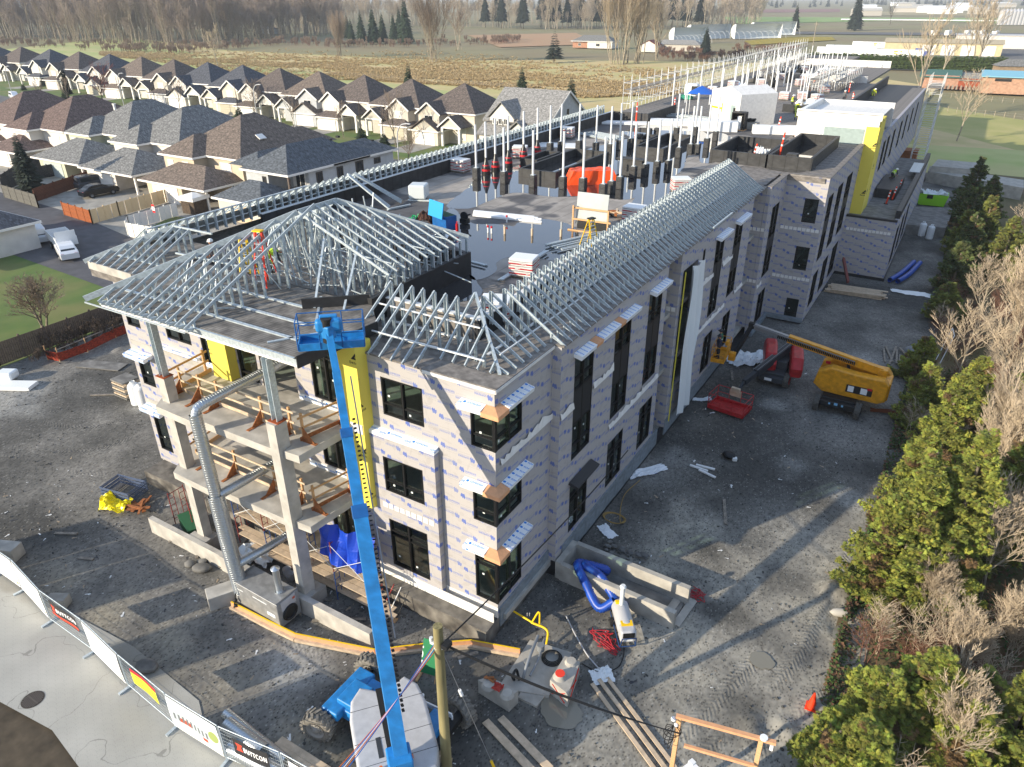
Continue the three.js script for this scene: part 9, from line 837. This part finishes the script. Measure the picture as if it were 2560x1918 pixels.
S('far_road', [[1950, 84], [2700, 92], [2700, 84], [1950, 79]], -0.06, M.asphalt); S('yard_pavement', [[2030, 140], [2560, 165], [2700, 150], [2700, 108], [2300, 116], [2120, 112]], -0.055, M.asphalt);
{ const p = G(2145, 172), q = G(2480, 172); }
{ const r = rng(1001), a = G(2005, 165), b = G(2520, 180), n = 42; const cone = conifer(1002, 5, 2.2, { n: 15, dens: 5, droop: 0, pow: 0.3, base: 0.02 }); const t = thing('hedge', 'long clipped green hedge in front of the truck yard', 'hedge', [0, 0, 0]); for (let i = 0; i < n; i++) { const p = a.clone().lerp(b, i / n); const m = part('shrub', cone, M.cedarFar, t); m.position.copy(p); m.rotation.y = r() * 6; m.scale.set(1.3, 0.95 + 0.15 * r(), 1.3); } }
function trailer(label, p, turn, L, m = M.white, mark = false, group) { const t = thing('truck_trailer', label, 'trailer', p, turn, group); part('box', [rbox(L, 2.8, 2.5, 0.06, 0, 2.5, 0)], m, t); part('chassis', [box(L * 0.95, 0.2, 1.0, 0, 0.95, 0)], M.lBlack, t); for (const x of [-L * 0.4, -L * 0.32, L * 0.35]) for (const z of [-1.0, 1.0]) part('wheel', cyl(0.5, 0.5, 0.3, 0, -0.15, 0, 12).rotateX(PI / 2).translate(x, 0.5, z), M.lBlack, t); if (mark) part('emblem', [box(3.2, 1.3, 0.03, L * 0.05, 2.7, 1.27)], std({ roughness: 0.6, map: (() => { const x = ctex(128, 64, c => { c.fillStyle = '#ececea'; c.fillRect(0, 0, 128, 64); c.fillStyle = '#f0c020'; c.beginPath(); c.ellipse(64, 32, 52, 26, 0, 0, 7); c.fill(); c.strokeStyle = '#2a2a2a'; c.lineWidth = 7; c.beginPath(); c.moveTo(40, 20); c.lineTo(58, 46); c.lineTo(72, 20); c.lineTo(88, 44); c.stroke(); }); x.repeat.set(1 / 3.2, 1 / 1.3); x.offset.set(0.5, 0.0); return x; })() }), t); return t; }
trailer('white truck trailer with yellow emblem parked at the hedge', G(2235, 148), 0.0, 22, M.white, true); trailer('plain white truck trailer parked at the hedge', G(2110, 142), 0.0, 24, M.white); trailer('white truck trailer with yellow emblem in the second row', G(2185, 126), 0.0, 21, M.white, true); trailer('white truck trailer parked behind the plain one', G(2125, 136), 0.02, 22, M.whitePlastic);
[[2335, 92], [2370, 92], [2418, 92], [2436, 92], [2452, 92], [2487, 94]].forEach(([x, y]) => trailer('short white trailer box in the far trailer row', G(x, y), 1.4, 12, M.white, false, 'far trailer row'));
{ const t = thing('warehouse', 'long tan warehouse with white roller doors behind the truck yard', 'warehouse', G(2350, 138), 0.06); part('wall', [bx(-24, 24, 0, 5, -14, 0)], mottle(0xcdbf98, 0.06, 5, 0.9), t); part('roof', [prism([[-14.5, 5], [0.5, 5], [-7, 6.6]], 49).rotateY(-PI / 2)], mottle(0xb9ac90, 0.1, 6, 0.8), t); for (let i = 0; i < 4; i++) part('roller_door', [bx(-8 + i * 8, -2.5 + i * 8, 0, 4.2, 0.02, 0.1)], M.trim, t); }
{ const t = thing('warehouse', 'long white warehouse at the right edge of the yard', 'warehouse', G(2520, 122), 0.1); part('wall', [bx(-24, 40, 0, 6, -14, 0)], WS.white, t); part('roof', [bx(-24.5, 40.5, 6, 6.3, -14.5, 0.5)], M.lGrey, t); }
{ const t = thing('barn', 'weathered wooden barn with pink lower wall in the right field', 'barn', G(2450, 226), 0.05); part('wall', [bx(-16, -6, 0, 3.6, -6, 0)], mottle(0xb8907a, 0.2, 2, 0.9), t); part('wall', [bx(-6, 10, 0, 3, -6, 0.2)], mottle(0xa8583c, 0.25, 3, 0.9), t); part('roof', [box(11, 0.2, 7.5, -11, 3.9, -3, 0, 0.2)], mat(0x41685f, 0.8), t); part('roof', [box(16, 0.2, 7.5, 2, 3.3, -3, 0, 0.2)], mottle(0xa3a39c, 0.3, 2, 0.8), t); part('rack', Array.from({ length: 14 }, (_, i) => bx(-14 + i * 1.1, -13.6 + i * 1.1, 0, 1.2, 1, 1.08)), M.lumberGrey, t); }
{ const t = thing('barn', 'wooden barn with pale blue roof at the right picture edge', 'barn', G(2530, 236), 0.05); part('wall', [bx(-8, 12, 0, 4.5, -7, 0)], mottle(0xc29a80, 0.2, 2, 0.9), t); part('roof', [box(21, 0.25, 8.5, 2, 4.9, -3.4, 0, 0.12)], mat(0x7fb6c8, 0.7), t); part('window', [bx(-5, -1, 3.2, 3.9, 0.01, 0.05)], M.lBlack, t); }
{ const t = thing('barn', 'grey roofed open shed on the slope above the barns', 'shed', G(2540, 190), 0.3); part('wall', [bx(-6, 8, 0, 3, -6, 0)], mottle(0xa08a70, 0.2, 2, 0.9), t); part('roof', [hipGeo(-6, 8, -6, 0, 3, 0.6)], RS.grey, t); }
[[2320, 152], [2350, 153], [2375, 155], [2395, 157], [2415, 158], [2440, 158], [2465, 160], [2490, 160], [2515, 160], [2545, 162]].forEach(([x, y], i) => car('parked car in the yard behind the hedge', G(x, y), 1.5 + 0.1 * (i % 3), [0xd8dadc, 0x5a5d60, 0x34383c, 0xa0a4a8][i % 4], i % 2 ? 'suv' : 'sedan').userData.group = 'cars in the yard behind the hedge');
[[2290, 138, 0x1a4aa0], [2310, 146, 0x2050a8], [2260, 130, 0x2456b0], [2375, 138, 0x2c6aa8]].forEach(([x, y, c], i) => solo('blue_stack', 'stack of blue crates and tubes in the yard', 'crates', [rbox(4, 2 + 0.4 * i, 2.4, 0.05, 0, 1, 0), box(3, 1, 2, 0.6, 2.4, 0)], mat(c, 0.6), G(x, y), 0.3 * i, 'blue stacks in the yard'));
function hoop(label, p, turn, L, R) { const t = thing('greenhouse', label, 'greenhouse', p, turn, 'plastic greenhouses'); const g = flat(new THREE.CylinderGeometry(R, R, L, 20, 1, false, 0, PI)); g.rotateZ(PI / 2); g.rotateX(-PI / 2 * 0); g.rotateX(PI / 2); g.scale(1, 0.85, 1); g.rotateX(PI); const b = new THREE.Box3().setFromBufferAttribute(g.attributes.position); g.translate(0, -b.min.y, 0); part('cover', g, std({ color: 0xd8dedf, roughness: 0.4 }), t); const rb = []; for (let i = 0; i <= 8; i++) { const a = flat(new THREE.TorusGeometry(R * 1.005, 0.07, 4, 16, PI)); a.scale(1, 0.85, 1); a.rotateY(PI / 2); a.translate(-L / 2 + L * i / 8, 0, 0); rb.push(a); } part('hoop', rb, M.white, t); }
hoop('plastic greenhouse tunnel at the back left', G(1775, 97), 1.05, 34, 5); hoop('plastic greenhouse tunnel in front of the tree belt', G(1895, 96), 0.9, 36, 5); hoop('plastic greenhouse tunnel nearest the nursery rows', G(1935, 88), 0.9, 36, 5); hoop('plastic greenhouse partly hidden by the spruce', G(1725, 108), 1.0, 24, 5);
{ const t = thing('cottage', 'brick cottage with grey roof behind the trunk clump', 'house', G(1470, 120), 0.05); part('wall', [bx(-9, 9, 0, 3.4, -9, 0)], mottle(0xb98a70, 0.15, 2, 0.9), t); part('wing', [bx(0, 14, 0, 3.2, -8, 1)], WS.white, t); part('roof', [hipGeo(-9, 14, -9, 1, 3.4, 0.5)], RS.grey, t); part('fascia', fasciaG(-9, 14, -9, 1, 3.4), M.trim, t); hWin(t, -5, 1, 0, 1.4, 1.3); hWin(t, 6, 1, 1, 2, 1.3); }
{ const t = thing('barn', 'white shed with rusty red roof beside the trunk clump', 'shed', G(1620, 130), 0.1); part('wall', [prism([[-4, 0], [4, 0], [4, 3], [0, 5], [-4, 3]], 9).translate(0, 0, -4.5)], WS.white, t); part('roof', gableGeo(-4, 4, -9, 0, 3.05, 0.52), mottle(0x9a4a3c, 0.3, 2, 0.8), t); }
{ const t = thing('barn', 'long white roofed shed beside the spruce', 'shed', G(1690, 128), 0.05); part('wall', [bx(-12, 12, 0, 3, -8, 0)], WS.stone, t); part('roof', [hipGeo(-12, 12, -8, 0, 3, 0.45)], RS.pale, t); }
{ const t = thing('cottage', 'dark roofed hut at the foot of the woods beside a pole', 'house', G(665, 85), 0); part('wall', [bx(-6, 6, 0, 3, -8, 0)], WS.grey, t); part('roof', hipGeo(-6, 6, -8, 0, 3, 0.5), RS.char, t); part('fascia', fasciaG(-6, 6, -8, 0, 3), M.trim, t); }
for (const [x, y, l] of [[683, 92, 'wooden power pole beside the hut at the woods'], [1010, 100, 'wooden power pole beside the evergreen clump'], [2028, 138, 'bare wooden pole behind the far scaffold']]) { const t = thing('power_pole', l, 'power pole', G(x, y)); part('mast', rod([0, 0, 0], [0, 14, 0], 0.16, 8), M.barkPale, t); part('crossarm', box(2.2, 0.16, 0.14, 0, 13, 0), M.barkPale, t); }
function fieldFence(label, a, b, n) { const t = thing('field_fence', label, 'fence', [0, 0, 0]); const A = G(...a), Bq = G(...b); for (let i = 0; i <= n; i++) { const p = A.clone().lerp(Bq, i / n); part('post', rod(p, p.clone().setY(1.3), 0.07, 5), M.barkPale, t); } part('wire', [rod(A.clone().setY(1.1), Bq.clone().setY(1.1), 0.012, 3), rod(A.clone().setY(0.6), Bq.clone().setY(0.6), 0.012, 3)], M.lSteel, t); }
fieldFence('post and wire fence between the green strip and rough field', [500, 165], [1660, 248], 60); fieldFence('post and wire fence crossing the upper field', [1260, 150], [1720, 192], 34); fieldFence('post and wire fence across the right field', [2240, 268], [2560, 300], 14); fieldFence('second post and wire fence across the right field', [2260, 235], [2560, 262], 12);
{ const t = thing('concrete_ramp', 'pale concrete ramp walls beyond the terrace at the far right', 'concrete wall', [0, 0, 0]); part('wall', slabPoly([G(2325, 415, 1.6), G(2560, 450, 1.6), G(2560, 470, 1.6), G(2320, 428, 1.6)], -0.2, 1.6), M.concrete, t); part('wall', slabPoly([G(2345, 398, 2.4), G(2460, 408, 2.4), G(2460, 425, 2.4), G(2330, 415, 2.4)], -0.2, 2.4), M.concrete, t); part('podium', slabPoly([G(2265, 515, 1.2), G(2385, 520, 1.2), G(2365, 570, 1.2), G(2255, 560, 1.2)], -0.2, 1.2), M.concreteDark, t); part('podium', slabPoly([G(2420, 450, .6), G(2530, 465, .6), G(2530, 480, .6), G(2420, 470, .6)], -0.2, 0.6), M.concreteNew, t); }
solo('site_hut', 'orange timber hut with dark door beside the terrace', 'hut', [bx(-1.8, 1.8, 0, 3.4, -1.5, 1.5), bx(-1.9, 1.9, 3.4, 3.5, -1.6, 1.6)], M.ply, G(2250, 430));
{ const r = rng(1100); for (let i = 0; i < 16; i++) { const x = 2150 + r() * 410, y = 14 + r() * 26; solo('farm_shed', 'tiny pale farm shed far out on the plain', 'shed', [bx(-18, 18, 0, 6, -8, 8), prism([[-8.5, 6], [8.5, 6], [0, 9]], 37).rotateY(PI / 2)], i % 3 ? M.white : WS.stone, G(x, y), r() * 0.4, 'far farm sheds'); } for (let i = 0; i < 7; i++) solo('silo', 'steel silo in the far farmyard', 'silo', [cyl(3, 3, 11, 0, 0, 0, 14), cyl(3, 0.3, 2.4, 0, 11, 0, 14)], M.lGrey, G(2500 + i * 9, 62), 0, 'far silos'); solo('plastic_tunnel', 'long low white crop cover strip on the far field', 'crop cover', [rbox(190, 1.2, 5, 0.5, 0, 0.6, 0)], M.whitePlastic, G(2340, 52), 0.06); }
renderer.render(scene, camera);
